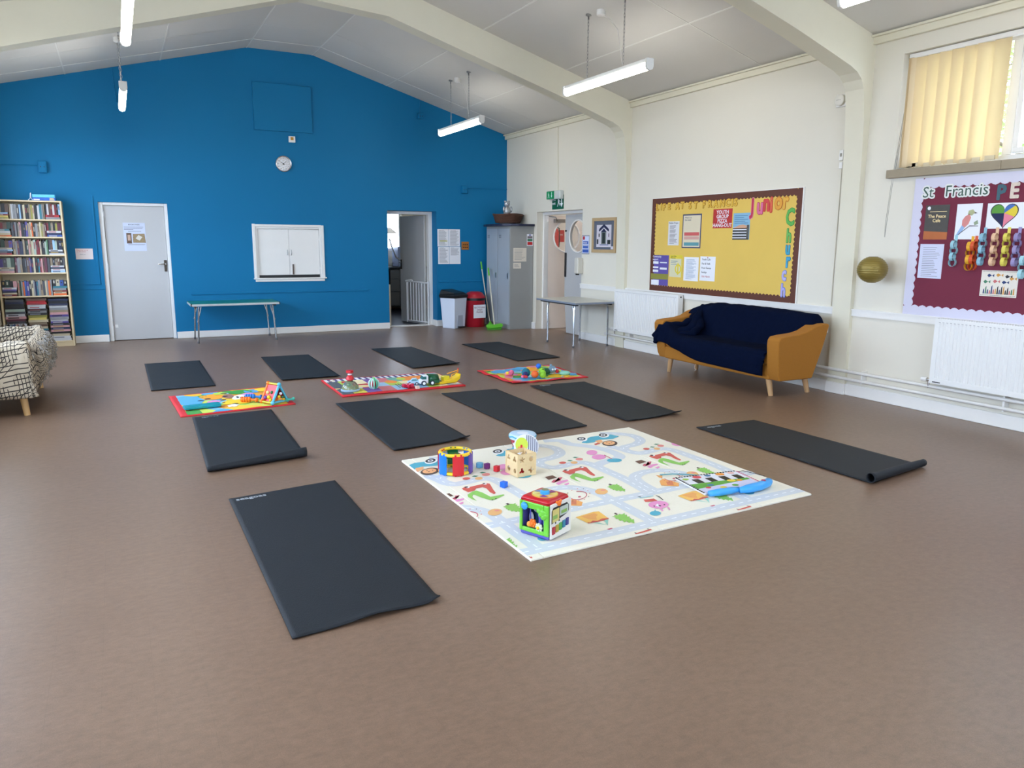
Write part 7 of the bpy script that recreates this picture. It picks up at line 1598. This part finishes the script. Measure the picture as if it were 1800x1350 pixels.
# ================================================================== COLOURED FABRIC PLAY MATS
def patch_material(name, cols, scale=9, seed=0.0):
    m = bpy.data.materials.new(name); m.use_nodes = True; t = m.node_tree; b = t.nodes['Principled BSDF']; b.inputs['Roughness'].default_value = .8
    tc = t.nodes.new('ShaderNodeTexCoord'); mp = t.nodes.new('ShaderNodeMapping'); mp.inputs['Location'].default_value = (seed, seed*2, 0); t.links.new(tc.outputs['Object'], mp.inputs['Vector'])
    v = t.nodes.new('ShaderNodeTexVoronoi'); v.inputs['Scale'].default_value = scale; v.voronoi_dimensions = '2D'; t.links.new(mp.outputs[0], v.inputs['Vector'])
    sp = t.nodes.new('ShaderNodeSeparateColor'); t.links.new(v.outputs['Color'], sp.inputs[0])
    r = t.nodes.new('ShaderNodeValToRGB'); r.color_ramp.interpolation = 'CONSTANT'; el_ = r.color_ramp.elements
    while len(el_) > 1: el_.remove(el_[-1])
    el_[0].position = 0; el_[0].color = rgb(cols[0])
    for i, c in enumerate(cols[1:]): e = el_.new((i+1)/len(cols)); e.color = rgb(c)
    t.links.new(sp.outputs[0], r.inputs[0]); t.links.new(r.outputs[0], b.inputs['Base Color']); return m
PA = patch_material('farm_print', [(236, 184, 44), (150, 204, 80), (84, 164, 208), (238, 196, 60), (70, 150, 70), (196, 214, 90), (226, 152, 52), (120, 190, 222)], 8, 1.3)
PC_ = patch_material('meadow_print', [(110, 176, 216), (196, 214, 90), (232, 150, 60), (238, 200, 70), (90, 160, 210), (80, 160, 80), (226, 140, 160), (150, 204, 220)], 9, 4.1)
MR = M('mat_red', (206, 34, 44), .7)
def quad_mat(name, c, label, facemat, border, th, wave, insets=None, seed=0, thb=None):
    C_ = [Vector((p[0], p[1], 0)) for p in c]; org = sum(C_, Vector())/4; r = E(name, org, 0, label, 'play mat', 'bright fabric play mats')
    def B_(u, v): return C_[3].lerp(C_[2], u).lerp(C_[0].lerp(C_[1], u), v)-org
    def hz(u, v): return max(0, wave*(wob(u*3, v*3, seed)+.2))
    bw, bh = border
    bas = MB(); bas.grid(lambda u, v: B_(u, v)+Vector((0, 0, th+hz(u, v))), 30, 24); o = bas.build('red_border', MR, r, smooth='all', normals=False); md = o.modifiers.new('t', 'SOLIDIFY'); md.thickness = th; md.offset = -1
    f = MB(); f.grid(lambda u, v: B_(bw+u*(1-2*bw), bh+v*(1-2*bh))+Vector((0, 0, th+.0015+hz(bw+u*(1-2*bw), bh+v*(1-2*bh)))), 30, 24); o2 = f.build('printed_field', facemat, r, smooth='all', normals=False)
    def put(u, v, lift=.003): p = B_(u, v); return (p.x, p.y, th+lift+hz(u, v))
    return r, put
def blob(b, put, u, v, ru, rv, mi, lift=.004, n=16, wig=0, k=5):
    b.add([put(u+ru*(1+wig*math.cos(k*2*PI*i/n))*math.cos(2*PI*i/n), v+rv*(1+wig*math.cos(k*2*PI*i/n))*math.sin(2*PI*i/n), lift) for i in range(n)], [tuple(range(n))], mi)
pm1, put = quad_mat('animal_play_mat', [(.327, 7.60), (1.29, 7.71), (1.319, 6.757), (.366, 6.64)], 'bright animal print play mat with red edge before the left yoga mats', PA, (.06, .035), .007, .006, seed=2)
cols_ = [M('farm_orange', (240, 160, 40), .8), M('farm_white', (236, 236, 236), .8), M('farm_green', (52, 150, 60), .8), M('farm_pink', (220, 140, 190), .8), M('farm_blue', (84, 164, 214), .8), M('farm_brown', (150, 110, 96), .8), M('farm_black', (36, 36, 50), .8), M('farm_yellow', (246, 204, 40), .8), M('farm_lime', (180, 214, 80), .8)]
b = MB()
for u, v, ru, rv, mi, wg in ((.16, .62, .11, .22, 4, .1), (.15, .55, .035, .08, 1, .1), (.36, .72, .12, .14, 0, .08), (.34, .48, .06, .06, 3, .1), (.50, .66, .05, .10, 5, 0), (.64, .82, .12, .12, 2, .05), (.60, .55, .09, .11, 1, .12), (.68, .66, .06, .06, 3, 0), (.55, .35, .16, .12, 7, .1), (.75, .80, .08, .10, 4, .1), (.86, .82, .08, .10, 7, .1), (.45, .84, .06, .08, 8, .2), (.28, .80, .04, .06, 2, .2), (.80, .55, .07, .08, 0, .1), (.47, .20, .05, .05, 1, .2), (.25, .30, .04, .06, 4, 0), (.70, .30, .10, .08, 8, .1)): blob(b, put, u, v, ru, rv, mi, .004+.0002*mi, wig=wg)
for u, v in ((.24, .58), (.31, .64), (.43, .52), (.47, .66), (.48, .82), (.43, .38), (.62, .34), (.50, .26)): blob(b, put, u, v, .03, .018, 6, .0065)
for u, v in ((.57, .56), (.60, .52), (.64, .55)): blob(b, put, u, v, .012, .03, 6, .0068)
b.build('printed_shapes', cols_, pm1, normals=False)
z1m = .016
t = T(MB().box(-.15, -.05, 0, .15, .05, .028).build('toy_tray', M('toy_teal', (10, 140, 156), .35), bevel=.008), 'long teal plastic toy tray at the left corner of the animal mat', 'toy'); t.location = (.555, 6.90, z1m); t.rotation_euler = (0, 0, .12)
b = MB(); [b.box(-.13+.045*k, .05, .002, -.095+.045*k, .075, .022, k % 4) for k in range(6)]; b.build('coloured_key', [TLG, TB, TO, TR], t, bevel=.003)
def rattle(x, y, rz, m_, label):
    r = E('rattle', (x, y, z1m+.026), rz, label, 'rattle', 'plastic rattles on the animal mat')
    b = MB()
    for k in range(4): b.ball((-.055+.022*k, 0, 0), (.016, .024+.004*(k in (1, 2)), .025))
    b.build('rattle_head', m_, r, smooth=True); MB().tube([(.02, 0, 0), (.06, 0, -.003)], .010, 8).build('handle', m_, r, smooth=True); MB().ball((.075, 0, -.004), (.017, .026, .021)).build('handle_end', m_, r, smooth=True)
rattle(.945, 6.96, -.5, TO, 'orange plastic rattle beside the blue one on the animal mat'); rattle(1.0, 7.075, -.45, M('toy_mid_blue', (30, 120, 210), .35), 'blue plastic rattle behind the orange one on the animal mat')
ta = E('triangle_activity_toy', (1.16, 6.87, z1m), math.radians(-58), 'triangular activity toy with orange and blue tube frames', 'toy')
TLQ = M('toy_aqua', (90, 190, 222), .35)
for nm, yy, m_ in (('orange_frame', -.02, TO), ('blue_frame', -.02, TLQ)):
    pass
def trif(nm, x0_, m_):
    P3 = [(x0_, -.085, .012), (x0_, .085, .012), (x0_, 0, .165)]; b = MB()
    for i in range(3): b.tube([P3[i], P3[(i+1) % 3]], .011, 8); b.ball(P3[i], .019, seg=10, rings=6)
    b.build(nm, m_, ta, smooth=True)
trif('orange_frame', -.075, TO); trif('blue_frame', .065, TLQ)
for (ya, za, yb2, zb2, m_, nm) in ((-.085, .012, 0, .165, TR, 'red_panel'), (.085, .012, 0, .165, M('toy_wine', (140, 20, 60), .4), 'wine_panel')):
    b = MB(); b.hexa([(-.07, ya*.9, za+.01), (.06, ya*.9, za+.01), (.06, ya*.9+.004, za+.01), (-.07, ya*.9+.004, za+.01), (-.07, yb2+(-.008 if ya < 0 else .008), zb2-.01), (.06, yb2+(-.008 if ya < 0 else .008), zb2-.01), (.06, yb2+(-.004 if ya < 0 else .012), zb2-.01), (-.07, yb2+(-.004 if ya < 0 else .012), zb2-.01)]); b.build(nm, m_, ta)
for k, (x, y, z, rad, m_) in enumerate(((-.04, -.070, .05, .017, TP), (.0, -.066, .055, .018, TY), (-.035, -.045, .09, .016, M('toy_cream', (232, 226, 160), .4)), (.01, -.040, .095, .014, TG), (-.05, -.078, .035, .013, TR), (.03, -.075, .035, .014, TY), (.078, -.02, .06, .014, TY), (.078, .02, .05, .012, TG), (.078, .0, .085, .013, PAPER), (.078, .03, .03, .012, TY))):
    MB().ball((x, y, z), rad, seg=10, rings=6).build('bead', m_, ta, smooth=True)
b = MB(); b.tube([(-.075, -.085, .012), (.065, -.085, .012)], .010, 8); b.tube([(-.075, 0, .165), (.065, 0, .165)], .010, 8); b.build('cross_bar', M('toy_mustard', (196, 180, 40), .4), ta, smooth=True)
b = MB(); b.tube([(.068, .05, .015), (.095, .09, .018), (.11, .11, .02)], .011, 8); b.ball((.112, .112, .022), .016); b.build('green_knob', M('toy_mint', (60, 180, 160), .4), ta, smooth=True)

FP = M('patch_base', (226, 206, 150), .8)
pm2, put2 = quad_mat('striped_play_mat', [(1.79, 7.80), (3.03, 7.76), (3.035, 6.90), (1.775, 6.88)], 'long red-edged play mat with purple and white striped far edge', FP, (.012, .055), .014, .006, seed=5)
def put2b(u, v, lift=.003): return put2(.012+u*.976, .055+v*.89, lift)
b = MB()
def qd(u0, v0, u1, v1, mi, lift=.003, sk=0): b.add([put2b(u0, v0, lift), put2b(u1, v0, lift), put2b(u1+sk, v1, lift), put2b(u0+sk, v1, lift)], [(0, 1, 2, 3)], mi)
for k in range(34):
    u = .0+.0262*k; qd(u, .84, u+.0262, 1.0, k % 2, .0035)
qd(0, 0, .09, .84, 2, .0032); qd(.88, 0, 1.0, 1.0, 3, .0032)
pal = [4, 5, 6, 7, 8, 9, 10, 11, 12, 4, 7, 5, 9, 8]
rnd = random.Random(12); i = 0
for r_i, (v0, v1) in enumerate(((0, .28), (.28, .56), (.56, .84))):
    u = .09
    while u < .86:
        w_ = rnd.uniform(.08, .14); u1 = min(.88, u+w_); qd(u, v0, u1, v1, pal[(i*5+r_i*3) % len(pal)], .0034); i += 1; u = u1
for k in range(5): qd(.48+.022*k, .10, .489+.022*k, .36, 13, .0042, .012)
for (u, v, r_, mi) in ((.14, .72, .04, 10), (.70, .30, .03, 9), (.36, .7, .03, 7), (.62, .70, .04, 6), (.50, .55, .05, 8), (.80, .65, .05, 8)):
    b.add([put2b(u+r_*math.cos(a*PI/6), v+r_*2.2*math.sin(a*PI/6), .0046) for a in range(12)], [tuple(range(12))], mi)
qd(.955, .02, .985, .09, 0, .006)
b.build('printed_patches', [PAPER, M('p2_purple', (84, 76, 132), .8), M('p2_slate', (84, 92, 100), .8, var=.5, scale=60), M('p2_greylilac', (160, 166, 180), .8), M('p2_lemon', (226, 214, 90), .8), M('p2_paleblue', (150, 190, 220), .8), M('p2_lime', (180, 206, 90), .8), M('p2_rose', (206, 120, 126), .8), M('p2_orange', (236, 140, 60), .8),
    M('p2_purple2', (120, 90, 160), .8), M('p2_crimson', (190, 30, 60), .8), M('p2_cream', (234, 222, 180), .8), M('p2_teal', (110, 166, 150), .8), BLACK], pm2, normals=False)
z2 = .022
cs_ = E('dome_spinner', (1.90, 7.07, z2), 0, 'clear dome spinning toy with red plunger knob', 'toy')
MB().lathe([(.088, 0), (.092, .012), (.084, .02)], seg=28).build('base_rim', M('spin_blue', (150, 176, 196), .4), cs_, smooth=True)
MB().lathe([(.083, .018), (.078, .05), (.05, .085), (.022, .098)], seg=28).build('dome', M('spin_clear', (170, 200, 190), .1, trans=.75), cs_, smooth=True)
MB().lathe([(.074, .018), (.068, .048), (0, .05)], seg=28).build('carousel_base', TY, cs_, smooth=True); MB().lathe([(.022, .096), (.038, .108), (.034, .135), (.018, .15)], seg=20).build('red_cone', TR, cs_, smooth=True)
MB().lathe([(.014, .15), (.022, .158), (.014, .166)], seg=16).build('collar', PAPER, cs_, smooth=True); MB().lathe([(.012, .165), (.036, .178), (.034, .198), (0, .204)], seg=20).build('plunger_knob', TR, cs_, smooth=True)
for k in range(6):
    a = k*PI/3; MB().ball((.045*math.cos(a), .045*math.sin(a), .062), .016, seg=10, rings=6).build('figure', [TO, M('spin_plum', (110, 70, 120), .4), TY, M('spin_lav', (150, 140, 170), .4), TLG, TO][k], cs_, smooth=True)
bl_ = E('mesh_ball', (2.13, 7.06, z2+.052), .3, 'mint green ribbed rattle ball with white and red stripes', 'ball')
MN = M('ball_mint', (150, 220, 196), .4)
for k in range(6):
    b = MB(); a = k*PI/6; b.tube([(.05*math.cos(t2)*math.cos(a), .05*math.cos(t2)*math.sin(a), .05*math.sin(t2)) for t2 in [2*PI*i/24 for i in range(24)]], .0065, 6, closed=True); b.build('rib', [MN, PAPER, MN, M('ball_green', (70, 170, 130), .4), MN, PAPER][k], bl_, smooth=True)
MB().ball((0, 0, 0), .034).build('core', RO, bl_, smooth=True); MB().ball((0, 0, .052), (.016, .016, .01)).build('cap', TLG, bl_, smooth=True)
sr = E('star_teether', (2.46, 7.0, z2), 0, 'crimson star shaped teether with white dots', 'toy')
b = MB(); b.prism([((.065 if i % 2 == 0 else .036)*math.cos(i*PI/7), (.065 if i % 2 == 0 else .036)*math.sin(i*PI/7)) for i in range(14)], 'z', .0, .035); b.build('star_body', M('star_crimson', (186, 22, 60), .4), sr, bevel=.008, seg=3)
b = MB(); [b.ball((.028*math.cos(k*PI/2.5), .028*math.sin(k*PI/2.5), .036), (.006, .006, .003), seg=8, rings=4) for k in range(5)]; b.build('dot', PAPER, sr, smooth=True)
TW = M('truck_white', (230, 236, 240), .3); GT = M('truck_green', (10, 84, 50), .35)
def wheel(parent, x, y, r_, w_=.02, mat_=None):
    o = MB().lathe([(0, -w_/2), (r_*.9, -w_/2), (r_, -w_/4), (r_, w_/4), (r_*.9, w_/2), (0, w_/2)], (x, y, r_), 20, axis='y').build('wheel', mat_ or M('tyre_navy', (26, 40, 56), .5), parent, smooth=True)
    MB().lathe([(r_*.55, -w_/2-.002), (0, -w_/2-.003)], (x, y, r_), 16, axis='y').build('hub', TW, o)
tk = E('toy_lorry', (2.685, 7.04, z2), math.radians(-6), 'toy lorry with white cab and dark green open back', 'toy vehicle')
MB().prism([(-.095, .02), (-.095, .055), (-.07, .06), (-.055, .10), (-.005, .10), (-.005, .02)], 'y', -.045, .045).build('cab', TW, tk, bevel=.008, seg=3)
b = MB(); b.prism([(-.072, .064), (-.058, .093), (-.028, .093), (-.028, .064)], 'y', -.0465, .0465); b.build('window', M('truck_glass', (60, 110, 110), .15), tk)
b = MB(); n = 14; vs = []
for k in range(n+1):
    a = PI*k/n; vs += [(.0, .052*math.cos(a), .055+.055*math.sin(a)), (.10, .055*math.cos(a), .05+.052*math.sin(a))]
b.add(vs, [(2*k, 2*k+2, 2*k+3, 2*k+1) for k in range(n)]); b.box(.0, -.05, .022, .105, .05, .034); b.box(0, -.05, .03, .004, .05, .105); b.box(0, -.053, .03, .10, -.049, .058); b.box(0, .049, .03, .10, .053, .058)
o = b.build('cargo_back', GT, tk, smooth=True, normals=False); md = o.modifiers.new('t', 'SOLIDIFY'); md.thickness = .003
b = MB(); b.box(.09, -.05, .034, .13, .05, .04); b.build('tail_flap', GT, tk, bevel=.003)
for x in (-.055, .03): [wheel(tk, x, y, .026) for y in (-.048, .048)]
tc_ = E('toy_car', (2.55, 7.10, z2), math.radians(-20), 'small pale blue toy car with teal windows before the lorry', 'toy vehicle')
MB().prism([(-.06, .015), (-.06, .035), (-.03, .045), (-.01, .065), (.03, .065), (.055, .04), (.06, .015)], 'y', -.03, .03).build('car_body', M('car_pale', (170, 206, 226), .3), tc_, bevel=.006, seg=3)
MB().prism([(-.022, .044), (-.006, .060), (.026, .060), (.044, .044)], 'y', -.031, .031).build('window', M('car_teal', (80, 140, 150), .15), tc_)
for x in (-.035, .035): [wheel(tc_, x, y, .016, .012) for y in (-.03, .03)]
bo = E('toy_boat', (2.90, 7.06, z2), math.radians(14), 'yellow plastic toy boat at the right end of the striped mat', 'toy vehicle')
b = MB(); 
pr = [(-.12, .0), (-.14, .03), (.05, .04), (.12, .06), (.15, .085), (.135, .03), (.09, .0)]
b.prism(pr, 'y', -.045, .045); b.build('hull', TY, bo, bevel=.01, seg=3); MB().box(-.06, -.032, .03, .01, .032, .075).build('cabin', M('boat_lemon', (228, 214, 40), .35), bo, bevel=.006)
b = MB(); b.tube([(.02, -.04, .05), (.03, -.04, .085), (.10, -.03, .10), (.135, 0, .115), (.10, .03, .10), (.03, .04, .085)], .005, 6); b.build('railing', M('boat_amber', (230, 160, 20), .35), bo, smooth=True); MB().tube([(.135, 0, .09), (.14, 0, .13)], .006, 6).build('post', TO, bo); MB().ball((.14, 0, .132), .008).build('post_knob', RO, bo, smooth=True)
og = T(MB().lathe([(.0, 0), (.03, .002), (.034, .02), (.022, .045), (0, .05)], seg=14, sx=1.5).build('bath_toy', M('toy_soft_orange', (240, 140, 60), .4), smooth=True), 'soft orange bath toy between the green lorry and yellow boat', 'toy'); og.location = (2.83, 7.22, z2)
T(MB().box(-.018, -.018, 0, .018, .018, .03).build('toy_block', M('block_ivory', (230, 206, 190), .5), loc=(2.52, 6.90, z2-.004), bevel=.003), 'ivory block at the near edge of the striped mat', 'block')

pm3, put3 = quad_mat('meadow_play_mat', [(3.50, 7.63), (4.475, 7.70), (4.44, 6.80), (3.515, 6.79)], 'bright play mat with red edge and soft toys nearest the sofa', PC_, (.05, .05), .008, .016, seed=8)
b = MB()
for u, v, ru, rv, mi, wg in ((.2, .8, .12, .1, 4, .1), (.45, .85, .14, .08, 4, .1), (.6, .72, .14, .10, 0, .05), (.80, .62, .10, .14, 2, .1), (.25, .55, .08, .08, 3, .2), (.12, .60, .06, .10, 7, .1), (.30, .20, .10, .12, 4, .1), (.70, .18, .14, .10, 7, .1), (.90, .25, .06, .12, 4, .1), (.5, .5, .12, .08, 8, .2), (.10, .85, .05, .05, 2, .3), (.82, .85, .05, .06, 8, .3)): blob(b, put3, u, v, ru, rv, mi, .0045, wig=wg)
b.build('printed_shapes', cols_, pm3, normals=False)
z3 = .03
def soft(nm, x, y, parts, label, cat='soft toy'):
    r = E(nm, (x, y, z3), 0, label, cat, None)
    for pn, c3, rad, m_ in parts: MB().ball(c3, rad, seg=14, rings=8).build(pn, m_, r, smooth=True)
    return r
TQ2 = M('soft_teal', (20, 110, 130), .7); PK = M('soft_pink', (232, 110, 150), .7); LM = M('soft_lime', (140, 206, 50), .6); GB = M('soft_greyblue', (110, 140, 160), .7); DG = M('soft_dark_green', (24, 84, 60), .7)
soft('soft_ball', 3.79, 7.02, [('ball', (0, 0, .038), .048, TQ2), ('patch', (-.02, -.03, .03), .028, M('soft_navy', (40, 40, 100), .7))], 'teal and navy soft ball at the left of the toy cluster', 'ball')
soft('bead_cluster', 3.735, 6.94, [('bead', (0, 0, .012), .018, RO), ('bead', (.025, .008, .012), .016, M('soft_navy', (40, 40, 100), .7)), ('bead', (-.022, .012, .012), .015, PK), ('bead', (.008, -.024, .010), .014, RO)], 'small string of red and purple beads before the teal ball', 'beads')
soft('soft_ball', 3.85, 6.93, [('ball', (0, 0, .03), .040, M('soft_orange', (236, 104, 40), .6))], 'orange soft ball in the middle of the toy cluster', 'ball')
soft('caterpillar', 3.94, 6.93, [('body_segment', (-.01, -.03, .02), .034, LM), ('body_segment', (.012, .01, .034), .034, LM), ('head', (.02, .05, .06), .032, LM), ('blue_hat', (-.012, .06, .105), .028, M('soft_royal', (30, 110, 220), .5)), ('eye', (.02, .02, .072), .007, BLACK)], 'lime green caterpillar toy with a blue ball on top')
soft('soft_animal', 4.09, 7.03, [('body', (-.04, 0, .03), (.055, .035, .035), DG), ('head', (.025, -.01, .05), (.045, .04, .042), GB), ('eye', (.01, -.045, .055), .011, PAPER), ('eye', (.04, -.042, .055), .011, PAPER), ('nose', (.075, -.03, .03), .022, RO), ('ear', (.03, .03, .09), .014, GB)], 'grey-blue and green soft animal with red nose')
soft('pink_toy', 3.66, 7.16, [('body', (0, 0, .015), (.05, .035, .025), PK), ('head', (.045, .03, .02), .028, PK), ('spot', (-.03, -.02, .025), .018, M('soft_yellow', (240, 200, 60), .7))], 'pink soft toy at the left on the bright mat nearest the sofa')
soft('mint_pouch', 4.25, 6.98, [('pouch', (0, 0, .006), (.07, .05, .026), M('soft_mint', (140, 206, 190), .7))], 'mint soft pouch at the right of the toy cluster', 'toy')
